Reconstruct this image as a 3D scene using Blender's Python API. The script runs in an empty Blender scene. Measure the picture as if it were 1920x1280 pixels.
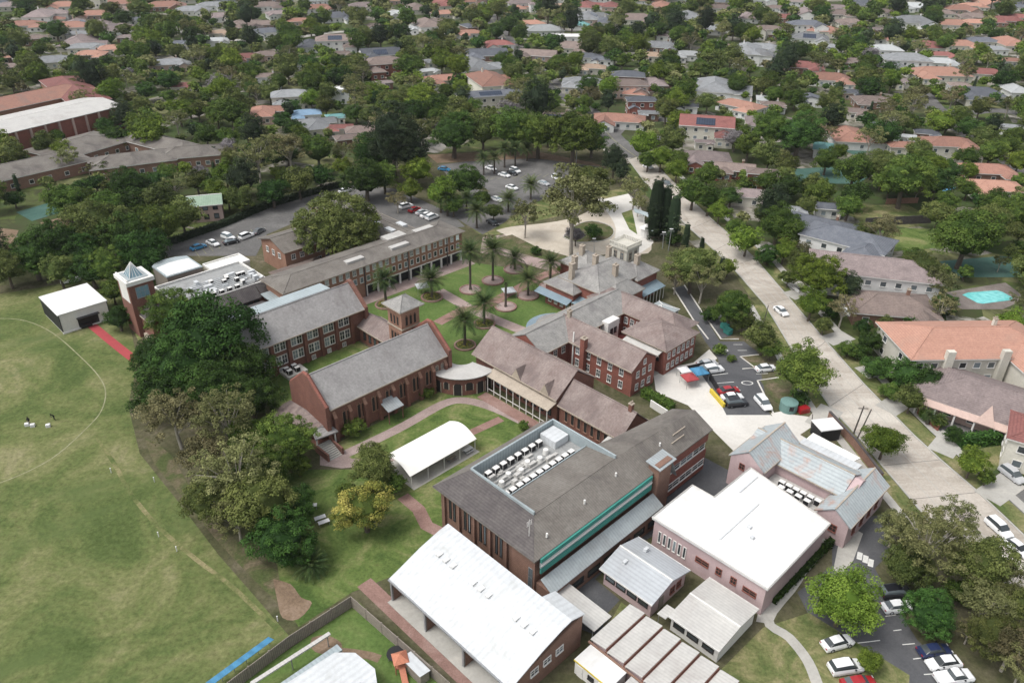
import bpy, math, random
import numpy as np
from mathutils import Vector, Matrix
R = math.radians
S = bpy.context.scene
random.seed(7)

# ------------------------------------------------------------------ camera
F, PITCH, ROLL, H = 1466.0, R(30.2), R(0.83), 88.0
cp, sp, cr, sr = math.cos(PITCH), math.sin(PITCH), math.cos(ROLL), math.sin(ROLL)
_Z = np.array([[cr, -sr, 0], [sr, cr, 0], [0, 0, 1]])
M = np.column_stack([_Z @ [1, 0, 0], _Z @ [0, -sp, cp], -(_Z @ [0, cp, sp])])   # camera (x right, y down, z ahead) from world
cd = bpy.data.cameras.new('camera'); cam = bpy.data.objects.new('camera', cd)
S.collection.objects.link(cam); S.camera = cam
cd.sensor_fit = 'HORIZONTAL'; cd.sensor_width = 36; cd.lens = 36 * F / 1920
cd.clip_start = 1; cd.clip_end = 6000
W = M.T
cam.matrix_world = Matrix(((W[0][0], -W[0][1], -W[0][2], 0), (W[1][0], -W[1][1], -W[1][2], 0), (W[2][0], -W[2][1], -W[2][2], H), (0, 0, 0, 1)))
# ------------------------------------------------------------------ sky, sun, exposure (bright overcast)
wd = bpy.data.worlds.new('World'); S.world = wd; wd.use_nodes = True
nt = wd.node_tree; bg = nt.nodes['Background']
sky = nt.nodes.new('ShaderNodeTexSky'); sky.sky_type = 'NISHITA'; sky.sun_disc = False
SUN_EL, SUN_AZ = R(60), R(-112)      # azimuth measured from +Y towards +X
sky.sun_elevation = SUN_EL; sky.sun_rotation = SUN_AZ
sky.dust_density = 4.0; sky.air_density = 1.0
hs = nt.nodes.new('ShaderNodeHueSaturation'); hs.inputs['Saturation'].default_value = 0.26
nt.links.new(sky.outputs[0], hs.inputs['Color']); nt.links.new(hs.outputs[0], bg.inputs['Color'])
bg.inputs['Strength'].default_value = 0.15
sd = bpy.data.lights.new('sun', 'SUN'); sd.energy = 1.15; sd.angle = R(22); sd.color = (1, 0.965, 0.92)
so = bpy.data.objects.new('sun', sd); S.collection.objects.link(so)
dv = Vector((math.sin(SUN_AZ) * math.cos(SUN_EL), math.cos(SUN_AZ) * math.cos(SUN_EL), math.sin(SUN_EL)))
so.rotation_euler = dv.to_track_quat('Z', 'Y').to_euler(); so.location = (0, 0, 200)
S.view_settings.view_transform = 'Standard'; S.view_settings.look = 'None'
S.view_settings.exposure = 0.62; S.view_settings.gamma = 1
S.render.engine = 'CYCLES'; S.cycles.max_bounces = 5; S.cycles.diffuse_bounces = 3; S.cycles.glossy_bounces = 2
S.cycles.transparent_max_bounces = 4; S.cycles.use_denoising = True

# ------------------------------------------------------------------ projection helpers
def G(u, v, z=0.0):
    d = M.T @ np.array([(u - 960) / F, (v - 640) / F, 1.0]); t = (z - H) / d[2]
    return (d[0] * t, d[1] * t)
def PR(x, y, z):
    c = M @ np.array([x, y, z - H]); return 960 + F * c[0] / c[2], 640 + F * c[1] / c[2]
def depth(x, y, z=0): return (M @ np.array([x, y, z - H]))[2]
C45 = math.sqrt(.5)
def AB(a, b): return (a * C45 - b * C45, a * C45 + b * C45)
def toAB(x, y): return ((x + y) * C45, (-x + y) * C45)

# ------------------------------------------------------------------ materials
MATS = {}
def _n(t, k, **kw):
    n = t.nodes.new(k)
    for a, b in kw.items(): setattr(n, a, b)
    return n
def _ramp(t, fac, stops):
    r = _n(t, 'ShaderNodeValToRGB'); e = r.color_ramp.elements
    while len(e) < len(stops): e.new(0.5)
    for i, (p, c) in enumerate(stops): e[i].position = p; e[i].color = (*c, 1)
    t.links.new(fac, r.inputs[0]); return r.outputs[0]
def _noise(t, vec, scale, detail=4, rough=.6, dist=0):
    n = _n(t, 'ShaderNodeTexNoise'); n.inputs['Scale'].default_value = scale; n.inputs['Detail'].default_value = detail
    n.inputs['Roughness'].default_value = rough; n.inputs['Distortion'].default_value = dist
    t.links.new(vec, n.inputs['Vector']); return n.outputs['Fac']
def _mix(t, fac, a, b, mode='MIX'):
    m = _n(t, 'ShaderNodeMix', data_type='RGBA', blend_type=mode)
    for i, x in ((0, fac), (6, a), (7, b)):
        if hasattr(x, 'is_output'): t.links.new(x, m.inputs[i])
        elif i == 0: m.inputs[0].default_value = x
        else: m.inputs[i].default_value = (*x, 1)
    return m.outputs[2]
def base(name, rough=.8, spec=.3, metal=0):
    m = bpy.data.materials.new(name); m.use_nodes = True; t = m.node_tree; b = t.nodes['Principled BSDF']
    b.inputs['Roughness'].default_value = rough; b.inputs['Specular IOR Level'].default_value = spec; b.inputs['Metallic'].default_value = metal
    MATS[name] = m
    return m, t, b
def ocoord(t, world=False):
    c = _n(t, 'ShaderNodeTexCoord')
    if world:
        g = _n(t, 'ShaderNodeNewGeometry'); return g.outputs['Position']
    return c.outputs['Object']
def bump(t, b, h, s=.3, d=.05):
    n = _n(t, 'ShaderNodeBump'); n.inputs['Strength'].default_value = s; n.inputs['Distance'].default_value = d
    t.links.new(h, n.inputs['Height']); t.links.new(n.outputs[0], b.inputs['Normal'])
def mat(name, c1, c2=None, scale=.4, rough=.8, spec=.3, metal=0, fine=6, fa=.25, rows=None, obrand=0.0, bmp=.15, dirt=None, dscale=.12):
    """two-tone blotches, fine grain, optional rows (axis, spacing, contrast), optional dirt colour in larger patches"""
    m, t, b = base(name, rough, spec, metal); v = ocoord(t)
    c2 = c2 or tuple(x * .8 for x in c1)
    col = _mix(t, _ramp(t, _noise(t, v, scale, 5, .65), [(.32, (0, 0, 0)), (.68, (1, 1, 1))]), c1, c2)
    fn = _noise(t, v, fine, 3, .7)
    g = _ramp(t, fn, [(.25, (1 - fa,) * 3), (.75, (1 + fa * .4,) * 3)])
    col = _mix(t, 1.0, col, g, 'MULTIPLY')
    if dirt:
        col = _mix(t, _ramp(t, _noise(t, v, dscale, 6, .7, .6), [(.52, (0, 0, 0)), (.72, (1, 1, 1))]), col, dirt)
    if rows:
        ax, spc, con = rows
        w = _n(t, 'ShaderNodeTexWave', wave_type='BANDS', bands_direction=ax); w.inputs['Scale'].default_value = .314 / spc
        w.inputs['Distortion'].default_value = .4; w.inputs['Detail'].default_value = 1
        t.links.new(v, w.inputs['Vector'])
        col = _mix(t, 1.0, col, _ramp(t, w.outputs['Fac'], [(.1, (1 - con,) * 3), (.6, (1, 1, 1))]), 'MULTIPLY')
    if obrand:
        oi = _n(t, 'ShaderNodeObjectInfo')
        col = _mix(t, 1.0, col, _ramp(t, oi.outputs['Random'], [(0, (1 - obrand,) * 3), (1, (1 + obrand * .5,) * 3)]), 'MULTIPLY')
    t.links.new(col, b.inputs['Base Color'])
    if bmp: bump(t, b, fn, bmp, .04)
    return m
# roofs
mat('roof_purple', (.205, .155, .142), (.285, .235, .215), .35, rows=('Z', .16, .16), dirt=(.135, .105, .10), fine=2.5, fa=.35)
mat('roof_grey', (.25, .24, .235), (.33, .32, .31), .3, rows=('Z', .16, .12), dirt=(.17, .155, .15), fine=2.2, fa=.28)
mat('roof_heritage', (.235, .23, .22), (.33, .32, .30), .5, rows=('Z', .16, .15), dirt=(.16, .15, .15), fine=2.5, fa=.3)
mat('roof_brown', (.14, .125, .11), (.195, .18, .16), .3, rows=('X', .4, .14), dirt=(.085, .075, .07), fine=2, fa=.25)
mat('roof_brown2', (.085, .075, .075), (.13, .118, .112), .4, rows=('X', .4, .2), dirt=(.06, .053, .055), fine=2, fa=.3)
mat('sage_metal', (.27, .36, .27), (.22, .30, .23), .4, rows=('X', .5, .12), fine=2, fa=.15, bmp=0)
mat('roof_dark', (.07, .063, .063), (.10, .09, .088), .5, rows=('Z', .16, .2), fine=2.5, fa=.3)
mat('h_terra', (.36, .19, .14), (.29, .155, .12), .5, rows=('Z', .17, .15), obrand=.3, dirt=(.22, .15, .125), fine=2.5, fa=.35)
mat('h_orange', (.42, .235, .175), (.36, .195, .145), .5, rows=('Z', .17, .12), obrand=.25, dirt=(.32, .20, .155), fine=2.5, fa=.25)
mat('h_red', (.30, .12, .105), (.23, .10, .09), .5, rows=('Z', .17, .2), obrand=.3, dirt=(.16, .06, .055), fine=2.5, fa=.35)
mat('h_brown', (.25, .195, .17), (.185, .145, .13), .5, rows=('Z', .17, .15), obrand=.3, dirt=(.14, .115, .105), fine=2.5, fa=.35)
mat('h_mauve', (.29, .235, .225), (.215, .175, .17), .5, rows=('Z', .17, .15), obrand=.3, dirt=(.16, .13, .125), fine=2.5, fa=.35)
mat('h_slate', (.10, .11, .13), (.145, .155, .175), .5, rows=('Z', .17, .18), obrand=.4, fine=2.5, fa=.3)
mat('h_grey', (.27, .28, .29), (.20, .21, .215), .5, rows=('Z', .17, .16), obrand=.35, dirt=(.15, .145, .14), fine=2.5, fa=.3)
mat('h_pale', (.42, .43, .43), (.34, .36, .36), .5, rows=('Z', .2, .1), obrand=.3, fine=2, fa=.2)
mat('h_tan', (.42, .31, .22), (.33, .24, .18), .5, rows=('Z', .17, .2), obrand=.3, fine=2.5, fa=.3)
mat('h_teal', (.16, .34, .33), (.12, .27, .27), .5, rows=('Z', .2, .1), obrand=.3, fine=2, fa=.2)
mat('h_blue', (.22, .33, .45), (.17, .27, .38), .5, rows=('Z', .2, .1), obrand=.2, fine=2, fa=.2)
mat('white_metal', (.57, .59, .60), (.51, .53, .54), .2, rough=.5, spec=.3, rows=('Y', .9, .08), dirt=(.43, .44, .43), dscale=.25, fine=1.5, fa=.14, bmp=0)
mat('white_membrane', (.68, .68, .67), (.63, .63, .615), .3, rough=.7, rows=('Y', 1.8, .04), dirt=(.55, .545, .52), dscale=.2, fine=1, fa=.08, bmp=0)
mat('cream_membrane', (.80, .79, .74), (.76, .75, .70), .3, rough=.7, fine=1, fa=.05, bmp=0)
mat('pale_metal', (.50, .49, .46), (.43, .42, .40), .3, rough=.5, rows=('X', .5, .09), dirt=(.36, .34, .32), fine=2, fa=.12, bmp=0)
mat('grey_metal', (.36, .40, .41), (.30, .33, .34), .3, rough=.5, rows=('X', .5, .12), dirt=(.25, .26, .26), fine=2, fa=.15, bmp=0)
mat('blue_metal', (.37, .425, .44), (.30, .35, .365), .25, rough=.5, rows=('X', .6, .14), dirt=(.25, .28, .285), fine=2, fa=.2, bmp=0)
mat('cottage_metal', (.43, .455, .475), (.37, .39, .41), .25, rough=.5, rows=('X', .6, .12), dirt=(.33, .34, .35), fine=2, fa=.15, bmp=0)
mat('rust_metal', (.40, .44, .45), (.34, .375, .385), .25, rough=.6, rows=('X', .6, .16), dirt=(.40, .24, .18), dscale=.3, fine=2, fa=.2, bmp=0)
mat('veranda_blue', (.22, .29, .33), (.17, .23, .27), .4, rough=.55, rows=('X', .5, .12), fine=2, fa=.15, bmp=0)
mat('deck_grey', (.33, .335, .33), (.26, .265, .26), .5, fine=2, fa=.3, dirt=(.19, .19, .19), dscale=.3)
# walls
mat('brick_red', (.245, .118, .088), (.18, .085, .065), .5, rows=('Z', .35, .12), fine=5, fa=.45, dirt=(.13, .07, .058), dscale=.4)
mat('brick_bright', (.29, .11, .082), (.22, .085, .065), .5, rows=('Z', .35, .12), fine=5, fa=.45, dirt=(.165, .075, .06), dscale=.4)
mat('brick_orange', (.35, .205, .145), (.28, .155, .11), .5, rows=('Z', .35, .1), fine=5, fa=.35)
mat('brick_brown', (.29, .175, .13), (.22, .13, .098), .5, rows=('Z', .35, .12), fine=5, fa=.4, obrand=.2)
mat('wall_pink', (.50, .385, .385), (.44, .33, .33), .5, fine=4, fa=.18, dirt=(.36, .27, .27))
mat('wall_cream', (.62, .595, .52), (.54, .52, .45), .5, fine=3, fa=.15, obrand=.2)
mat('wall_white', (.72, .72, .70), (.64, .64, .62), .5, fine=3, fa=.12, obrand=.15)
mat('wall_blush', (.48, .36, .31), (.42, .31, .27), .5, fine=3, fa=.15, obrand=.2)
mat('trim_white', (.70, .69, .66), (.62, .61, .58), .5, fine=3, fa=.1)
mat('trim_stone', (.42, .36, .29), (.34, .29, .235), .5, fine=3, fa=.25)
mat('black', (.018, .018, .02), (.025, .025, .027), .5, rough=.6)
mat('dark_void', (.03, .028, .026), (.02, .018, .017), .5)
mat('timber_grey', (.30, .26, .22), (.24, .21, .18), .5, rows=('X', .18, .3), fine=3, fa=.3)
mat('pole_wood', (.09, .08, .072), (.12, .11, .10), 1)
mat('green_paint', (.05, .24, .20), (.04, .20, .17), .5)
mat('blue_cover', (.07, .24, .40), (.06, .20, .35), .5, rough=.5, rows=('X', 1.5, .2))
mat('red_cloth', (.36, .06, .065), (.30, .05, .055), .5, fa=.2)
mat('orange_plastic', (.50, .20, .12), (.42, .16, .10), .5, rough=.5)
mat('yellow_paint', (.62, .48, .06), (.55, .42, .05), .5)
mat('teal_tank', (.15, .26, .24), (.12, .21, .19), .5)
mat('steel', (.38, .39, .40), (.30, .31, .32), .5, rough=.45, metal=.4)
mat('tyre', (.02, .02, .02), (.03, .03, .03), 1)
mat('solar', (.025, .035, .06), (.03, .045, .075), .5, rough=.25, spec=.5, rows=('X', 1.0, .3))
def glass(name, c, rough=.08):
    m, t, b = base(name, rough, .6); v = ocoord(t)
    oi = _n(t, 'ShaderNodeObjectInfo')
    col = _mix(t, 1.0, c, _ramp(t, oi.outputs['Random'], [(0, (.4,) * 3), (.7, (1.6,) * 3), (1, (5,) * 3)]), 'MULTIPLY'); t.links.new(col, b.inputs['Base Color'])
glass('glass', (.05, .06, .065)); glass('glass_pale', (.30, .33, .33), .15); glass('glass_blue', (.16, .26, .31), .1)
def paint(name, c):
    m, t, b = base(name, .3, .5); b.inputs['Base Color'].default_value = (*c, 1); b.inputs['Coat Weight'].default_value = .4
for n_, c_ in (('car_white', (.72, .73, .73)), ('car_silver', (.42, .43, .44)), ('car_red', (.30, .015, .02)), ('car_blue', (.03, .20, .38)), ('car_black', (.015, .016, .02)), ('car_grey', (.12, .13, .14)), ('car_navy', (.02, .03, .08)), ('lamp_clear', (.6, .6, .58))): paint(n_, c_)
mat('skin', (.45, .28, .2)); mat('cloth_dark', (.02, .02, .025)); mat('hair', (.03, .02, .015)); mat('plastic_white', (.75, .75, .75))
# ground
def ground(name, stops, scale, det=8, fine=1.2, fa=.3, dist=.8, patch=None, pscale=.05, rough=.95, bmp=.2, streak=None):
    m, t, b = base(name, rough, .03); v = ocoord(t, True)
    if streak:
        mp = _n(t, 'ShaderNodeMapping'); mp.inputs['Rotation'].default_value[2] = R(streak[0]); mp.inputs['Scale'].default_value = (streak[1], 1, 1)
        t.links.new(v, mp.inputs['Vector']); v1 = mp.outputs[0]
    else: v1 = v
    col = _ramp(t, _noise(t, v1, scale, det, .68, dist), stops)
    f = _noise(t, v, fine, 4, .75)
    col = _mix(t, 1.0, col, _ramp(t, f, [(.25, (1 - fa,) * 3), (.75, (1 + fa * .5,) * 3)]), 'MULTIPLY')
    if patch: col = _mix(t, _ramp(t, _noise(t, v, pscale, 6, .7, 1), [(.50, (0, 0, 0)), (.66, (1, 1, 1))]), col, patch)
    t.links.new(col, b.inputs['Base Color'])
    if bmp: bump(t, b, f, bmp, .1)
    return m
ground('oval_grass', [(.34, (.068, .098, .032)), (.44, (.098, .128, .045)), (.50, (.130, .152, .058)), (.57, (.172, .180, .080)), (.68, (.27, .245, .145))], .06, 14, 1.3, .5, .5, patch=(.080, .112, .040), pscale=.03)
ground('lawn', [(.38, (.065, .105, .030)), (.5, (.115, .160, .048)), (.62, (.21, .215, .095))], .12, 12, 1.8, .45)
ground('lawn_lush', [(.3, (.075, .125, .036)), (.5, (.105, .16, .048)), (.7, (.16, .19, .072))], .1, 10, 1.8, .4)
ground('lawn_dry', [(.38, (.085, .115, .04)), (.5, (.155, .165, .07)), (.62, (.26, .23, .125))], .15, 12, 2, .45)
ground('dirt', [(.3, (.14, .10, .07)), (.5, (.20, .145, .10)), (.7, (.27, .20, .15))], .3, 8, 2.5, .35)
ground('mulch', [(.30, (.060, .085, .030)), (.45, (.085, .10, .042)), (.56, (.13, .115, .07)), (.70, (.22, .17, .125))], .22, 10, 2.0, .45)
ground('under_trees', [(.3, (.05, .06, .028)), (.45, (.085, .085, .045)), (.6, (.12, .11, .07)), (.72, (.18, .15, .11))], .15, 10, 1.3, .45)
ground('concrete_road', [(.34, (.34, .305, .26)), (.5, (.44, .40, .35)), (.66, (.52, .485, .43))], .14, 10, 2.5, .22, patch=(.31, .275, .235), pscale=.12, bmp=.05, streak=(-64, .15))
ground('concrete', [(.3, (.50, .48, .44)), (.5, (.56, .54, .50)), (.7, (.62, .60, .56))], .12, 8, 2, .1, bmp=.05)
ground('concrete_grey', [(.3, (.33, .32, .29)), (.5, (.38, .37, .34)), (.7, (.45, .43, .39))], .15, 8, 2, .15, bmp=.05)
ground('asphalt', [(.3, (.075, .077, .082)), (.5, (.095, .097, .102)), (.7, (.125, .125, .128))], .1, 8, 3, .2, bmp=.08)
ground('asphalt_old', [(.3, (.10, .098, .096)), (.5, (.135, .132, .128)), (.7, (.19, .185, .178))], .08, 10, 1.5, .3, bmp=.08)
ground('tan_paving', [(.3, (.40, .35, .28)), (.5, (.46, .41, .34)), (.7, (.53, .48, .40))], .15, 8, 2, .15, bmp=.05)
ground('brick_paving', [(.3, (.21, .13, .11)), (.5, (.27, .17, .145)), (.7, (.33, .23, .20))], .25, 8, 4, .35, bmp=.1)
ground('driveway_stone', [(.3, (.15, .13, .115)), (.5, (.20, .175, .16)), (.7, (.26, .23, .21))], .25, 8, 4, .3)
ground('pink_paving', [(.3, (.26, .20, .18)), (.5, (.32, .25, .23)), (.7, (.40, .32, .30))], .25, 8, 4, .3, bmp=.1)
ground('red_floor', [(.3, (.33, .08, .07)), (.5, (.38, .10, .09)), (.7, (.42, .14, .12))], .25, 8, 4, .2)
ground('tennis', [(.3, (.05, .10, .085)), (.5, (.065, .125, .105)), (.7, (.085, .15, .125))], .1, 5, 2, .2)
ground('line_white', [(.3, (.55, .55, .52)), (.7, (.68, .68, .65))], .5, 4, 3, .25)
ground('line_dull', [(.3, (.18, .19, .10)), (.7, (.33, .32, .21))], .5, 6, 3, .35)
def suburb_ground():
    m, t, b = base('suburb_ground', .95, .1); v = ocoord(t, True)
    vo = _n(t, 'ShaderNodeTexVoronoi', feature='F1', distance='CHEBYCHEV'); vo.inputs['Scale'].default_value = .07; vo.inputs['Randomness'].default_value = .8
    mp = _n(t, 'ShaderNodeMapping'); mp.inputs['Rotation'].default_value[2] = R(22); t.links.new(v, mp.inputs['Vector']); t.links.new(mp.outputs[0], vo.inputs['Vector'])
    sx = _n(t, 'ShaderNodeSeparateColor'); t.links.new(vo.outputs['Color'], sx.inputs[0])
    cell = _ramp(t, sx.outputs[0], [(0, (.05, .08, .025)), (.3, (.09, .12, .035)), (.5, (.045, .06, .022)), (.60, (.15, .155, .07)), (.72, (.27, .25, .22)), (.86, (.36, .34, .31)), (.93, (.07, .10, .035))])
    t.nodes[-1].color_ramp.interpolation = 'CONSTANT'
    col = _mix(t, _ramp(t, _noise(t, v, .12, 8, .7, .8), [(.4, (0, 0, 0)), (.6, (1, 1, 1))]), cell, (.05, .055, .026))
    t.links.new(col, b.inputs['Base Color'])
suburb_ground()
def water():
    m, t, b = base('pool_teal', .08, .5); v = ocoord(t)
    t.links.new(_ramp(t, _noise(t, v, .8, 3), [(.3, (.10, .42, .42)), (.7, (.22, .62, .60))]), b.inputs['Base Color'])
    m, t, b = base('pool_blue', .08, .5); v = ocoord(t)
    t.links.new(_ramp(t, _noise(t, v, .8, 3), [(.3, (.10, .32, .58)), (.7, (.25, .52, .75))]), b.inputs['Base Color'])
water()
def leaf(name, d, m_, l, spread=.35):
    """leaf colour: clump tone attribute between d and l; every tree shifts a little as a whole"""
    m, t, b = base(name, .7, .07)
    at = _n(t, 'ShaderNodeAttribute'); at.attribute_name = 'tone'
    oi = _n(t, 'ShaderNodeObjectInfo')
    col = _ramp(t, at.outputs['Fac'], [(0.05, d), (.5, m_), (.95, l)])
    h = _n(t, 'ShaderNodeHueSaturation'); mr = _n(t, 'ShaderNodeMapRange'); mr.inputs['To Min'].default_value = .480; mr.inputs['To Max'].default_value = .506
    t.links.new(oi.outputs['Random'], mr.inputs['Value']); t.links.new(mr.outputs[0], h.inputs['Hue'])
    m2 = _n(t, 'ShaderNodeMath', operation='MULTIPLY'); m2.inputs[1].default_value = 7.31; t.links.new(oi.outputs['Random'], m2.inputs[0])
    m3 = _n(t, 'ShaderNodeMath', operation='FRACT'); t.links.new(m2.outputs[0], m3.inputs[0])
    mv = _n(t, 'ShaderNodeMapRange'); mv.inputs['To Min'].default_value = .92 - spread; mv.inputs['To Max'].default_value = .92 + spread * .6
    t.links.new(m3.outputs[0], mv.inputs['Value']); t.links.new(mv.outputs[0], h.inputs['Value']); h.inputs['Saturation'].default_value = 1.0
    t.links.new(col, h.inputs['Color']); t.links.new(h.outputs[0], b.inputs['Base Color'])
leaf('leaf_dark', (.020, .046, .012), (.038, .084, .018), (.065, .13, .028))
leaf('leaf_green', (.038, .072, .015), (.075, .125, .024), (.125, .185, .038))
leaf('leaf_bright', (.055, .095, .014), (.10, .16, .022), (.16, .23, .038))
leaf('leaf_olive', (.050, .072, .020), (.095, .125, .035), (.155, .185, .058))
leaf('leaf_gum', (.078, .092, .036), (.145, .160, .062), (.22, .23, .10))
leaf('leaf_brown', (.085, .088, .040), (.14, .135, .062), (.20, .185, .09))
leaf('leaf_pine', (.020, .034, .018), (.034, .055, .026), (.055, .080, .036))
leaf('leaf_yellow', (.06, .095, .022), (.20, .21, .045), (.46, .42, .11), .1)
leaf('leaf_palm', (.030, .055, .020), (.055, .090, .030), (.100, .130, .045), .15)
leaf('leaf_mauve', (.13, .12, .12), (.20, .185, .19), (.26, .24, .25), .15)
mat('bark', (.13, .105, .08), (.09, .075, .06), 1); mat('bark_pale', (.40, .37, .32), (.30, .27, .23), 1); mat('bark_palm', (.12, .10, .085), (.09, .075, .06), 1, rows=('Z', .3, .3))

# ------------------------------------------------------------------ mesh builder
class MB:
    def __init__(s): s.v = []; s.f = []; s.m = []
    def face(s, pts, m=0):
        n = len(s.v); s.v += [tuple(p) for p in pts]; s.f.append(tuple(range(n, n + len(pts)))); s.m.append(m)
    def box(s, x0, x1, y0, y1, z0, z1, m=0):
        n = len(s.v); s.v += [(x, y, z) for z in (z0, z1) for x, y in ((x0, y0), (x1, y0), (x1, y1), (x0, y1))]
        for q in ((3, 2, 1, 0), (4, 5, 6, 7), (0, 1, 5, 4), (1, 2, 6, 5), (2, 3, 7, 6), (3, 0, 4, 7)):
            s.f.append(tuple(n + i for i in q)); s.m.append(m)
        return s
    def prism(s, poly, z0, z1, m=0, mt=None):
        k = len(poly); n = len(s.v)
        z0f = z0 if callable(z0) else (lambda p: z0); z1f = z1 if callable(z1) else (lambda p: z1)
        s.v += [(p[0], p[1], z0f(p)) for p in poly] + [(p[0], p[1], z1f(p)) for p in poly]
        s.f.append(tuple(n + k - 1 - i for i in range(k))); s.m.append(m)
        s.f.append(tuple(n + k + i for i in range(k))); s.m.append(m if mt is None else mt)
        for i in range(k):
            j = (i + 1) % k; s.f.append((n + i, n + j, n + k + j, n + k + i)); s.m.append(m)
        return s
    def slab(s, quad, th, m=0):
        """thick sheet below a 3D quad or triangle"""
        k = len(quad); n = len(s.v)
        s.v += [(p[0], p[1], p[2] - th) for p in quad] + [tuple(p) for p in quad]
        s.f.append(tuple(n + k - 1 - i for i in range(k))); s.m.append(m); s.f.append(tuple(n + k + i for i in range(k))); s.m.append(m)
        for i in range(k):
            j = (i + 1) % k; s.f.append((n + i, n + j, n + k + j, n + k + i)); s.m.append(m)
        return s
    def tube(s, pts, rad, k=6, m=0):
        rings = []
        for i, p in enumerate(pts):
            p = Vector(p); a = Vector(pts[max(i - 1, 0)]); b = Vector(pts[min(i + 1, len(pts) - 1)]); d = (b - a).normalized()
            x = d.cross(Vector((0, 0, 1)) if abs(d.z) < .95 else Vector((1, 0, 0))).normalized(); y = d.cross(x)
            n = len(s.v); r = rad[i] if isinstance(rad, (list, tuple)) else rad
            s.v += [tuple(p + (x * math.cos(2 * math.pi * j / k) + y * math.sin(2 * math.pi * j / k)) * r) for j in range(k)]; rings.append(n)
        for a, b in zip(rings, rings[1:]):
            for j in range(k): s.f.append((a + j, a + (j + 1) % k, b + (j + 1) % k, b + j)); s.m.append(m)
        s.f.append(tuple(rings[0] + j for j in range(k))[::-1]); s.m.append(m); s.f.append(tuple(rings[-1] + j for j in range(k))); s.m.append(m)
        return s
    def cyl(s, x, y, z0, z1, r, k=16, m=0, r2=None):
        r2 = r if r2 is None else r2
        n = len(s.v); s.v += [(x + r * math.cos(2 * math.pi * j / k), y + r * math.sin(2 * math.pi * j / k), z0) for j in range(k)] + [(x + r2 * math.cos(2 * math.pi * j / k), y + r2 * math.sin(2 * math.pi * j / k), z1) for j in range(k)]
        for j in range(k): s.f.append((n + j, n + (j + 1) % k, n + k + (j + 1) % k, n + k + j)); s.m.append(m)
        s.f.append(tuple(n + j for j in range(k))[::-1]); s.m.append(m); s.f.append(tuple(n + k + j for j in range(k))); s.m.append(m)
        return s
    def mesh(s, name, mats):
        me = bpy.data.meshes.new(name); me.from_pydata(s.v, [], s.f)
        for x in (mats if isinstance(mats, (list, tuple)) else [mats]): me.materials.append(MATS[x])
        if max(s.m, default=0) > 0: me.polygons.foreach_set('material_index', s.m)
        me.update(); return me
    def build(s, name, mats, parent=None, loc=(0, 0, 0), rz=0):
        return link(name, s.mesh(name, mats), parent, loc, rz)
def link(name, me, parent=None, loc=(0, 0, 0), rz=0):
    o = bpy.data.objects.new(name, me); S.collection.objects.link(o); o.location = loc
    if rz: o.rotation_euler = (0, 0, rz)
    if parent: o.parent = parent
    return o
def tag(o, label, cat, group=None):
    o['label'] = label; o['category'] = cat
    if group: o['group'] = group
    return o
def thing(name, label, cat, loc=(0, 0, 0), rz=0, group=None):
    return tag(link(name, None, None, loc, rz), label, cat, group)
TODO = []     # (object, look, u, v): labels of repeats, singled out by what they stand beside
def later(o, look, cat, group, u, v): o['category'] = cat; o['group'] = group; TODO.append((o, look, u, v)); return o
def P3(pts, z=0): return [(*G(u, v), z) for u, v in pts]
def sheet(name, pts, m, z, kind='structure', ab=False):
    b = MB(); w = [AB(*p) for p in pts] if ab else [G(*p) for p in pts]
    from mathutils.geometry import tessellate_polygon
    vs = [(x, y, z) for x, y in w]; b.v = vs
    for t in tessellate_polygon([[Vector(p) for p in vs]]):
        a, c, d = (Vector(vs[i]) for i in t)
        b.f.append(tuple(t) if (c - a).cross(d - a).z > 0 else tuple(t)[::-1]); b.m.append(0)
    o = b.build(name, m); o['kind'] = kind; return o
def strip(name, pts, w, m, z, z0=None, world=False, ab=False, kind='structure', closed=False):
    """a band of width w along a line; with z0 a solid kerb"""
    P = [Vector(AB(*p) if ab else (p if world else G(*p))) for p in pts]
    if closed: P.append(P[0])
    L_, R_ = [], []
    for i, p in enumerate(P):
        a = P[i - 1] if i else (P[-2] if closed else p); b = P[i + 1] if i < len(P) - 1 else (P[1] if closed else p)
        d = (b - a).normalized(); n = Vector((-d.y, d.x)) * (w[i] if isinstance(w, list) else w) / 2
        L_.append(p + n); R_.append(p - n)
    b = MB()
    for i in range(len(P) - 1):
        q = [R_[i], R_[i + 1], L_[i + 1], L_[i]]
        if z0 is None: b.face([(x.x, x.y, z) for x in q])
        else: b.prism([(x.x, x.y) for x in q], z0, z)
    o = b.build(name, m)
    if kind: o['kind'] = kind
    return o
def smooth(pts, n=4):
    out = []
    for i in range(len(pts) - 1):
        p0, p1, p2, p3 = pts[max(i - 1, 0)], pts[i], pts[i + 1], pts[min(i + 2, len(pts) - 1)]
        for k in range(n):
            t = k / n
            out.append(tuple(.5 * ((2 * p1[j]) + (-p0[j] + p2[j]) * t + (2 * p0[j] - 5 * p1[j] + 4 * p2[j] - p3[j]) * t * t + (-p0[j] + 3 * p1[j] - 3 * p2[j] + p3[j]) * t ** 3) for j in range(2)))
    out.append(pts[-1]); return out

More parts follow.
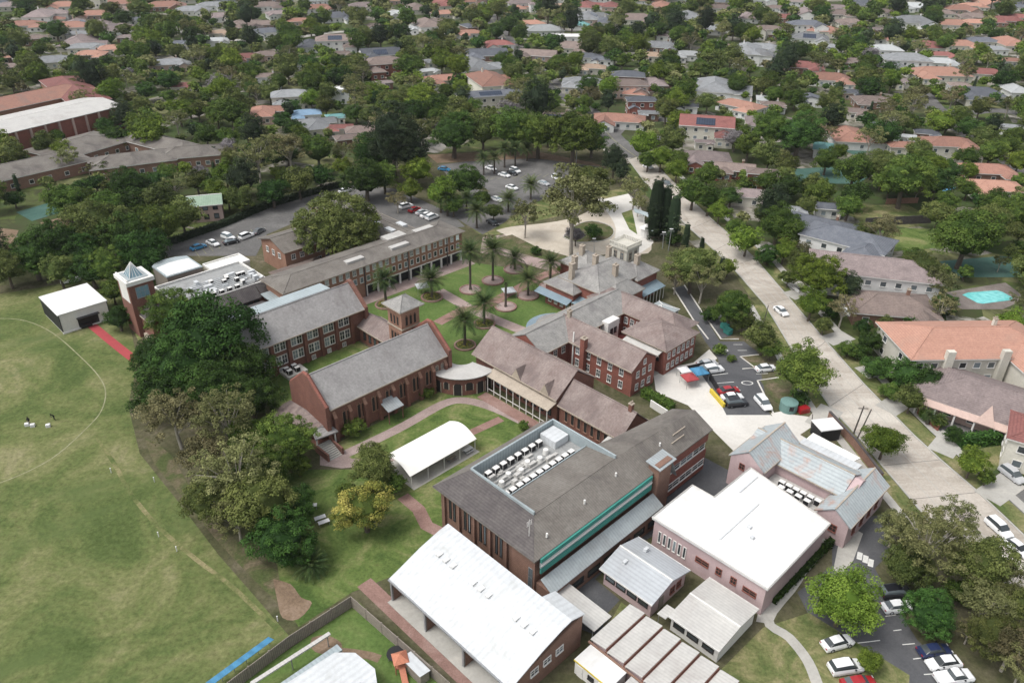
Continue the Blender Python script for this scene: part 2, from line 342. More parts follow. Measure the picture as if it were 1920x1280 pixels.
# ================================================================== THE GROUND
b = MB(); b.face([(-2500, -400, 0), (2500, -400, 0), (2500, 4200, 0), (-2500, 4200, 0)]); b.build('ground', 'suburb_ground')['kind'] = 'structure'
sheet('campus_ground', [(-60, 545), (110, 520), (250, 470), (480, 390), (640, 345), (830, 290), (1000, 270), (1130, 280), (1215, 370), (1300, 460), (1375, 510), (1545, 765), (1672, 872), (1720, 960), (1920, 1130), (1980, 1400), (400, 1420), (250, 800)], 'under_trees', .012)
sheet('lawn', [(205, 530), (300, 470), (330, 560), (260, 640), (240, 600)], 'lawn', .02)
OV = [(-800, 640), (-60, 560), (70, 540), (205, 515), (240, 590), (258, 680), (240, 760), (262, 850), (330, 935), (410, 1040), (480, 1120), (545, 1195), (500, 1260), (380, 1400), (-500, 1700)]
sheet('oval_field', OV, 'oval_grass', .024)
sheet('embankment_dirt', smooth([(272, 820), (318, 850), (352, 905), (385, 950), (430, 1000), (500, 1060), (560, 1090), (575, 1140), (560, 1172), (520, 1130), (465, 1075), (400, 1005), (345, 935), (290, 870), (272, 820)], 3)[:-1], 'mulch', .034)
strip('worn_track', smooth([(180, 820), (215, 870), (245, 925), (300, 990), (370, 1050), (430, 1095), (500, 1160), (530, 1190)]), [.25, *([.7] * 28)], 'lawn_dry', .042)
sheet('bank_lawn', [(560, 880), (760, 880), (830, 985), (735, 1080), (660, 1110), (560, 1175), (530, 1120), (520, 1060), (480, 980), (520, 900)], 'lawn', .038)
sheet('bare_earth', smooth([(512, 1085), (545, 1095), (565, 1120), (585, 1130), (560, 1160), (530, 1158), (520, 1125), (512, 1085)], 3)[:-1], 'dirt', .046)
strip('boundary_line', smooth([(-60, 600), (0, 597), (50, 602), (100, 625), (150, 668), (185, 705), (198, 735), (190, 770), (165, 800), (110, 850), (60, 880), (0, 905), (-60, 925)]), .22, 'line_dull', .03)
strip('red_carpet', [(170, 608), (205, 637), (240, 665), (256, 676)], 2.0, 'red_cloth', .05)
# quadrangle with palms
sheet('quad_lawn', [(88, 102), (88, 146), (128, 146), (134, 135), (131, 118), (126, 104), (116, 96), (98, 98)], 'lawn_lush', .03, ab=True)
strip('paved_walk', [(84, 146.1), (129, 145.6)], 4.6, 'pink_paving', .042, ab=True)
strip('paved_walk', [G(822, 545), G(880, 578), G(930, 600), G(985, 622)], 3.2, 'pink_paving', .046, world=True)
strip('paved_walk', [G(820, 606), G(868, 580), G(905, 577), G(950, 552), G(1010, 520), G(1060, 500)], 2.8, 'brick_paving', .05, world=True)
sheet('forecourt_paving', [(905, 445), (945, 440), (1000, 470), (1050, 480), (1085, 500), (1060, 515), (1000, 500), (940, 478), (900, 475)], 'pink_paving', .036)
# southern court
sheet('court_lawn', [(57, 73), (57, 102.6), (86, 102.6), (89, 96), (89.5, 82), (88, 76), (80, 73.6)], 'lawn', .03, ab=True)
strip('court_path', smooth([(54.5, 99), (62, 98.6), (70, 98.4), (80, 98.8), (84, 96.5), (86.4, 90), (87.5, 80)]), 2.2, 'pink_paving', .044, ab=True)
strip('brick_walk', [G(940, 785), G(890, 808), G(870, 818)], 1.8, 'brick_paving', .05, world=True)
strip('brick_walk', [(87.6, 96), (87.9, 84), (88, 76)], 2.6, 'brick_paving', .053, ab=True)
strip('brick_walk', [G(755, 930), G(785, 955), G(800, 985), G(830, 1000)], 2.2, 'brick_paving', .05, world=True)
sheet('tent_floor', [(60, 82.8), (75, 82.8), (75, 91.4), (60, 91.4)], 'concrete_grey', .056, ab=True)
sheet('porch_paving', [(600, 850), (635, 845), (660, 860), (740, 855), (745, 868), (640, 878), (600, 872)], 'pink_paving', .052)
sheet('cloister_lawn', [(56, 115), (56, 130.4), (82, 130.4), (82, 115)], 'lawn', .034, ab=True)
# behind the white shed
strip('brick_path', [(42.2, 72), (42.2, 20)], 2.4, 'brick_paving', .046, ab=True)
sheet('neighbour_lawn', [(39.6, 69.4), (10, 69.4), (-8, 30), (39.4, 30)], 'lawn_lush', .03, ab=True)
sheet('service_yard', [(56.4, 50.8), (101, 52.6), (104, 45), (88, 44.5), (88, 47.5), (79, 48.6), (76, 49.4), (67, 49), (66.6, 44), (62, 43.6), (60, 41)], 'asphalt', .036, ab=True)
sheet('service_yard', [(88.6, 44.8), (103, 44.8), (103, 56), (88.6, 54)], 'asphalt', .048, ab=True)
sheet('yard_lawn', [(58.6, 41.4), (66.4, 43.6), (66.4, 36), (66.4, 20), (60, 20), (60, 38)], 'lawn_dry', .05, ab=True)
sheet('side_lawn', [(66, 20), (66, 27.6), (77, 27.2), (84, 24), (84, 10), (70, 5)], 'lawn_dry', .046, ab=True)
strip('concrete_path', smooth([(1530, 1000), (1495, 1085), (1440, 1160), (1480, 1195), (1515, 1240), (1535, 1290)]), 1.5, 'concrete_grey', .054)
strip('concrete_path', smooth([(1440, 1160), (1435, 1150), (1550, 1010), (1575, 985)], 2), 2.0, 'concrete_grey', .058)
sheet('lower_car_park', [(1495, 1110), (1560, 1060), (1640, 1065), (1670, 1120), (1720, 1200), (1830, 1300), (1840, 1400), (1600, 1400), (1540, 1200)], 'asphalt', .036)
sheet('driveway', [(1560, 1010), (1600, 975), (1700, 955), (1665, 1040), (1625, 1080), (1560, 1090)], 'asphalt', .04)
sheet('driveway_worn', [(1575, 1005), (1600, 990), (1618, 1000), (1600, 1050), (1580, 1075), (1562, 1070)], 'concrete_grey', .044)
for q in ((1612, 1042), (1623, 1048), (1633, 1055)):
    x, y = G(*q); strip('road_marking', [(x - .4, y - .75), (x + .35, y + .75)], .75, 'line_white', .05, world=True)
for a, c in (((1600, 1206), (1650, 1200)), ((1660, 1155), (1680, 1152)), ((1675, 1182), (1690, 1180)), ((1692, 1208), (1715, 1206)), ((1712, 1235), (1735, 1232)), ((1732, 1264), (1760, 1262))):
    strip('bay_line', [a, c], .14, 'line_white', .045)
# car park between the dormitory and the road
sheet('campus_drive', [(1262, 540), (1285, 535), (1310, 575), (1350, 640), (1395, 640), (1420, 660), (1440, 770), (1445, 778), (1362, 780), (1340, 745), (1315, 700), (1350, 690), (1345, 670), (1322, 640), (1300, 600)], 'asphalt', .036)
sheet('bin_bay', [(1322, 590), (1352, 590), (1372, 630), (1350, 635)], 'asphalt', .04)
sheet('white_forecourt', [(1225, 700), (1250, 690), (1300, 680), (1330, 655), (1345, 672), (1310, 695), (1345, 745), (1362, 778), (1445, 778), (1460, 790), (1530, 800), (1520, 815), (1560, 850), (1470, 845), (1380, 850), (1330, 800), (1290, 760), (1230, 735)], 'concrete', .042)
sheet('white_forecourt_apron', [(1445, 775), (1470, 770), (1550, 790), (1555, 812), (1530, 815), (1460, 800)], 'concrete', .048)
sheet('garden_bed', [(1390, 668), (1425, 664), (1440, 690), (1412, 690)], 'mulch', .046)
sheet('garden_bed', [(1425, 713), (1470, 705), (1540, 760), (1545, 785), (1470, 775)], 'mulch', .052)
sheet('garden_bed', [(1500, 815), (1530, 795), (1560, 800), (1620, 870), (1600, 890), (1560, 850)], 'mulch', .058)
sheet('garden_bed', [(1320, 560), (1380, 560), (1440, 640), (1400, 640), (1350, 632)], 'mulch', .032)
for pts in ([(1283, 535), (1310, 576), (1352, 636), (1385, 636)], [(1392, 692), (1416, 690), (1388, 669), (1424, 665)], [(1450, 775), (1420, 714), (1460, 708)], [(1262, 540), (1300, 600), (1328, 636)]):
    strip('kerb', pts, .3, 'concrete', .15, 0)
for q in ((1355, 657), (1401, 718)):
    x, y = G(*q); b = MB()
    for k in range(14):
        a0, a1 = k * .4488, (k + 1) * .4488; b.face([(x + r * math.cos(a), y + .6 * r * math.sin(a), .05) for r, a in ((1.0, a0), (1.25, a0), (1.25, a1), (1.0, a1))][::1])
    b.build('road_marking', 'line_white')['kind'] = 'structure'
for a, c in (((1330, 704), (1365, 700)), ((1338, 719), (1376, 716)), ((1350, 731), (1380, 728)), ((1375, 646), (1392, 646)), ((1383, 657), (1400, 657)), ((1418, 701), (1440, 700))):
    strip('bay_line', [a, c], .16, 'line_white', .045)
# roundabout at the gate
sheet('carriage_drive', smooth([(930, 432), (960, 425), (1010, 420), (1060, 412), (1100, 398), (1120, 375), (1160, 365), (1200, 385), (1205, 420), (1220, 450), (1215, 475), (1160, 475), (1080, 482), (1020, 472), (975, 455), (930, 432)], 3)[:-1], 'tan_paving', .05)
sheet('gate_apron', smooth([(1120, 375), (1150, 362), (1180, 365), (1205, 400), (1212, 430), (1225, 455), (1190, 478), (1150, 470), (1155, 430), (1140, 400), (1120, 375)], 3)[:-1], 'concrete', .056)
sheet('roundabout_bed', smooth([(1056, 445), (1075, 425), (1110, 415), (1145, 425), (1150, 440), (1130, 452), (1080, 455), (1056, 445)], 3)[:-1], 'mulch', .062)
strip('kerb', smooth([(1056, 445), (1075, 425), (1110, 415), (1145, 425), (1150, 440), (1130, 452), (1080, 455), (1056, 445)], 3), .3, 'concrete_grey', .2, 0)
sheet('verge_lawn', [(1120, 362), (1190, 350), (1185, 362), (1130, 374)], 'lawn_dry', .058)
sheet('verge_lawn', [(1165, 400), (1185, 393), (1195, 440), (1180, 430)], 'lawn', .064)
sheet('planting_strip', [(905, 455), (960, 440), (1010, 465), (1080, 485), (1060, 492), (1000, 482)], 'mulch', .06)
sheet('drive_lawn', [(885, 430), (940, 395), (1000, 372), (1060, 380), (1050, 405), (960, 425), (935, 440), (900, 440)], 'lawn_dry', .034)
# upper car parks
sheet('upper_car_park', [(820, 310), (900, 300), (1000, 298), (1050, 300), (1125, 312), (1150, 345), (1060, 362), (985, 385), (925, 365), (900, 345), (840, 330)], 'asphalt_old', .04)
sheet('upper_car_park', [(985, 385), (925, 362), (880, 352), (840, 400), (905, 440), (945, 418)], 'asphalt_old', .044)
sheet('car_park_garden', [(800, 290), (1000, 283), (1110, 305), (1140, 315), (1120, 312), (1000, 297), (820, 306)], 'dirt', .046)
sheet('rear_car_park', [(250, 488), (300, 455), (480, 388), (640, 342), (745, 355), (845, 400), (872, 425), (760, 440), (640, 380), (500, 440), (480, 480), (330, 480)], 'asphalt_old', .038)
for i in range(13):
    u = 905 + i * 14; strip('bay_line', [(u, 338 - i * .6), (u + 12, 331 - i * .6)], .15, 'line_dull', .05)
for i in range(9):
    strip('bay_line', [(470 - i * 13, 430 + i * 5.2), (478 - i * 13, 440 + i * 5.2)], .14, 'line_dull', .05)
# main road
LK = [(1672 + 230, 1120), (1762, 1000), (1708, 936), (1654, 873), (1610, 820), (1556, 762), (1500, 680), (1435, 572), (1372, 500), (1340, 470), (1295, 430), (1250, 385), (1208, 340), (1178, 300)]
RK = [(2050, 1130), (1905, 990), (1834, 923), (1763, 862), (1713, 816), (1619, 720), (1548, 640), (1480, 560), (1415, 485), (1378, 450), (1335, 412), (1290, 370), (1245, 325), (1210, 290)]
sheet('main_road', LK + RK[::-1], 'concrete_road', .07)
strip('kerb', LK, .35, 'concrete_grey', .16, 0); strip('kerb', RK, .35, 'concrete_grey', .16, 0)
CT = [((a[0] + c[0]) / 2, (a[1] + c[1]) / 2) for a, c in zip(LK, RK)]
for f in (.27, .73):
    pts = [(a[0] + (c[0] - a[0]) * f, a[1] + (c[1] - a[1]) * f) for a, c in zip(LK, RK)]
    strip('lane_joint', pts, .12, 'concrete_grey', .078)
strip('lane_joint', CT, .14, 'concrete_grey', .079)
for k in range(2, 13):
    a, c = LK[k], RK[k]; strip('road_joint', [a, c], .1, 'asphalt_old', .082)
strip('far_road', smooth([(1194, 295), (1150, 262), (1110, 215), (1075, 188), (1040, 160), (985, 110), (958, 85), (940, 60), (922, 35), (905, 0)], 3), 10, 'asphalt_old', .06)
strip('lane_line', smooth([(1194, 295), (1150, 262), (1110, 215), (1075, 188), (1040, 160), (985, 110), (958, 85), (940, 60), (922, 35), (905, 0)], 3), .3, 'line_dull', .068)
strip('side_road', smooth([(1140, 255), (1165, 232), (1200, 225), (1260, 222)]), 9, 'asphalt_old', .052)
strip('side_road', smooth([(1925, 330), (1880, 290), (1835, 262), (1790, 236), (1755, 205), (1730, 175)]), 9, 'asphalt_old', .052)
strip('side_road', smooth([(1755, 205), (1800, 212), (1860, 207), (1930, 215)]), 9, 'asphalt_old', .056)
strip('side_road', smooth([(0, 84), (130, 70), (260, 58), (330, 45)]), 7, 'concrete_grey', .052)
strip('side_road', smooth([(270, 40), (400, 72), (520, 75), (640, 60), (760, 66), (900, 62)]), 7, 'concrete_grey', .052)
# footpaths and verges
def off(pts, d):
    P = [Vector(G(*p)) for p in pts]; o = []
    for i, p in enumerate(P):
        t = (P[min(i + 1, len(P) - 1)] - P[max(i - 1, 0)]).normalized(); n = Vector((-t.y, t.x)); q = p + n * d; o.append((q.x, q.y))
    return o
sheetp = lambda n, w, m, z: strip(n, w, 4.0, m, z, world=True)
strip('verge', off(RK, -2.0), 3.3, 'lawn_dry', .09, world=True); strip('footpath', off(RK, -4.8), 1.8, 'concrete_grey', .1, world=True)
strip('verge', off(LK[1:8], 1.7), 2.8, 'lawn_dry', .09, world=True); strip('footpath', off(LK[1:8], 3.8), 1.6, 'concrete_grey', .1, world=True)
for p, q in (((1615, 700), (1665, 690)), ((1660, 770), (1700, 745)), ((1762, 850), (1790, 815)), ((1850, 935), (1900, 900)), ((1548, 640), (1590, 628)), ((1478, 556), (1520, 545)), ((1385, 450), (1405, 440)), ((1530, 800), (1560, 765)), ((1500, 545), (1480, 520))):
    strip('crossover', [p, q], 4.5, 'concrete_grey', .112)
sheet('villa_driveway', [(1690, 730), (1720, 728), (1790, 790), (1850, 815), (1895, 810), (1900, 820), (1800, 840), (1765, 830), (1750, 800)], 'asphalt_old', .05)
sheet('front_lawn', [(1812, 845), (1875, 835), (1895, 865), (1850, 890)], 'lawn_dry', .05)
sheet('front_drive', [(1870, 930), (1905, 905), (1960, 950), (1960, 1010), (1910, 960)], 'asphalt_old', .05)
sheet('front_drive', [(1500, 545), (1520, 520), (1560, 500), (1530, 545)], 'asphalt_old', .05)
# courts and pools over the road
sheet('green_court', [(1480, 318), (1570, 312), (1630, 330), (1610, 345), (1500, 345)], 'tennis', .05)
sheet('grass_court', [(1580, 395), (1622, 386), (1700, 383), (1745, 408), (1715, 416), (1620, 420)], 'lawn_dry', .05)
sheet('grass_court', [(1628, 438), (1700, 428), (1790, 430), (1800, 462), (1670, 472)], 'lawn', .05)
sheet('green_court', [(1760, 490), (1880, 480), (1980, 500), (1980, 520), (1800, 520)], 'tennis', .05)
sheet('green_court', [(30, 398), (100, 378), (140, 390), (60, 415)], 'tennis', .05)
sheet('sand_court', [(75, 418), (140, 402), (145, 425), (110, 445)], 'dirt', .05)
sheet('sand_court', [(-20, 425), (35, 432), (20, 465), (-20, 475)], 'dirt', .05)
sheet('green_court', [(1555, 270), (1640, 262), (1690, 280), (1600, 290)], 'tennis', .05)
sheet('pool_terrace', [(1775, 548), (1885, 530), (1925, 560), (1880, 580), (1790, 580)], 'driveway_stone', .06)
b = MB(); b.prism([G(*p) for p in [(1804, 553), (1815, 549), (1868, 545), (1880, 548), (1899, 559), (1895, 563), (1842, 570), (1832, 568)]], .05, .12); b.build('pool_water', 'pool_teal')['kind'] = 'structure'
b = MB(); b.prism([G(*p) for p in smooth([(1744, 351), (1765, 346), (1792, 352), (1765, 359), (1744, 351)], 3)[:-1]], .05, .12); b.build('pool_water', 'pool_blue')['kind'] = 'structure'

# ================================================================== BUILDING KIT
def campus(name, label, cat, a0, b0, group=None):
    x, y = AB(a0, b0); return thing(name, label, cat, (x, y, 0), R(45), group)
def wall(root, x0, x1, y0, y1, h, m, typ='', rise=0, z0=-.3, name='wall'):
    b = MB()
    if typ == 'gx':
        ym = (y0 + y1) / 2; r = h + rise - .22
        for x_, s in ((x0, 1), (x1, -1)): pass
        pr = [(y0, z0), (y1, z0), (y1, h), (ym, r), (y0, h)]
        n = len(b.v); b.v += [(x0, p[0], p[1]) for p in pr] + [(x1, p[0], p[1]) for p in pr]
        b.f += [tuple(n + 4 - i for i in range(5)), tuple(n + 5 + i for i in range(5))] + [(n + i, n + (i + 1) % 5, n + 5 + (i + 1) % 5, n + 5 + i) for i in range(5)]; b.m += [0] * 7
    elif typ == 'gy':
        xm = (x0 + x1) / 2; r = h + rise - .22
        pr = [(x0, z0), (x1, z0), (x1, h), (xm, r), (x0, h)]
        n = len(b.v); b.v += [(p[0], y0, p[1]) for p in pr] + [(p[0], y1, p[1]) for p in pr]
        b.f += [tuple(n + i for i in range(5)), tuple(n + 9 - i for i in range(5))] + [(n + (i + 1) % 5, n + i, n + 5 + i, n + 5 + (i + 1) % 5) for i in range(5)]; b.m += [0] * 7
    else: b.box(x0, x1, y0, y1, z0, h)
    return b.build(name, m, root)
def roof(root, x0, x1, y0, y1, h, typ, rise, m, oh=.5, trim='trim_stone', ohg=None, th=.2, name='roof'):
    ohg = oh if ohg is None else ohg; b = MB(); t = .012
    if typ in ('gx', 'gy'):
        if typ == 'gx': L0, L1, W0, W1 = x0 - ohg, x1 + ohg, y0, y1
        else: L0, L1, W0, W1 = y0 - ohg, y1 + ohg, x0, x1
        mid = (W0 + W1) / 2; k = rise / (mid - W0); e = h - oh * k; top = h + rise
        f = (lambda l, w, z: (l, w, z)) if typ == 'gx' else (lambda l, w, z: (w, l, z))
        q1 = [f(L0, W0 - oh, e + th), f(L1, W0 - oh, e + th), f(L1, mid, top + th), f(L0, mid, top + th)]
        q2 = [f(L1, W1 + oh, e + th), f(L0, W1 + oh, e + th), f(L0, mid, top + th), f(L1, mid, top + th)]
        for q in (q1, q2): b.slab(q if typ == 'gx' else q[::-1], th)
        for w in (W0 - oh, W1 + oh):    # gutter boards
            a0, a1 = (w - .1, w - .01) if w < mid else (w + .01, w + .1)
            (b.box(L0, L1, a0, a1, e - .02, e + th + .02, 1) if typ == 'gx' else b.box(a0, a1, L0, L1, e - .02, e + th + .02, 1))
        (b.box(L0, L1, mid - .12, mid + .12, top + th - .04, top + th + .07, 2) if typ == 'gx' else b.box(mid - .12, mid + .12, L0, L1, top + th - .04, top + th + .07, 2))
    elif typ in ('hx', 'hy'):
        X0, X1, Y0, Y1 = x0 - oh, x1 + oh, y0 - oh, y1 + oh; W = min(X1 - X0, Y1 - Y0) / 2
        b.box(X0, X1, Y0, Y1, h - .05, h + th, 1)
        if X1 - X0 >= Y1 - Y0: r0, r1 = (X0 + W, (Y0 + Y1) / 2, h + rise), (X1 - W, (Y0 + Y1) / 2, h + rise)
        else: r0, r1 = ((X0 + X1) / 2, Y0 + W, h + rise), ((X0 + X1) / 2, Y1 - W, h + rise)
        z = h + th + .003; c = [(X0 - .03, Y0 - .03, z), (X1 + .03, Y0 - .03, z), (X1 + .03, Y1 + .03, z), (X0 - .03, Y1 + .03, z)]
        if X1 - X0 >= Y1 - Y0: fs = [(c[0], c[1], r1, r0), (c[1], c[2], r1), (c[2], c[3], r0, r1), (c[3], c[0], r0)]
        else: fs = [(c[0], c[1], r0), (c[1], c[2], r1, r0), (c[2], c[3], r1), (c[3], c[0], r0, r1)]
        for q in fs: b.face(q)
        for p in c: b.tube([p, r0 if (Vector(p) - Vector(r0)).length < (Vector(p) - Vector(r1)).length else r1], .11, 4, 2)
        if (Vector(r0) - Vector(r1)).length > .3: b.tube([r0, r1], .12, 4, 2)
    elif typ == 'fl':
        b.box(x0 - oh, x1 + oh, y0 - oh, y1 + oh, h, h + th)
        if rise:
            for q in ((x0 - oh, x1 + oh, y0 - oh, y0 - oh + .3), (x0 - oh, x1 + oh, y1 + oh - .3, y1 + oh), (x0 - oh, x0 - oh + .3, y0 - oh + .3, y1 + oh - .3), (x1 + oh - .3, x1 + oh, y0 - oh + .3, y1 + oh - .3)):
                b.box(*q, h + th, h + th + rise, 1)
    elif typ == 'sx':   # falls towards x0
        b.slab([(x0 - oh, y0 - oh, h), (x1 + oh, y0 - oh, h + rise), (x1 + oh, y1 + oh, h + rise), (x0 - oh, y1 + oh, h)], th)
    elif typ == 'sy':   # falls towards y0
        b.slab([(x0 - oh, y0 - oh, h), (x1 + oh, y0 - oh, h), (x1 + oh, y1 + oh, h + rise), (x0 - oh, y1 + oh, h + rise)], th)
    cap = m if m.startswith('h_') or m.startswith('roof') else trim
    return b.build(name, [m, trim, cap], root)
_WC = {}
def win_mesh(w, h, st):
    k = (round(w, 2), round(h, 2), st)
    if k in _WC: return _WC[k]
    fm, gm, mul, arch = {'white': ('trim_white', 'glass', 1, 0), 'pale': ('trim_white', 'glass_pale', 1, 0), 'stone': ('trim_stone', 'glass', 1, 1), 'plain': ('trim_white', 'glass', 0, 0),
                         'dark': ('dark_void', 'glass', 0, 0), 'blue': ('steel', 'glass_blue', 2, 0), 'maroon': ('brick_bright', 'dark_void', 1, 0), 'lancet': ('brick_orange', 'dark_void', 0, 2)}[st]
    f = MB(); t = .13 if w > .9 else .1; d = .1
    f.box(-w / 2 - t, w / 2 + t, -d - .08, 0, -.16, 0); f.box(-w / 2 - t, w / 2 + t, -d, 0, h, h + t)
    f.box(-w / 2 - t, -w / 2, -d, 0, 0, h); f.box(w / 2, w / 2 + t, -d, 0, 0, h)
    for k_ in range(mul): x = -w / 2 + w * (k_ + 1) / (mul + 1); f.box(x - .035, x + .035, -d + .01, 0, 0, h)
    if mul: f.box(-w / 2, w / 2, -d + .02, 0, h * .55 - .03, h * .55 + .03)
    if arch: f.prism([(-w / 2 - t, 0), (w / 2 + t, 0), (0, 0)], 0, .01); f.tube([(-w / 2 - t / 2, -.05, h + t), (-w / 4, -.05, h + t + w * .35), (0, -.05, h + t + w * .5), (w / 4, -.05, h + t + w * .35), (w / 2 + t / 2, -.05, h + t)], .07, 4)
    g = MB(); g.box(-w / 2, w / 2, -.045, .02, 0, h)
    if arch == 2: g.box(-w / 3, w / 3, -.04, .02, h + t, h + t + w * .3)
    _WC[k] = (f.mesh('window', fm), g.mesh('pane', gm)); return _WC[k]
ROT = {'b-': 0, 'a-': R(-90), 'a+': R(90), 'b+': R(180)}
def wins(root, side, c, s0, s1, n, z, w, h, st='white', pane=True):
    f, g = win_mesh(w, h, st)
    for i in range(n):
        s = s0 + (s1 - s0) * (i + .5) / n
        loc = (s, c, z) if side[0] == 'b' else (c, s, z)
        o = link('window', f, root, loc, ROT[side]); link('pane', g, o)
def door(root, side, c, s, w=1.1, h=2.2, m='timber_grey'):
    b = MB(); b.box(-w / 2, w / 2, -.07, .02, 0, h); b.box(w * .35, w * .42, -.12, -.07, 1, 1.12, 1)
    loc = (s, c, 0) if side[0] == 'b' else (c, s, 0)
    return b.build('door', [m, 'steel'], root, loc, ROT[side])
def chimney(root, x, y, z0, z1, w=.9, m='brick_red'):
    b = MB(); b.box(x - w / 2, x + w / 2, y - w / 2, y + w / 2, z0, z1); b.box(x - w / 2 - .1, x + w / 2 + .1, y - w / 2 - .1, y + w / 2 + .1, z1, z1 + .18, 1)
    for d in (-.22, .22): b.cyl(x + d, y, z1 + .18, z1 + .6, .13, 8, 1)
    return b.build('chimney', [m, 'trim_stone'], root)
def ac_unit(root, x, y, z, rz=0, s=1.0, top=None):
    b = MB(); b.box(-.5 * s, .5 * s, -.4 * s, .4 * s, .1, 1.1 * s); b.box(-.44 * s, .44 * s, -.45 * s, -.4 * s, .16 * s, 1.04 * s, 1); b.box(-.54 * s, -.5 * s, -.34 * s, .34 * s, .2 * s, 1.0 * s, 1); b.box(-.4, .4, -.3, .3, 0, .1, 2)
    if 'ac' not in _WC: _WC['ac'] = b.mesh('air_conditioner', ['trim_white', 'black', 'steel'])
    return link('air_conditioner', _WC['ac'], root, (x, y, z), rz)

# ================================================================== CAMPUS BUILDINGS
# ---- chapel
t = campus('chapel', 'long brick chapel with a steep grey slate roof, stepped end gables and paired arched windows', 'chapel', 56.5, 103.4)
wall(t, .8, 28.6, 0, 10.6, 7.6, 'brick_red', 'gx', 4.4); roof(t, 1.0, 28.3, 0, 10.6, 7.6, 'gx', 4.4, 'roof_grey', .55, ohg=0)
for x in (0, 28.5):
    b = MB(); pr = [(-.7, -.3), (11.3, -.3), (11.3, 8.2), (10.4, 8.9), (5.9, 12.6), (4.7, 12.6), (.2, 8.9), (-.7, 8.2)]
    n = 8; b.v = [(x, p[0], p[1]) for p in pr] + [(x + .8, p[0], p[1]) for p in pr]
    b.f = [tuple(7 - i for i in range(8)), tuple(8 + i for i in range(8))] + [(i, (i + 1) % 8, 8 + (i + 1) % 8, 8 + i) for i in range(8)]; b.m = [0] * 10
    for p, q in zip(pr[2:7], pr[3:8]): b.tube([(x + .4, p[0], p[1] + .05), (x + .4, q[0], q[1] + .05)], .3, 4, 1)
    b.build('gable_parapet', ['brick_red', 'brick_bright'], t)
for i in range(9):
    x = 1.6 + i * 3.25
    b = MB(); b.box(x, x + .65, -.75, 0, -.3, 5.2); b.prism([(x, -.75), (x + .65, -.75), (x + .65, 0), (x, 0)], 5.2, lambda p: 5.2 if p[1] < -.5 else 6.3, 1); b.build('buttress', ['brick_red', 'brick_orange'], t)
wins(t, 'b-', -.002, 2.4, 24.9, 7, 2.4, .62, 3.0, 'lancet')
f_, g_ = win_mesh(.62, 3.0, 'lancet')
for i in range(7):
    s = 2.4 + 22.5 * (i + .5) / 7 + .95; o = link('window', f_, t, (s, -.002, 2.4)); link('pane', g_, o)
wins(t, 'b-', -.002, 25.2, 28, 2, 1.2, .6, 1.1, 'stone'); wins(t, 'b-', -.002, 25.2, 28, 2, 4.6, .6, .9, 'stone')
b = MB(); b.slab([(11.6, -3, 3.0), (15.2, -3, 3.0), (15.2, -.05, 4.0), (11.6, -.05, 4.0)], .15)
for x in (11.8, 15.0): b.cyl(x, -2.8, 0, 2.9, .1, 8, 1)
b.build('side_porch', ['grey_metal', 'brick_red'], t)
# apse and porch at the west end
b = MB(); c = [(0 + 5.6 * math.cos(a) * 1.0, 6.3 + 5.2 * math.sin(a)) for a in [R(90 + 15 * k) for k in range(13)]]
b.prism(c, -.3, 3.6); b.build('apse_wall', 'brick_red', t)
b = MB(); c2 = [(x * 1.07, 6.3 + (y - 6.3) * 1.07) for x, y in c]; b.prism(c2, 3.6, 3.85, 1)
top = (0, 6.3, 4.5)
for p, q in zip(c2, c2[1:]): b.face([(p[0], p[1], 3.86), (q[0], q[1], 3.86), top][::-1] if False else [(q[0], q[1], 3.86), top, (p[0], p[1], 3.86)][::-1])
b.build('apse_roof', ['roof_purple', 'trim_white'], t)
b = MB(); b.slab([(-3.0, -1.2, 3.3), (1.6, -1.5, 3.0), (1.2, 2.6, 3.9), (-1.0, 4.2, 3.9)], .22)
for p in ((-2.4, -.6), (1.1, -1.0)): b.cyl(*p, 0, 3.0, .16, 8, 1)
b.build('porch_roof', ['roof_grey', 'trim_white'], t)
b = MB(); b.box(-2.6, 1.2, -.4, 3.4, -.2, 1.5); b.build('porch_wall', 'brick_red', t)
b = MB()
for k in range(9): b.box(-2.4, .2, -1.0 - k * .42, -.58 - k * .42, -.2, 1.42 - k * .16, 1)
b.box(-2.75, -2.4, -4.4, -.4, -.2, 1.5); b.box(.2, .55, -4.4, -.4, -.2, 1.5); b.build('stairs', ['brick_red', 'concrete_grey'], t)
# ---- bell tower
t = campus('bell_tower', 'square brick bell tower with a low pyramid roof and tall paired openings', 'tower', 82.4, 114.2)
b = MB(); b.box(0, 4.6, 0, 4.6, -.3, 13.6); b.box(-.15, 4.75, -.15, 4.75, 9.2, 9.5, 1); b.box(-.12, 4.72, -.12, 4.72, 5.2, 5.45, 1); b.box(-.2, 4.8, -.2, 4.8, 13.2, 13.55, 1); b.build('wall', ['brick_orange', 'trim_stone'], t)
roof(t, 0, 4.6, 0, 4.6, 13.65, 'hx', 2.1, 'roof_heritage', .8, 'trim_stone')
for z in (6.0, 10.0):
    for s in ('b-', 'a-', 'b+', 'a+'): wins(t, s, {'b-': 0, 'a-': 0, 'b+': 4.6, 'a+': 4.6}[s], .7, 3.9, 3, z, .6, 2.0, 'lancet')
# ---- passage
t = campus('cloister_passage', 'low brick passage with a grey tiled roof joining classroom block to bell tower', 'passage', 82.6, 118.9)
wall(t, 0, 5.4, 0, 11.5, 4.0, 'brick_red', 'gy', 1.9); roof(t, 0, 5.4, 0, 11.5, 4.0, 'gy', 1.9, 'roof_purple', .5, ohg=0)
wins(t, 'a-', 0, 1, 10.5, 5, 1.2, .7, 1.6, 'dark')
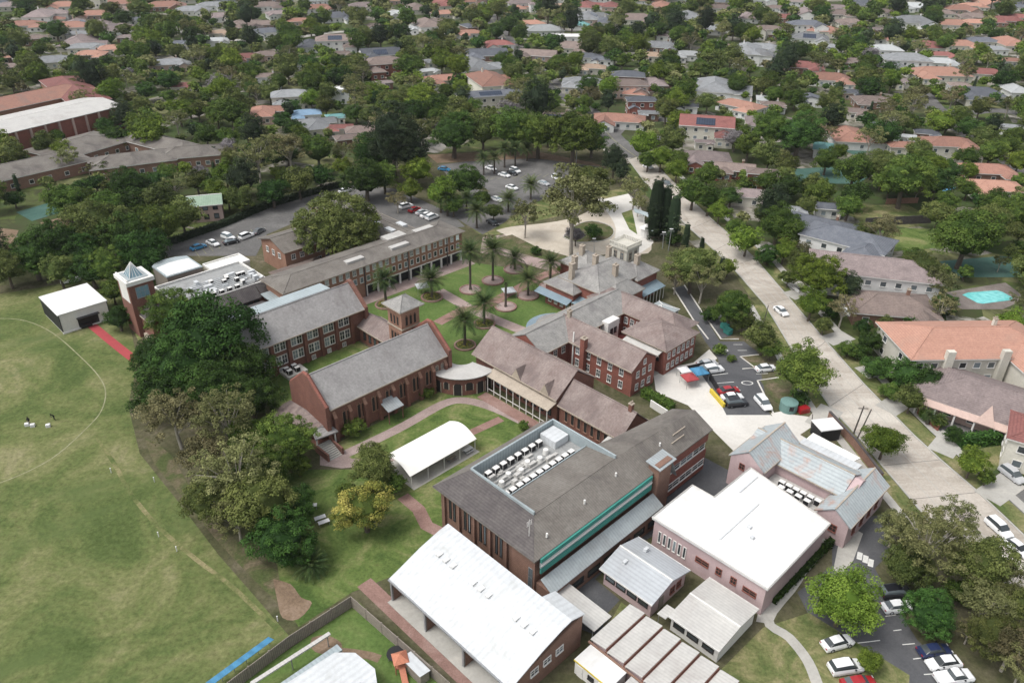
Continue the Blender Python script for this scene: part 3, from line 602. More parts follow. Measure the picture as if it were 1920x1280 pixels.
# ---- classroom block
t = campus('classroom_block', 'two storey red brick classroom block with long mauve grey roof and white bay windows', 'school building', 52.5, 130.6)
wall(t, 0, 32, 0, 9.4, 8.2, 'brick_red', 'gx', 3.7); roof(t, 0, 31.5, 0, 9.4, 8.2, 'gx', 3.7, 'roof_grey', .9, ohg=0, name='roof')
b = MB(); pr = [(-1, -.3), (10.4, -.3), (10.4, 8.0), (5.3, 12.6), (4.1, 12.6), (-1, 8.0)]
b.v = [(31.5, p[0], p[1]) for p in pr] + [(32.3, p[0], p[1]) for p in pr]; b.f = [tuple(5 - i for i in range(6)), tuple(6 + i for i in range(6))] + [(i, (i + 1) % 6, 6 + (i + 1) % 6, 6 + i) for i in range(6)]; b.m = [0] * 8
b.build('gable_parapet', 'brick_red', t)
b = MB(); b.slab([(1, 4.9, 12.25), (27, 4.9, 12.25), (27, 8.9, 12.0), (1, 8.9, 12.0)], .25); b.box(1.3, 26.7, 5.2, 8.7, 8, 11.75, 1); b.build('raised_metal_roof', ['blue_metal', 'wall_white'], t)
for i in range(8):
    x = 1.0 + i * 3.85
    b = MB(); b.box(x, x + .7, -.45, 0, -.3, 7.6); b.build('pier', 'brick_red', t)
for z, h in ((5.2, 1.9), (2.0, 1.9)):
    for i in range(7):
        x = 1.7 + i * 3.85; wins(t, 'b-', 0, x + .25, x + 2.9, 2, z, 1.05, h, 'white')
for i in range(7):
    if i % 2 == 0 or i > 3: wins(t, 'b-', 0, 2.2 + i * 3.85, 3.6 + i * 3.85, 1, .25, .8, .8, 'pale')
o = MB().box(0, 4.6, 0, 3.2, 0, .7).build('plant_platform', 'concrete', None, (*AB(62.5, 126.9), 0), R(45)); tag(o, 'low white concrete plinth against the classroom block', 'plinth')
t2 = campus('air_conditioner_bank', 'bank of white air conditioners on plinth beside the classroom block', 'air conditioner', 62.7, 127.2); t2.location.z = .7
for i in range(4): ac_unit(t2, .7 + (i % 2) * 1.8, .6 + (i // 2) * 1.3, 0)
# ---- low metal roofed link behind
t = campus('link_building', 'low flat building with pale blue metal roof behind the classroom block', 'building', 66, 140.2)
wall(t, 0, 18, 0, 6.6, 5.5, 'wall_white'); roof(t, 0, 18, 0, 6.6, 5.5, 'sy', .5, 'blue_metal', .2); b = MB(); b.box(10.5, 17, 3.2, 5.6, 5.6, 6.9); b.build('skylight', 'timber_grey', t)
# ---- north building
t = campus('boarding_house', 'long three storey orange brick building with brown roof above a white pillared arcade', 'school building', 83.8, 147.4)
wall(t, 0, 44, 1.2, 9.4, 8.3, 'brick_orange', name='wall'); b = MB(); b.box(0, 12.6, 0, 1.2, -.3, 8.3); b.box(12.6, 44, 0, 1.19, 3.05, 8.3); b.build('upper_wall', 'brick_orange', t)
b = MB(); b.box(12.6, 44, -.06, 1.1, 2.75, 3.04)
for i in range(10): x = 12.9 + i * 3.42; b.box(x - .2, x + .2, 0, .4, -.2, 2.75)
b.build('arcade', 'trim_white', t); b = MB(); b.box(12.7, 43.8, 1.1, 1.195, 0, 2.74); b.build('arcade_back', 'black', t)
roof(t, -9, 44, 0, 9.4, 8.3, 'hx', 1.5, 'roof_brown', .7)
wall(t, -8.6, 0, 1.6, 9.2, 8.3, 'brick_orange', name='wall')
for z in (6.5, 4.1): wins(t, 'b-', 0, 1, 43.4, 22, z, .85, 1.3, 'pale' if z > 5 else 'plain')
for x in (12.4, 25.6, 38.6): MB().box(x, x + .22, -.22, 0, 0, 8.2).build('downpipe', 'roof_dark', t)
for x, y, w, d in ((9, 1.6, 5, 1.6), (22, 1.2, 5.5, 1.6), (33, 5.5, 6, 1.8), (24.5, 6.2, 6, 3.2)): MB().box(x, x + w, y, y + d, 8.9, 9.6).build('skylight', 'pale_metal', t)
wins(t, 'a+', 44, 1.5, 9, 3, 6.5, .9, 1.3, 'plain'); wins(t, 'a+', 44, 1.5, 9, 3, 4.1, .9, 1.3, 'plain')
# ---- rear wings round the domed tree
t = campus('rear_wing', 'orange brick wing with a dark low roof beside the rear car park', 'school building', 88.5, 171)
wall(t, 0, 32, 0, 12, 6.6, 'brick_orange', 'gx', 1.9); roof(t, 0, 32, 0, 12, 6.6, 'gx', 1.9, 'roof_brown', .6)
wins(t, 'a-', 0, 1.5, 10.5, 3, 4, 1, 1.3, 'white'); wins(t, 'b-', 0, 1, 31, 12, 4, 1, 1.3, 'white'); wins(t, 'b-', 0, 1, 31, 12, 1.2, 1, 1.3, 'white')
t = campus('cross_wing', 'brown roofed wing running from the rear car park down to the arcaded building', 'school building', 112.2, 157.4)
wall(t, 0, 10, 0, 26, 6.6, 'brick_orange', 'gy', 1.9); roof(t, 0, 10, 0, 38, 6.6, 'gy', 1.9, 'roof_brown', .6); wall(t, .5, 9.5, 26, 37.6, 6.4, 'brick_orange', 'gy', 1.9)
for x, y in ((2.5, 10), (2.2, 3), (6.8, 4), (6.8, 24)): MB().box(x, x + 1.6, y, y + 3.2, 7.5, 8.3).build('skylight', 'white_metal', t)
wins(t, 'a-', 0, 1, 12, 4, 3.6, 1, 1.3, 'white')
t = campus('tiled_pavilion', 'low pavilion with a mottled brown hip roof between rear wing and arcaded building', 'building', 83.4, 158.4)
wall(t, 0, 13, 0, 11, 2.9, 'wall_cream'); roof(t, 0, 13, 0, 11, 2.9, 'hx', 1.7, 'h_brown', .6); wins(t, 'a-', 0, 1, 10, 3, .9, 1, 1.2, 'plain')
# ---- west complex
t = campus('entrance_tower', 'tall dark brick tower topped by a glass pyramid and white cornice', 'tower', 47.9, 164.9)
b = MB(); b.box(0, 5.4, 0, 6.2, -.3, 12.6); b.build('wall', 'brick_red', t)
b = MB(); b.box(-.35, 5.75, -.35, 6.55, 12.6, 13.5); b.box(0, .3, 0, 6.2, 13.5, 13.9); b.build('cornice', 'trim_white', t)
b = MB(); b.box(.5, 4.9, .5, 5.7, 13.5, 13.65); b.build('roof_deck', 'grey_metal', t)
b = MB(); c = [(1.2, 1.4, 13.65), (4.2, 1.4, 13.65), (4.2, 4.8, 13.65), (1.2, 4.8, 13.65)]; a_ = (2.7, 3.1, 16.6)
for i in range(4):
    p, q = c[i], c[(i + 1) % 4]; b.face([p, q, a_]); b.tube([p, a_], .1, 4, 1)
    for k in (1, 2, 3): m_ = tuple(p[j] + (q[j] - p[j]) * k / 4 for j in range(3)); b.tube([m_, a_], .05, 4, 1)
b.build('glass_pyramid', ['glass_blue', 'trim_white'], t)
b = MB(); b.box(-.03, 0, .9, 5.3, 8.2, 12.2); b.build('white_panel', 'trim_white', t); wins(t, 'b-', 0, 1.1, 4.4, 1, 9.4, 2.6, 2.4, 'blue')
t = campus('gabled_porch', 'small dark roofed brick porch at the foot of the glass topped tower', 'porch', 49.0, 158.9)
wall(t, 0, 5, 0, 5.9, 5.4, 'brick_red', 'gy', 2.2); roof(t, 0, 5, 0, 5.9, 5.4, 'gy', 2.2, 'roof_dark', .2, 'trim_stone')
b = MB(); b.box(-.6, 0, -1.4, 5, -.3, 1.4); b.box(-.6, 5, -1.4, -.8, -.3, 1.4); b.build('ramp_wall', 'trim_stone', t)
t = campus('science_block', 'flat roofed block crowded with white rooftop plant beside the glass topped tower', 'school building', 55.6, 152)
wall(t, 0, 21, 6, 20, 6.8, 'brick_red'); roof(t, 0, 21, 6, 20, 6.8, 'fl', .5, 'deck_grey', .1, 'trim_white')
b = MB(); b.slab([(-1, 3.2, 5.0), (17.4, 3.2, 5.0), (17.4, 6.2, 7.6), (-1, 6.2, 7.6)], .2); b.slab([(17.4, 1.6, 5.0), (21, 4.4, 5.4), (21, 8.0, 7.6), (17.4, 6.2, 7.6)], .2); b.build('eaves_roof', 'roof_brown2', t)
wall(t, -.2, 17.2, 3.7, 6, 4.9, 'brick_red'); wins(t, 'b-', 3.7, 1, 17, 10, 2.8, 1.2, 1.6, 'dark')
b = MB(); b.slab([(-4.6, 8, 5.2), (0, 8, 7.5), (0, 19, 7.5), (-4.6, 19, 5.2)], .2); b.build('eaves_roof', 'roof_brown2', t); wall(t, -4.2, 0, 8.6, 18.6, 5.1, 'brick_red')
b = MB(); b.slab([(0, 0, 5.2), (17, 0, 5.2), (17, 2.6, 4.4), (0, 2.6, 4.4)], .2); b.build('lower_roof', 'roof_brown2', t); wall(t, .3, 16.7, .2, 2.5, 4.1, 'brick_red')
b = MB(); b.slab([(17.2, -2, 5.6), (21.5, -2, 5.6), (21.5, 3.2, 5.9), (17.2, 3.2, 5.9)], .2); b.build('metal_roof', 'blue_metal', t)
rr = random.Random(5)
for i in range(4): ac_unit(t, 8 + i * 1.9, 6.9, 7.0)
for i in range(9): ac_unit(t, 5.2 + rr.random() * 14, 8 + rr.random() * 6, 7.0, rr.choice((0, R(90))))
b = MB()
for i in range(16): x, y = 4.5 + rr.random() * 15, 7.5 + rr.random() * 7; b.box(x, x + .5 + rr.random() * 1.8, y, y + .4 + rr.random() * 1.2, 7.0, 7.3 + rr.random() * .9)
for i in range(8): y = 8 + i * .9; b.tube([(4 + rr.random() * 3, y, 7.5), (14 + rr.random() * 5, y, 7.5)], .13, 5)
b.build('rooftop_plant', 'white_metal', t); b = MB(); b.box(.4, 4, 7, 8, 7.0, 7.35); b.box(.4, 1.4, 8, 13, 7.0, 7.35); b.build('solar_panel', 'solar', t)
t = campus('lecture_theatre', 'white roofed theatre with a curved pale blue edge near the glass topped tower', 'building', 60.3, 176.4)
cv = [(0, 0), (8.8, 0), (8.8, 8.6), (6.6, 9.8), (3.6, 10.2), (1.2, 9.4), (0, 8.2)]
MB().prism(cv, -.3, 6.6).build('wall', 'timber_grey', t); MB().prism([(x * 1.02 - .1, y * 1.02 - .1) for x, y in cv], 6.6, 6.9).build('roof_edge', 'blue_metal', t)
MB().prism([(.3, .3), (8.4, .3), (8.4, 6.6), (6, 7.2), (3.6, 7.3), (.3, 6.4)], 6.9, 7.0).build('roof', 'white_membrane', t)
t = campus('link_terrace', 'white roofed terrace block between theatre and rear car park', 'building', 70, 172.5)
wall(t, 0, 9.5, 0, 5.5, 6.2, 'wall_cream'); roof(t, 0, 9.5, 0, 5.5, 6.2, 'fl', .35, 'cream_membrane', .1, 'trim_white'); wins(t, 'a-', 0, .6, 5, 2, 3.2, 1, 1.4, 'plain')
# ---- curved cloister
t = campus('curved_cloister', 'curved single storey brick cloister with pale flat roof and arched doorways beside the chapel', 'cloister', 89.5, 104)
def arc(r, n=14, a0=172, a1=282): return [(r * math.cos(R(a0 + (a1 - a0) * k / n)), r * math.sin(R(a0 + (a1 - a0) * k / n))) for k in range(n + 1)]
MB().prism(arc(7.4) + arc(3.2)[::-1], -.3, 3.9).build('wall', 'brick_red', t)
b = MB(); b.prism(arc(7.9) + arc(2.8)[::-1], 3.9, 4.12, 1); b.prism(arc(8.1) + arc(2.7)[::-1], 4.13, 4.3); b.build('roof', ['pale_metal', 'black'], t)
for k, (w, h) in zip((188, 204, 222, 240, 258, 274), ((1.5, 2.4), (1.0, 1.4), (1.5, 2.4), (1.4, 1.4), (1.4, 2.4), (1.5, 2.4))):
    x, y = 7.42 * math.cos(R(k)), 7.42 * math.sin(R(k)); z = 0 if h > 2 else 1.2
    bb = MB(); bb.box(-w / 2, w / 2, -.06, .25, z, z + h); bb.box(-w / 2 + .2, w / 2 - .2, -.06, .25, z + h, z + h + .3); bb.box(-w / 2 - .15, -w / 2, -.12, .2, z, z + h, 1); bb.box(w / 2, w / 2 + .15, -.12, .2, z, z + h, 1)
    bb.build('doorway' if h > 2 else 'window', ['dark_void', 'trim_stone'], t, (x, y, 0), R(k + 90))
# ---- refectory hall
t = campus('refectory_hall', 'brick dining hall with a broad mauve tiled roof, small dormers and timber veranda', 'hall', 91.6, 79.4)
wall(t, 0, 10.6, 0, 22.5, 5.4, 'brick_red', 'gy', 3.9); roof(t, 0, 10.6, 0, 23.2, 5.4, 'gy', 3.9, 'roof_purple', .5, ohg=.15)
b = MB(); b.slab([(-2.6, 0, 3.9), (-.02, 0, 4.6), (-.02, 17, 4.6), (-2.6, 17, 3.9)], .14); b.build('veranda_roof', 'trim_stone', t)
for i in range(10): MB().cyl(-2.4, .3 + i * 1.8, 0, 3.8, .09, 8).build('veranda_post', 'trim_white', t)
MB().box(-2.45, -2.36, .3, 16.5, .85, .95).build('rail', 'trim_white', t)
for y in (1.6, 9.2):
    b = MB(); b.prism([(-.5, y), (-.5, y + 2.6), (2.2, y + 1.3)], lambda p: 5.0 if p[0] < 0 else 7.2, lambda p: 5.0 + .02 if p[0] < 0 and False else (7.3 if p[0] > 0 else 5.1))
    b.face([(-.5, y, 5.1), (-.5, y + 2.6, 5.1), (-.5, y + 1.3, 7.4)][::-1], 1); b.face([(-.5, y, 5.1), (-.5, y + 1.3, 7.4), (2.2, y + 1.3, 7.4)][::-1]); b.face([(-.5, y + 2.6, 5.1), (2.2, y + 1.3, 7.4), (-.5, y + 1.3, 7.4)][::-1])
    b.build('dormer', ['roof_purple', 'trim_stone'], t)
wins(t, 'a-', 0, 1, 17, 8, 1, 1, 1.9, 'dark'); wins(t, 'b-', 0, 2, 8.6, 3, 1.2, 1, 2, 'dark')
# ---- small hall
t = campus('music_hall', 'narrow brick hall with a steep mauve roof between dining hall and library', 'hall', 91.9, 64.4)
wall(t, 0, 7.6, 0, 14.6, 4.4, 'brick_red', 'gy', 3.4); roof(t, 0, 7.6, 0, 14.6, 4.4, 'gy', 3.4, 'roof_purple', .5, ohg=.2)
wins(t, 'a-', 0, 1, 13.6, 8, 1.2, .7, 2.2, 'lancet'); wins(t, 'b-', 0, 2.2, 5.4, 2, 2, .8, 2, 'white')
b = MB(); b.slab([(-3.4, -1, 3.2), (-.02, -1, 3.9), (-.02, 2.4, 3.9), (-3.4, 2.4, 3.2)], .2); b.build('lean_to', 'pale_metal', t)
chimney(t, 3.8, 1.2, 7, 9.2, .7)
# ---- dormitory
t = campus('dormitory', 'large two storey bright brick dormitory with wings round a red paved courtyard', 'school building', 103.2, 71.6)
wall(t, 5.4, 13, 3.4, 21, 6.3, 'brick_bright', 'gy', 2.5); roof(t, 5.4, 13, 3.4, 25, 6.3, 'gy', 2.5, 'roof_purple', .55, ohg=.25)
wall(t, -3, 27.5, 20.2, 29.4, 6.2, 'brick_bright', 'gx', 2.5); roof(t, -3, 27.5, 20.2, 29.4, 6.2, 'gx', 2.5, 'roof_heritage', .5, ohg=0)
wall(t, 23.6, 31, 8, 29, 6.1, 'brick_bright'); roof(t, 23.6, 31, 6, 30, 6.1, 'hy', 2.3, 'roof_purple', .5)
wall(t, 16.8, 27.8, 3.6, 14.4, 5.9, 'brick_bright'); roof(t, 16.8, 27.8, 3.6, 14.4, 5.9, 'hx', 2.5, 'roof_purple', .5)
MB().box(13.05, 23.5, 14.5, 20.1, 0, .35).build('courtyard_floor', 'red_floor', t); MB().box(13.05, 16.7, 4.6, 14.4, 0, .3).build('courtyard_floor', 'concrete_grey', t)
b = MB(); b.slab([(13.9, 4.4, 4.9), (16.79, 4.4, 5.5), (16.79, 13.6, 5.5), (13.9, 13.6, 4.9)], .14); b.build('balcony_roof', 'pale_metal', t)
wins(t, 'a-', 16.8, 5, 13, 8, 3.0, .7, 1.3, 'dark'); MB().box(13.9, 14.1, 4.5, 13.5, 2.6, 3.4).build('balcony_rail', 'trim_white', t)
wins(t, 'a-', 5.4, 4.6, 19, 5, 3.9, .9, 1.5, 'white'); wins(t, 'a-', 5.4, 4.6, 19, 5, 1.0, .9, 1.6, 'white')
for z in (3.9, 1.0): wins(t, 'b-', 3.4, 6.2, 12.2, 3, z, .8, 1.3, 'white')
wins(t, 'b-', 3.4, 8.2, 10.2, 1, 6.3, .7, 1.0, 'white')
for z in (3.7, 1.1): wins(t, 'b-', 3.6, 17.2, 27.4, 6, z, .75, 1.3, 'white')
for z in (3.7, 1.1): wins(t, 'a+', 31, 9, 27, 8, z, .9, 1.4, 'white'); wins(t, 'a-', 23.6, 15, 20, 3, z, .9, 1.4, 'white'); wins(t, 'b-', 8, 28.2, 30.6, 1, z, .8, 1.3, 'white')
wins(t, 'b-', 20.2, 13.6, 23, 5, 3.9, .9, 1.4, 'white'); wins(t, 'b-', 20.2, -2.4, 5, 3, 3.8, .9, 1.4, 'white')
chimney(t, 4.8, 15.6, 0, 8.6, 1.1, 'brick_bright'); chimney(t, 9.2, 23.6, 8, 10.2, .8, 'trim_stone')
MB().box(5.1, 5.35, 18.6, 18.9, 0, 8.6).build('downpipe', 'trim_white', t)
wall(t, 16.2, 20, 18.4, 20.2, 6.6, 'trim_white'); wins(t, 'b-', 18.4, 16.8, 19.4, 2, 3.6, .7, 1.2, 'dark')
# blue edged curved veranda on the quadrangle side
b = MB(); b.prism([(11 + 6.4 * math.cos(R(a)), 29.5 + 6.0 * math.sin(R(a))) for a in range(0, 181, 15)], 3.3, 3.5, 0); b.build('veranda_roof', 'veranda_blue', t)
b = MB(); b.prism([(11.5 + 4.6 * math.cos(R(a)), 29.5 + 4.2 * math.sin(R(a))) for a in range(0, 181, 15)], -.2, 4.2, 1, 0); b.build('round_bay', ['roof_heritage', 'brick_bright'], t)
b = MB(); b.slab([(18, 29.6, 4.2), (27, 29.6, 4.2), (27, 31.4, 3.6), (18, 31.4, 3.6)][::-1], .12); b.build('veranda_roof', 'veranda_blue', t)
b = MB(); b.slab([(-3, 29.6, 4.2), (4.4, 29.6, 4.2), (4.4, 31.2, 3.6), (-3, 31.2, 3.6)][::-1], .12); b.build('veranda_roof', 'veranda_blue', t)
# ---- heritage mansion
t = campus('mansion', 'old mansion with pale tiled hips, blue verandas, tall cream chimneys and stuccoed lookout tower', 'mansion', 127.5, 97.2)
wall(t, 1, 19, 3, 15, 7, 'brick_bright'); roof(t, 1, 19, 3, 15, 7, 'hx', 3.4, 'roof_heritage', .5)
wall(t, -1.4, 8.6, 8.8, 17.6, 5.4, 'brick_bright'); roof(t, -1.4, 8.6, 8.8, 17.6, 5.4, 'hx', 3.0, 'roof_heritage', .5)
wall(t, 8.6, 18, 13, 22, 6.4, 'brick_bright'); roof(t, 8.6, 18, 13, 22, 6.4, 'hx', 3.0, 'roof_heritage', .5)
wall(t, 3.2, 13, -.6, 5, 5.4, 'brick_bright'); roof(t, 3.2, 13, -.6, 5, 5.4, 'hy', 2.6, 'roof_heritage', .4)
wall(t, 14, 22, 2, 9, 6.4, 'brick_bright'); roof(t, 14, 22, 2, 9, 6.4, 'hx', 2.8, 'roof_heritage', .5)
for q_ in ([(-1.8, 2.6, 3.4), (.98, 2.6, 4.2), (.98, 9.2, 4.2), (-1.8, 9.2, 3.4)], [(1, .4, 3.4), (3.1, .4, 3.4), (3.1, 2.98, 4.2), (1, 2.98, 4.2)], [(13.2, -1, 3.4), (22, -1, 3.4), (22, 1.98, 4.2), (13.2, 1.98, 4.2)], [(-3.4, 9, 3.2), (-1.42, 9, 3.9), (-1.42, 19.6, 3.9), (-3.4, 19.6, 3.2)]): b = MB(); b.slab(q_, .12); b.build('veranda_roof', 'veranda_blue', t)
for i in range(6): MB().cyl(-1.6, 2.9 + i * 1.2, 0, 3.4, .08, 6).build('veranda_post', 'trim_white', t)
for i in range(7): MB().cyl(13.5 + i * 1.35, -.8, 0, 3.4, .08, 6).build('veranda_post', 'trim_white', t)
for x, y, z in ((1.4, 12, 11.4), (4.6, 14, 11.6), (9, 5, 11), (15, 12, 11.6), (12, 18, 11), (17.4, 5, 11), (8, 10.4, 12)): chimney(t, x, y, 6, z, 1.1, 'trim_stone')
for s, c, s0, s1, n in (('a-', -1.4, 9.4, 17, 4), ('b-', -.6, 4, 12.4, 4), ('a-', 1, 3.6, 8.4, 3), ('b-', 2, 15, 21.4, 4)): wins(t, s, c, s0, s1, n, 1.1, .8, 1.8, 'white')
wins(t, 'b-', 3, 14, 18.6, 2, 4.7, .8, 1.5, 'white')
b = MB(); b.box(19, 24, 9.4, 14.4, -.3, 10.2, 1); b.box(19.01, 23.99, 9.41, 14.39, 3, 7, 0); b.box(18.6, 24.4, 9, 14.8, 10.2, 10.7, 1)
for k in range(11):
    for p in ((18.7 + k * .55, 9.1), (18.7 + k * .55, 14.55), (18.7, 9.1 + k * .55), (24.15, 9.1 + k * .55)): b.box(p[0], p[0] + .16, p[1], p[1] + .16, 10.7, 11.5, 1)
b.box(18.6, 24.4, 9.0, 9.3, 11.5, 11.65, 1); b.box(18.6, 18.9, 9.3, 14.8, 11.5, 11.65, 1); b.box(24.1, 24.4, 9.3, 14.8, 11.5, 11.65, 1)
b.build('lookout_tower', ['brick_orange', 'wall_cream'], t); wins(t, 'b-', 9.4, 19.4, 23.6, 2, 7.4, .9, 1.9, 'stone'); wins(t, 'a-', 19, 9.8, 14, 2, 7.4, .9, 1.9, 'stone')
t = campus('glass_conservatory', 'low conservatory with pale ribbed roof tucked between mansion and dormitory', 'conservatory', 136.5, 87.4)
wall(t, 0, 6, 0, 5.5, 2.6, 'trim_white'); roof(t, 0, 6, 0, 5.5, 2.6, 'hx', 1.4, 'grey_metal', .2, 'trim_white'); wins(t, 'b-', 0, .3, 5.7, 5, .5, .7, 1.7, 'dark'); wins(t, 'a-', 0, .3, 5.2, 4, .5, .7, 1.7, 'dark')
# ---- library and gymnasium
t = campus('library', 'big brick library with brown metal roof, sunken rooftop plant deck and green clerestory strip', 'library', 57.4, 52.3)
wall(t, 0, 42, 0, 4.6, 8.8, 'brick_brown'); wall(t, 0, 23.4, 4.55, 20, 8.8, 'brick_brown')
b = MB()
Z, Zr = 9.0, 11.0   # eaves, ridge
q = lambda *p: b.slab(list(p), .22)
q((-.9, -.7, Z), (27.2, -.7, Z), (27.2, 4.3, Zr), (4.2, 4.3, Zr)); q((-.9, -.7, Z), (4.2, 4.3, Zr), (4.2, 17.6, Zr + .3), (-.9, 20.9, Z)); q((23.2, 20.9, Z), (-.9, 20.9, Z), (4.2, 17.6, Zr + .3), (22.4, 17.6, Zr + .3))
q((27.2, -.7, Z), (42.6, -.7, Z), (42.6, 3.2, Zr), (27.2, 4.3, Zr)); q((42.6, -.7, Z), (43.6, 3.2, Z - .3), (42.6, 3.2, Zr)); q((25, 4.3, Zr), (42.6, 3.2, Zr), (42.6, 7.6, Z), (29, 9.4, Z)); q((22.4, 4.3, Zr), (25, 4.3, Zr), (29, 9.4, Z), (22.4, 10.4, Z + .4))
q((22.4, 10.4, Zr), (24.6, 10.4, Z), (24.6, 20.9, Z), (22.4, 17.6, Zr + .3))
b.build('roof', 'roof_brown', t)
b = MB(); b.slab([(-.88, -.6, Z + .06), (4.1, 4.3, Zr + .06), (4.1, 17.6, Zr + .36), (-.88, 20.8, Z + .06)], .05); b.build('west_roof_slope', 'roof_brown2', t)
wall(t, 29, 42, 4.55, 7.2, 8.6, 'brick_brown')
b = MB(); b.slab([(4.2, 4.35, Zr + .02), (22.4, 4.35, Zr + .02), (22.4, 10.2, 10.2), (4.2, 10.2, 10.2)], .15); b.build('inner_roof', 'roof_brown', t)
MB().box(4.3, 22.3, 10.2, 17.5, 8.9, 9.3).build('plant_deck', 'deck_grey', t)
b = MB(); b.box(4.0, 4.3, 4.3, 17.7, 9, Zr + .55); b.box(4.3, 22.3, 17.5, 17.8, 9, Zr + .55); b.box(22.3, 22.6, 4.3, 17.8, 9, Zr + .55); b.box(4.3, 22.3, 10.1, 10.25, 9, 10.35); b.build('plant_screen', 'blue_metal', t)
MB().box(18.9, 22.1, 13.8, 17.2, 9.3, 10.7).build('plant_room', 'white_metal', t)
for i in range(11): ac_unit(t, 5.0 + i * 1.45, 10.9, 9.3)
for i in range(8): ac_unit(t, 6.4 + i * 1.6, 16.2, 9.3)
rr = random.Random(8)
for i in range(6): MB().cyl(6.5 + i * 2.1, 13.4 + (i % 2) * .7, 9.3, 10.2, .5, 12, 0, .42).build('exhaust_fan', 'trim_white', t)
b = MB()
for i in range(16): x = 5 + rr.random() * 12; yy = 11.9 + rr.random() * 3.4; b.box(x, x + .4 + rr.random() * 1.6, yy, yy + .3 + rr.random() * .9, 9.3, 9.5 + rr.random() * .7)
for i in range(5): b.tube([(5 + i * .3, 12 + i * .8, 9.6), (17.6 - i, 12 + i * .8, 9.6)], .1, 5)
b.build('duct', 'pale_metal', t)
for x in (5.2, 8.6, 12.0, 15.4, 18.8): MB().box(-.4, 0, x, x + .35, -.3, 8.2).build('pier', 'brick_brown', t)
for i in range(4): wins(t, 'a-', 0, 6.2 + i * 3.4, 8.1 + i * 3.4, 2, 4.2, .3, 3.4, 'dark'); wins(t, 'a-', 0, 6.2 + i * 3.4, 8.1 + i * 3.4, 2, 1.4, .4, .9, 'dark')
wins(t, 'a-', 0, .3, 1.2, 1, 2.5, .6, 3.6, 'blue')
b = MB(); b.slab([(.2, -3.2, 3.9), (26, -3.2, 3.9), (26, -1.0, 5.2), (.2, -1.0, 5.2)], .15); b.build('aisle_roof', 'grey_metal', t); wall(t, .3, 26, -2.9, 0, 3.8, 'brick_brown')
b = MB(); b.box(.2, 25.4, -1.0, -.72, 8.2, 8.9, 0); b.box(.2, 25.4, -1.0, -.75, 6.2, 7.2, 0); b.box(.2, 25.4, -.92, -.68, 7.2, 8.2, 1); b.box(.2, 25.4, -1.05, -.9, 7.62, 7.76, 2); b.build('clerestory', ['green_paint', 'glass_pale', 'trim_white'], t)
for i in range(7): wins(t, 'b-', -2.9, 1 + i * 3.6, 3.8 + i * 3.6, 1, 1.2, 2.4, .9, 'dark')
MB().box(26.0, 29.4, -1.6, .4, -.3, 10.6).build('stair_tower', 'brick_brown', t); b = MB(); b.slab([(25.6, -2, 10.4), (30, -2, 10.4), (30, .8, 10.8), (25.6, .8, 10.8)], .15); b.slab([(29.4, -1.6, 10.2), (31.4, -1.6, 6.0), (31.4, -.1, 6.0), (29.4, -.1, 10.2)], .1); b.build('stair_roof', 'grey_metal', t)
MB().box(31, 42.3, -.25, 0, 6.5, 8.2).build('spandrel', 'brick_bright', t); MB().box(31, 42.3, -.25, 0, .4, 4.8).build('spandrel', 'brick_bright', t)
wins(t, 'b-', 0, 31, 42, 3, 5.1, 3.3, 1.1, 'white'); wins(t, 'b-', -.25, 31, 42, 3, 1.8, 3.3, 1.1, 'white')
for x, y, z in ((12, 1.6, 9.95), (20, 2.2, 10.1), (31, 2, 10.1), (3.2, .9, 9.75)): MB().cyl(x, y, z, z + .7, .16, 8).build('vent', 'trim_white', t)
for k in range(2): MB().box(33 + k * 1.5, 36.5 + k * 1.5, 1.0 + k * .9, 1.15 + k * .9, 9.9 + k * .4, 10.15 + k * .4).build('skylight', 'trim_stone', t)
b = MB(); b.tube([(1.4, 2.6, 9.9), (1.4, 2.6, 13)], .05, 5)
for k in range(4): b.tube([(.9, 2.6, 12 + k * .25), (1.9, 2.6, 12 + k * .25)], .03, 4)
b.build('antenna', 'trim_white', t)
# ---- big white roofed shed
t = campus('sports_shed', 'large open sided shed with a long white roof and brick end wall', 'shed', 43.4, 42.6)
def zr(a): return 4.0 + .37 * min(a, 5.4) + .26 * min(max(a - 5.4, 0), 4.5)
b = MB(); st = [0, 1.8, 3.6, 5.4, 7.2, 9, 10.8, 13.4]
for s, e in zip(st, st[1:]): b.slab([(s - .2 * (s == 0), 0 if s < 9 else .0, zr(s)), (e, 0, zr(e) - (.9 if e > 12 else 0)), (e, 24.3 if e <= 10.8 else 5.3, zr(e) - (.9 if e > 12 else 0)), (s - .2 * (s == 0), 24.3 if e <= 10.8 else 5.3, zr(s))], .16)
b.build('roof', 'white_metal', t)
for r0 in (4.2, 12.4, 19.6):
    for k in range(3): x = 6.4; MB().box(x - .45, x + .45, r0 + (k - 1) * 1.5 - .35, r0 + (k - 1) * 1.5 + .35, zr(x) + .02, zr(x) + .28).build('skylight', 'white_membrane', t)
MB().box(-.42, -.22, 0, 24.3, 3.72, 3.95).build('gutter', 'steel', t); MB().box(-.05, 10.8, 24.3, 24.42, 3.7, 3.9) if False else None
MB().box(-1.0, 11, .3, 24, 0, .14).build('floor_slab', 'concrete_grey', t)
b = MB(); b.prism([(0.6, .2), (13.2, .2), (13.2, .55), (.6, .55)], -.2, lambda p: zr(p[0]) - (.9 if p[0] > 12 else .0) - .2); b.build('end_wall', 'brick_brown', t)
MB().box(10.4, 10.7, .55, 24, -.2, 6.7).build('back_wall', 'brick_brown', t)
for y in (8.6, 16.4, 23.8): MB().box(-.2, 3, y - .15, y + .15, 0, 3.4).build('cross_wall', 'brick_brown', t); 
for y in (.6, 8.6, 16.4, 23.8): MB().box(-.35, -.05, y - .15, y + .15, 0, 3.9).build('post', 'steel', t)
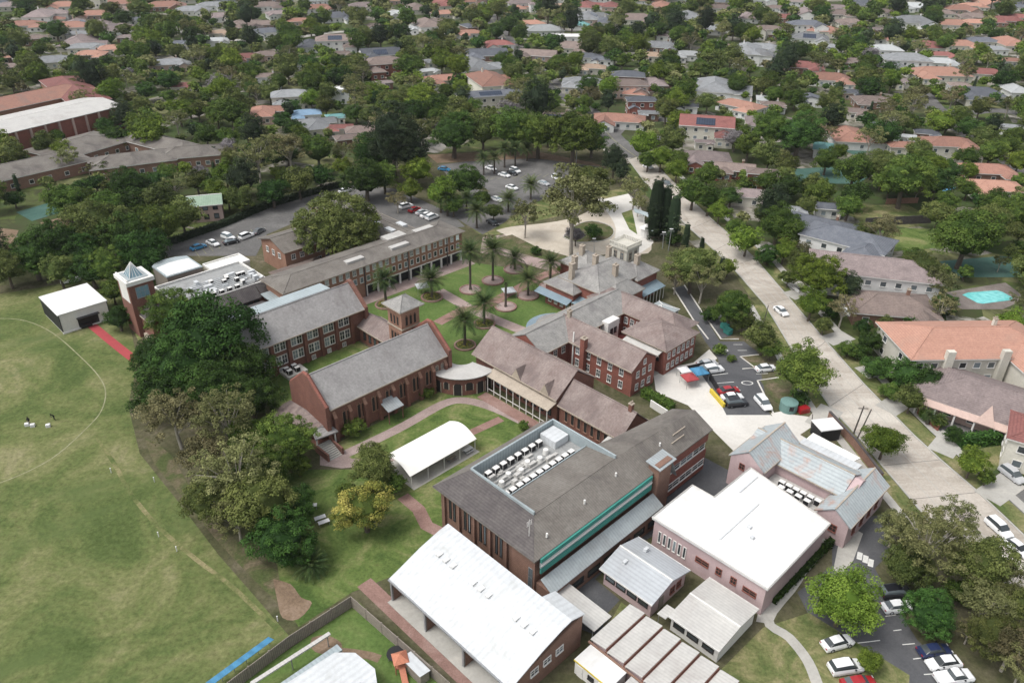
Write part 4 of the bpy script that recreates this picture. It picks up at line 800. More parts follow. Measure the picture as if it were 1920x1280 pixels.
wins(t, 'b-', .2, 3, 10, 3, 2.6, 1.2, .9, 'white')
# ---- covered way
t = campus('covered_way', 'pale flat covered walkway running beside the white roofed shed', 'walkway', 57.2, 41)
b = MB(); b.slab([(.6, .6, 2.9), (4.2, .6, 2.9), (4.4, 10.2, 2.9), (.6, 10.2, 2.9)], .14); b.build('roof', 'pale_metal', t)
for y in (1, 4, 7, 9.8):
    for x in (.8, 4.0): MB().cyl(x, y, 0, 2.8, .06, 6).build('post', 'steel', t)
# ---- pink building with the white membrane roof
t = campus('pink_hall', 'pale pink rendered hall under a stepped bright white flat roof', 'hall', 78.6, 28.6)
fp = [(0, 0), (17.2, 0), (21.4, 14.5), (10, 14.8), (10, 18.8), (0, 18.8)]; fp = [(0, 0), (17.6, 0), (20.6, 14.6), (10, 14.8), (10, 18.8), (0, 18.8)]
MB().prism(fp, -.3, 5.4).build('wall', 'wall_pink', t)
sc = [(x + (-.35 if x < 5 else .3), y + (-.35 if y < 5 else .3)) for x, y in fp]; sc[3] = (10.3, 15.1)
MB().prism(sc, 5.4, 5.75).build('roof', 'white_membrane', t)
for y0, y1, w, h, st_ in ((1, 3.4, 1.9, .75, 'maroon'), (4.0, 5.6, .8, 1.1, 'maroon'), (6.4, 8.0, .8, 1.1, 'maroon'), (8.6, 11.4, 2.0, .75, 'maroon')): wins(t, 'a-', 0, y0, y1, 1, 2.6, w, h, st_)
wins(t, 'a-', 0, 12.6, 18, 6, 1.6, .35, 2.0, 'plain')
b = MB(); P_c = [(x, y, 5.8) for x, y in sc]
for p, q in zip(P_c, P_c[1:] + P_c[:1]): b.tube([p, q], .13, 4)
b.build('parapet_capping', 'pale_metal', t)
b = MB(); b.box(3, 14, 9.3, 9.5, 5.75, 5.87); b.box(6.4, 6.9, 6, 6.5, 5.75, 6.2); b.box(8, 8.6, 7.4, 8, 5.75, 6.1); b.box(14.2, 19.6, 12.8, 13, 5.75, 5.9); b.build('roof_vent', 'white_metal', t)
# ---- rusty roofed pink building
t = campus('rusty_roofed_block', 'old pink building with a rust streaked blue grey iron roof and gabled ends', 'building', 99.8, 27)
wall(t, 0, 8.4, 14.4, 20.4, 6.0, 'wall_pink', 'gx', 2.3); roof(t, 0, 11.6, 14.4, 20.4, 6.0, 'gx', 2.3, 'rust_metal', .3, ohg=.1)
wall(t, 4.6, 11.8, 1.6, 20.4, 5.4, 'wall_pink', 'gy', 1.9); roof(t, 4.6, 11.8, 3, 20.4, 5.4, 'gy', 1.9, 'rust_metal', .4, ohg=0)
wall(t, -.4, 13.4, -.6, 4.4, 4.6, 'wall_pink', 'gx', 1.8); roof(t, -.4, 13.4, -.6, 4.4, 4.6, 'gx', 1.8, 'rust_metal', .4, ohg=.2)
b = MB(); b.slab([(11.9, 4.6, 4.6), (16, 4.6, 4.2), (16, 15, 4.2), (11.9, 15, 4.6)], .15); b.build('verandah_roof', 'white_metal', t); wall(t, 12.2, 15.7, 4.8, 14.8, 4.0, 'wall_pink')
MB().prism([(16.2, 7), (19.6, 6.2), (20.4, 15.4), (16.2, 15.4)], 2.6, 2.8).build('awning', 'cream_membrane', t)
wins(t, 'a-', 0, 15.4, 17, 1, 1.6, 1.0, 1.6, 'maroon'); wins(t, 'a-', 0, 17.3, 19, 1, 4.4, .8, 1.0, 'maroon'); wins(t, 'a-', -.4, .6, 2.6, 1, 2.2, 1.0, 1.2, 'maroon')
wins(t, 'b-', -.6, 1, 12, 4, 1.5, .9, 1.3, 'maroon')
for i in range(6): ac_unit(t, 2.2, 5.6 + i * 1.25, 3.2, R(-90))
for i in range(4): ac_unit(t, .9, 6.8 + i * 1.5, 3.2, R(-90))
MB().box(.1, 4.5, 4.6, 14.3, -.3, 3.2).build('plant_deck', 'pale_metal', t)
# ---- small grey house
t = campus('grey_cottage', 'small pink walled cottage with a faded pale blue metal roof beside the white roofed hall', 'cottage', 67.2, 39)
wall(t, 0, 8.2, .2, 8.6, 3.0, 'wall_pink', 'gy', 1.2); roof(t, 0, 8.2, 0, 9.0, 3.0, 'gy', 1.2, 'cottage_metal', .45, 'trim_white', ohg=.2)
wins(t, 'a-', 0, .6, 8.4, 4, 1.5, 1.4, .6, 'dark'); wins(t, 'b-', .2, 4.2, 7.4, 2, 1.1, .9, 1.1, 'maroon'); door(t, 'b-', .2, 2.4)
for x, y in ((2, 6.6), (6.2, 6), (3.8, 4)): MB().box(x, x + .8, y, y + .5, 3.75, 4.25).build('vent', 'white_metal', t)
# ---- demountable classroom
t = campus('demountable_classroom', 'white demountable classroom with a plain off white metal roof', 'demountable', 67.5, 28.6)
wall(t, 0, 9.0, 0, 7.4, 2.7, 'trim_white', 'gy', .5); roof(t, 0, 9.0, 0, 7.4, 2.7, 'gy', .5, 'pale_metal', .4, 'trim_white', ohg=.3)
for a_, c_ in ((.4, 2.6), (2.9, 4.9), (5.1, 7.1)): wins(t, 'a-', 0, a_, c_, 1, 1.3, 1.5, .55, 'dark')
b = MB(); b.slab([(1.4, 7.8, 2.5), (-.9, 7.8, 2.5), (-.9, 9.2, 2.4), (1.4, 9.2, 2.4)][::-1], .12); b.build('entry_awning', 'pale_metal', t); b = MB(); b.cyl(-.7, 9, 0, 2.3, .05, 6); b.build('awning_post', 'steel', t)
door(t, 'b+', 7.4, 1.2)
# ---- sawtooth roof
t = campus('sawtooth_workshop', 'workshop with rows of off white sawtooth roofs split by thin maroon gutters', 'workshop', 56.6, 21.6)
wall(t, 0, 7.8, 0, 19.2, 2.7, 'wall_pink')
b = MB()
for i in range(7): y = 19.4 - i * 2.9; b.slab([(-.3, y - 2.5, 3.55), (8.0, y - 2.5, 3.55), (8.0, y, 3.25), (-.3, y, 3.25)], .12); b.box(-.25, 7.95, y - 2.78, y - 2.5, 2.7, 3.05, 1); b.box(-.28, 7.98, y - 2.92, y - 2.78, 2.9, 3.2, 0); b.box(-.2, 7.9, y - 2.6, y - 2.51, 3.05, 3.42, 1)
b.build('roof', ['pale_metal', 'brick_red'], t); wins(t, 'a+', 7.8, 1, 18, 8, 1, 1, 1, 'dark'); MB().box(-.55, -.3, -1, 19.6, 2.6, 2.85).build('gutter', 'brick_brown', t)
t = campus('sawtooth_annex', 'second sawtooth roofed room cut off by the bottom edge beside the white cabin', 'workshop', 48, 24); wall(t, 0, 7.8, 0, 9.8, 2.3, 'wall_pink'); roof(t, 0, 7.8, 0, 9.8, 2.3, 'sy', .5, 'pale_metal', .2)
# ---- white cabin and shed bits
t = campus('white_cabin', 'white box cabin with a yellow edged white roof beside the sawtooth workshop', 'cabin', 52.9, 34.9)
wall(t, 0, 3.2, 0, 5.7, 2.5, 'trim_white'); b = MB(); b.box(-.1, 3.3, -.1, 5.8, 2.5, 2.68); b.box(-.2, -.1, -.1, 5.8, 2.48, 2.66, 1); b.build('roof', ['white_membrane', 'yellow_paint'], t); wins(t, 'a-', 0, 2.2, 3.8, 1, 1.2, .8, .5, 'dark'); door(t, 'a-', 0, 4.8, .9, 2.0, 'trim_white')
t = campus('play_cabin', 'low white cabin cut by the bottom edge in front of the yellow edged cabin', 'cabin', 50.2, 33); wall(t, 0, 3, 0, 3.4, 2.2, 'trim_white'); roof(t, 0, 3, 0, 3.4, 2.2, 'fl', 0, 'white_membrane', .15, th=.1); wins(t, 'a-', 0, .5, 3, 1, 1, .8, .5, 'dark')
t = campus('solar_roofed_hut', 'tiny hut with a dark solar panelled gable roof near the bottom edge', 'hut', 46.6, 34.5); wall(t, 0, 2.4, 0, 2.6, 1.9, 'wall_cream', 'gx', .9); roof(t, 0, 2.4, 0, 2.6, 1.9, 'gx', .9, 'trim_stone', .3); b = MB(); b.slab([(.2, .1, 2.38), (2.2, .1, 2.38), (2.2, 1.15, 3.12), (.2, 1.15, 3.12)], .05); b.build('solar_panel', 'solar', t)
# ---- white box shed on the oval
t = campus('cricket_shed', 'white box shed with a black side wall standing on the oval', 'shed', 36.2, 178.2)
b = MB(); b.box(0, 10.2, 0, 12.2, -.2, 4.6); b.build('wall', 'trim_white', t); MB().box(-.14, 0, -.1, 12.3, .5, 4.6).build('side_curtain', 'black', t); MB().box(10.2, 10.34, 0, 12.2, .4, 4.6).build('side_curtain', 'black', t)
b = MB(); b.box(-.25, 10.45, -.15, 12.35, 4.6, 4.85); b.build('roof', 'white_membrane', t)
b = MB(); b.box(3.4, 7.8, -.08, .05, .3, 2.7); b.build('opening', 'dark_void', t); b = MB(); b.box(3.2, 8.0, -1.0, -.05, 2.7, 2.85); b.box(3.6, 6, -.6, -.2, .2, 1.1); b.build('awning', 'black', t); MB().box(-.2, 10.3, -.2, 0, -.1, .35).build('base_rail', 'trim_white', t); MB().box(8.8, 9.1, -.06, .02, 1.7, 2.1).build('vent', 'black', t)
# ---- shade marquee
t = campus('marquee', 'long white barrel vaulted marquee on the court lawn', 'marquee', 59.8, 83.4)
b = MB(); n = 10
for k in range(n):
    y0, y1 = 7.4 * k / n, 7.4 * (k + 1) / n; f = lambda y: 2.7 + 1.3 * math.sin(math.pi * y / 7.4)
    b.slab([(0, y0, f(y0)), (15, y0, f(y0)), (15, y1, f(y1)), (0, y1, f(y1))], .05)
b.build('canopy', 'cream_membrane', t)
for x in (0.3, 3.9, 7.5, 11.1, 14.7):
    for y in (.1, 7.3): MB().cyl(x, y, 0, 2.7, .07, 8).build('post', 'trim_white', t)
for k, (x, y) in enumerate(((9.8, .9), (13.6, .7), (6, 3.5))):
    b = MB(); b.box(-.9, .9, -.35, .35, .7, .76); b.box(-.9, .9, -.65, -.45, .4, .45); b.box(-.9, .9, .45, .65, .4, .45); b.box(-.7, -.62, -.5, .5, 0, .7, 1); b.box(.62, .7, -.5, .5, 0, .7, 1)
    o = b.build('picnic_table', ['timber_grey' if k != 1 else 'plastic_white', 'steel'], None, (*AB(59.8 + x, 83.4 + y), .06), R(45))
    tag(o, ['brown picnic table under the near edge of the marquee', 'white picnic table at the right end of the marquee', 'grey picnic table under the middle of the marquee'][k], 'table')
# ---- neighbour: corner roof, pergola beam, blue cover, playground
t = campus('white_roofed_house', 'white flat roofed house with a blue side gutter below the timber fence', 'house', 26, 52)
fp = [(0, 0), (4, -1.0), (5.6, 1.2), (6.4, 3.2), (7.4, 5.0), (7.0, 8.6), (5.2, 10.4), (-8, 11), (-8, 0)]
MB().prism(fp, -.3, 2.6).build('wall', 'wall_white', t); MB().prism([(x * 1.03, y * 1.03) for x, y in fp], 2.6, 2.8).build('roof', 'white_metal', t); MB().box(-8, 6.4, 10.6, 11.8, 2.2, 2.5).build('gutter', 'blue_metal', t)
rr = random.Random(3)
for i in range(9): MB().cyl(-5 + rr.random() * 10, 1 + rr.random() * 7.5, 2.8, 3.0, .16, 6).build('roof_vent', 'roof_dark', t)
o = MB().box(0, 11.2, 0, .55, 2.3, 2.5).build('pergola_beam', 'pale_metal', None, (*AB(21.5, 66.0), 0), R(43.5)); b = MB()
for x in (.3, 5.5, 10.8): b.cyl(x, .35, 0, 2.3, .08, 8)
b.build('post', 'steel', o); tag(o, 'long narrow white awning strip parallel to the timber fence', 'awning')

# ================================================================== PLANTS
def leaf_mesh(name, mats, seed, clumps, rc, nl, ls, k=(1, 1, .8), up=.35, jit=.5, shell=.72, core=True, shape='ell', squash=.75, bare=0, trunk=None, lobes=0):
    """crown of leaf clumps in a unit ellipsoid (radius 1): CLUMPS clumps of radius RC with NL small leaf faces of size LS; tone per clump"""
    r = np.random.default_rng(seed); V = []; T = []; cent = []
    lobe = [(r.normal(size=3)) for _ in range(lobes)]; lobe = [l / np.linalg.norm(l) for l in lobe]
    while len(cent) < clumps:
        d = r.normal(size=3); d /= np.linalg.norm(d)
        if d[2] < -.55: continue
        rad = (shell + (1 - shell) * r.random()) * (1 - rc * .6)
        if r.random() < .18: rad *= .6
        amp = 1.0
        if lobes: amp = .62 + .48 * max(float(d @ l) ** 3 if d @ l > 0 else 0 for l in lobe) + .05 * r.random()
        c = d * rad * amp * np.array(k)
        if shape == 'cone':
            z = r.random() ** .8; a = r.random() * 6.283; q = (1 - z) ** .75 * .82 + .06; c = np.array([q * math.cos(a), q * math.sin(a), (z * 2 - 1) * k[2]])
        if shape == 'col':
            z = r.random(); a = r.random() * 6.283; q = math.sin(min(1, z * 1.15 + .12) * math.pi) ** .5 * .72 if z < .85 else .35; c = np.array([q * math.cos(a), q * math.sin(a), (z * 2 - 1) * k[2]])
        if cent and min(np.linalg.norm(c - x) for x in cent[-60:]) < rc * .42 and r.random() < .8: continue
        cent.append(c)
    for c in cent:
        tone = min(1, max(0, r.normal(.5, .24))); rr_ = rc * (.7 + .6 * r.random()); m = int(nl * (.7 + .6 * r.random()))
        d = r.normal(size=(m, 3)); d[:, 2] = np.where(d[:, 2] < -.4, -d[:, 2], d[:, 2]); d /= np.linalg.norm(d, axis=1)[:, None]
        p = c + d * rr_ * (.5 + .55 * r.random((m, 1))) * np.array([1, 1, squash])
        nrm = d + r.normal(size=(m, 3)) * jit; nrm[:, 2] += up; nrm /= np.linalg.norm(nrm, axis=1)[:, None]
        a = np.cross(nrm, r.normal(size=(m, 3))); a /= np.linalg.norm(a, axis=1)[:, None]; bb = np.cross(nrm, a)
        s = ls * (.6 + .8 * r.random((m, 1))); s2 = s * (.55 + .3 * r.random((m, 1)))
        V.append(np.stack([p - a * s, p - bb * s2, p + a * s, p + bb * s2], 1).reshape(-1, 3)); T.append(np.clip(tone + r.normal(size=m) * .13, 0, 1))
    V = np.concatenate(V); T = np.concatenate(T); nf = len(T)
    F_ = np.arange(nf * 4).reshape(-1, 4); mi = np.zeros(nf, int)
    vs = V.tolist(); fs = F_.tolist(); tone = T.tolist(); mi = [0] * nf
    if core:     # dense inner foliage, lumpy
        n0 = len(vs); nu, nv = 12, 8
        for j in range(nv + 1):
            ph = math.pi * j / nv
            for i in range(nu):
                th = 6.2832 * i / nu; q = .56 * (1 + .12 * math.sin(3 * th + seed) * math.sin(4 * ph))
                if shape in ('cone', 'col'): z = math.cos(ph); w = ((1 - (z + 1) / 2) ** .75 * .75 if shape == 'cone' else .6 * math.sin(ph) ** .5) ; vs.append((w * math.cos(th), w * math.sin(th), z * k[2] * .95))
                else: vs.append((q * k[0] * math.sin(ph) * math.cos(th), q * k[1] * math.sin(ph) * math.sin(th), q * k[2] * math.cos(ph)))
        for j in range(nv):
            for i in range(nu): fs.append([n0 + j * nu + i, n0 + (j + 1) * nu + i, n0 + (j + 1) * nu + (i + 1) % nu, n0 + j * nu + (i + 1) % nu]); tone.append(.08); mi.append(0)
    tm = None
    if trunk:
        zb, rt, limbs, mode = trunk     # trunk foot depth below crown centre, radius
        tb = MB(); tb.tube([(0, 0, -zb), (.03, .02, -zb * .55), (0, .03, -k[2] * .15)], [rt * 1.35, rt, rt * .7], 7)
        rl = np.random.default_rng(seed + 5)
        for i in range(limbs):
            c = cent[int(rl.integers(len(cent)))]; h0 = -zb * (.6 - .4 * rl.random()); m_ = (c[0] * .45, c[1] * .45, h0 * .45 + c[2] * .4)
            tb.tube([(0.01, .01, h0), m_, tuple(c * .93)], [rt * .5, rt * .32, rt * .1], 5)
        if mode == 'one':
            n0 = len(vs); vs += tb.v; fs += [[n0 + i for i in f] for f in tb.f]; tone += [0.] * len(tb.f); mi += [1] * len(tb.f)
        else: tm = tb.mesh('trunk', mats[1])
    me = bpy.data.meshes.new(name); me.from_pydata(vs, [], fs)
    me.materials.append(MATS[mats[0]])
    if trunk and trunk[3] == 'one': me.materials.append(MATS[mats[1]]); me.polygons.foreach_set('material_index', mi)
    at = me.attributes.new('tone', 'FLOAT', 'FACE'); at.data.foreach_set('value', tone); me.update()
    return me, tm
# kind: leaf, bark, proportions, openness, look words, category
KIND = {
 'fig':    dict(l='leaf_dark', b='bark', k=(1, 1, .82), zb=.92, rt=.07, name='fig_tree', look='dark glossy fig tree', cat='tree', grp='dark fig trees', shell=.72, jit=.45),
 'green':  dict(l='leaf_green', b='bark', k=(1, 1, .85), zb=1.02, rt=.06, name='leafy_tree', look='mid green leafy tree', cat='tree', grp='mid green leafy trees', shell=.7, jit=.5),
 'bright': dict(l='leaf_bright', b='bark', k=(1, 1, .8), zb=1.02, rt=.05, name='street_tree', look='bright green round tree', cat='tree', grp='bright green round trees', shell=.72, jit=.5),
 'olive':  dict(l='leaf_olive', b='bark', k=(1, 1, .85), zb=1.05, rt=.05, name='olive_green_tree', look='olive green tree', cat='tree', grp='olive green trees', shell=.66, jit=.6),
 'gum':    dict(l='leaf_gum', b='bark_pale', k=(1, 1, .72), zb=1.25, rt=.035, name='gum_tree', look='open crowned gum tree', cat='tree', grp='open crowned gum trees', shell=.55, jit=.7),
 'brown':  dict(l='leaf_brown', b='bark_pale', k=(1, 1, .75), zb=1.15, rt=.04, name='brown_tree', look='brownish thin tree', cat='tree', grp='brownish thin trees', shell=.55, jit=.7),
 'pine':   dict(l='leaf_pine', b='bark', k=(1, 1, 1.35), zb=1.7, rt=.06, name='dark_conifer', look='tall dark conifer', cat='conifer', grp='tall dark conifers', shell=.7, jit=.5),
 'cyp':    dict(l='leaf_pine', b='bark', k=(1, 1, 2.7), zb=2.9, rt=.12, name='cypress', look='narrow dark cypress', cat='cypress', grp='narrow dark cypresses', shell=.7, jit=.35, shape='col'),
 'yellow': dict(l='leaf_yellow', b='bark', k=(1, 1, .95), zb=1.0, rt=.07, name='yellow_tree', look='round yellow tinged tree', cat='tree', grp='yellow tinged trees', shell=.75, jit=.45),
 'dome':   dict(l='leaf_olive', b='bark', k=(1, 1, .80), zb=.85, rt=.08, name='domed_tree', look='dense domed olive tree', cat='tree', grp='dense domed trees', shell=.85, jit=.5),
 'mauve':  dict(l='leaf_mauve', b='bark', k=(1, 1, .75), zb=1.02, rt=.05, name='jacaranda', look='pale mauve jacaranda', cat='tree', grp='pale mauve jacarandas', shell=.66, jit=.6),
 'bush':   dict(l='leaf_green', b='bark', k=(1, 1, .7), zb=.72, rt=.05, name='bush', look='round green bush', cat='bush', grp='round green bushes', shell=.78, jit=.5),
 'dbush':  dict(l='leaf_dark', b='bark', k=(1, 1, .75), zb=.72, rt=.05, name='dark_bush', look='dense dark bush', cat='bush', grp='dense dark bushes', shell=.78, jit=.5),
}
VAR = {}
def variants(kind, lod):
    key = (kind, lod)
    if key not in VAR:
        K = KIND[kind]; n = {0: 3, 1: 3, 2: 4, 3: 3}[lod]; out = []; open_ = kind in ('gum', 'brown')
        for i in range(n):
            cl, rc, nl, ls = {0: (150, .16, 125, .0215), 1: (90, .20, 66, .034), 2: (46, .26, 34, .064), 3: (18, .38, 15, .155)}[lod]
            if open_: cl = int(cl * .56); rc *= .85; nl = int(nl * .8)
            fv = (1.0, .78, 1.22, .9)[i]; rc *= fv; cl = int(cl / fv ** 1.6); nl = int(nl * fv); ls *= (1, .85, 1.1, 1.2)[i]
            if kind in ('dome', 'cyp'): cl = int(cl * 1.5)
            out.append(leaf_mesh('crown', (K['l'], K['b']), 11 * i + len(VAR) * 7 + lod, cl, rc, nl, ls, K['k'], jit=K['jit'], shell=K['shell'], core=not open_, shape=K.get('shape', 'ell'),
                                 trunk=(K['zb'], K['rt'], 16 if open_ and lod < 2 else 5, 'two' if lod < 2 else 'one'), lobes=5 if kind not in ('cyp', 'dome', 'bush', 'dbush', 'pine') else 0))
        VAR[key] = out
    return VAR[key]
TREES = []
rt = random.Random(21)
def tree(u, v, w, kind, label=None, sink=0, hk=1.0):
    K = KIND[kind]; z = 5
    if 230 < u < 600 and 560 < v < 1050 and w > 60: w *= 1.14
    if v < 460 and kind not in ('cyp', 'pine', 'dome', 'dbush', 'bush'): w *= 1.18
    for _ in range(4):
        x, y = G(u, v, z); rad = w / 2 * depth(x, y, z) / F; z = K['zb'] * rad * .97 * hk
    x, y = G(u, v, z); pxw = w
    return plant(x, y, rad, kind, u, v, pxw, label, hk)
def plant(x, y, rad, kind, u, v, w, label=None, hk=1.0):
    K = KIND[kind]; lod = 0 if w > 84 else 1 if w > 40 else 2
    me, tm = rt.choice(variants(kind, lod)); rz = rt.random() * 6.28; s = (rad, rad, rad * hk); z = K['zb'] * rad * .97 * hk
    if lod < 2:
        o = link(K['name'], None, None, (x, y, 0), rz); c = link('crown', me, o, (0, 0, z)); c.scale = s; q = link('trunk', tm, o, (0, 0, z)); q.scale = s
    else: o = link(K['name'], me, None, (x, y, z), rz); o.scale = s
    TREES.append((x, y, rad))
    if label: tag(o, label, K['cat'])
    else: later(o, K['look'], K['cat'], K['grp'], u, v)
    return o
def palm_mesh(seed, nf=58, droop=1.0, L=1.0, wide=.16):
    r = random.Random(seed); b = MB(); tone = []
    for i in range(nf):
        a = i * 2.399 + r.random() * .3; e = R(82 - 105 * (i / nf) ** 1.1); Lf = L * (.85 + .3 * r.random()); pts = []; p = Vector((0, 0, 0)); n = 8
        for k in range(n + 1):
            pts.append(p.copy()); el = e - R(62) * droop * (k / n) ** 1.3
            p = p + Vector((math.cos(a) * math.cos(el), math.sin(a) * math.cos(el), math.sin(el))) * Lf / n
        side = Vector((-math.sin(a), math.cos(a), 0)); tn = r.random()
        for k in range(1, n):
            w0 = wide * Lf * math.sin(math.pi * (k / n) ** .75) + .02
            d = (pts[k + 1] - pts[k]).normalized(); up = side.cross(d)
            for s in (-1, 1):
                for h in (0, .5):
                    q0 = pts[k].lerp(pts[k + 1], h); q1 = pts[k].lerp(pts[k + 1], h + .3); tip = q0 + side * s * w0 + d * w0 * .6 - Vector((0, 0, w0 * .35))
                    b.face([q0, q1, tip + d * .01 * L, tip]); tone.append(min(1, max(0, tn + r.gauss(0, .15))))
    me = b.mesh('crown', 'leaf_palm'); at = me.attributes.new('tone', 'FLOAT', 'FACE'); at.data.foreach_set('value', tone); me.update(); return me
PALM = [palm_mesh(s) for s in (1, 2, 3)]; CYC = palm_mesh(9, 90, .8, 1, .12)
def palm(u, v, ut, vt, wpx, label=None, planter=None, look='tall date palm'):
    """foot at pixel (u, v), crown centre at (ut, vt), crown WPX wide"""
    x, y = G(u, v); z = 1
    while PR(x, y, z)[1] > vt and z < 30: z += .2
    rad = wpx / 2 * depth(x, y, z) / F
    o = link('date_palm', None, None, (x, y, 0), rt.random() * 6); b = MB(); n = 8
    b.tube([(0, 0, z * k / n) for k in range(n + 1)], [.42 if k == 0 else .3 for k in range(n)] + [.38], 8); b.build('trunk', 'bark_palm', o)
    c = link('crown', rt.choice(PALM), o, (0, 0, z)); c.scale = (rad * 1.32,) * 3
    if label: tag(o, label, 'palm tree', 'tall date palms')
    else: later(o, look, 'palm tree', 'tall date palms', u, v)
    if planter:
        m, lab = planter; R_ = 21 * depth(x, y) / F
        p = thing('round_planter', lab, 'planter', (x, y, .03), 0, 'round beds at the palm feet')
        b = MB(); k = 28
        for j in range(k):
            a0, a1 = 6.2832 * j / k, 6.2832 * (j + 1) / k
            b.prism([(r_ * math.cos(a), r_ * math.sin(a)) for r_, a in ((R_ * .86, a0), (R_, a0), (R_, a1), (R_ * .86, a1))], 0, .32)
        b.build('brick_rim', 'brick_paving', p); MB().cyl(0, 0, 0, .2, R_ * .86, 28).build('bed', 'pink_paving' if m == 'gravel' else 'mulch', p)
        if m == 'plants':
            me, _ = leaf_mesh('ground_cover', ('leaf_yellow', 'bark'), 3, 40, .16, 30, .04, (1, 1, .2), core=False)
            q = link('flowering_plants', me, p, (0, 0, .25)); q.scale = (R_ * .8,) * 3
    return o
def hedge(name, pts, w, h, lm, label, cat='hedge', z=0):
    """clipped hedge along pixels PTS"""
    P = [Vector(G(*p)) for p in pts]; r = np.random.default_rng(len(pts) + abs(int(P[0].x))); V = []; 
    for a, c in zip(P, P[1:]):
        L = (c - a).length; n = int((L * (w + 2 * h)) * 15); d = (c - a) / L; s = Vector((-d.y, d.x))
        for _ in range(n):
            t = r.random() * L; q = r.random() * (w + 2 * h)
            if q < h: off_, zz, nn = -w / 2, q, (-s.x, -s.y, .2)
            elif q < h + w: off_, zz, nn = q - h - w / 2, h, (0, 0, 1)
            else: off_, zz, nn = w / 2, q - h - w, (s.x, s.y, .2)
            p = np.array([a.x + d.x * t + s.x * off_, a.y + d.y * t + s.y * off_, zz]) + r.normal(size=3) * .12
            nv = np.array(nn) + r.normal(size=3) * .5; nv /= np.linalg.norm(nv); u_ = np.cross(nv, r.normal(size=3)); u_ /= np.linalg.norm(u_); v_ = np.cross(nv, u_)
            V.append([p - u_ * .24, p - v_ * .16, p + u_ * .24, p + v_ * .16])
    vs = np.array(V).reshape(-1, 3).tolist(); fs = np.arange(len(vs)).reshape(-1, 4).tolist(); tone = r.random(len(fs)).tolist()
    b = MB(); b.v = vs; b.f = fs; b.m = [0] * len(fs)
    for a, c in zip(P, P[1:]):
        d = (c - a).normalized(); s = Vector((-d.y, d.x)) * w * .42; b.prism([tuple(a - s), tuple(c - s), tuple(c + s), tuple(a + s)], 0, h * .92); tone += [.3] * 6
    me = b.mesh(name, lm); at = me.attributes.new('tone', 'FLOAT', 'FACE'); at.data.foreach_set('value', tone); me.update()
    return tag(link(name, me), label, cat)

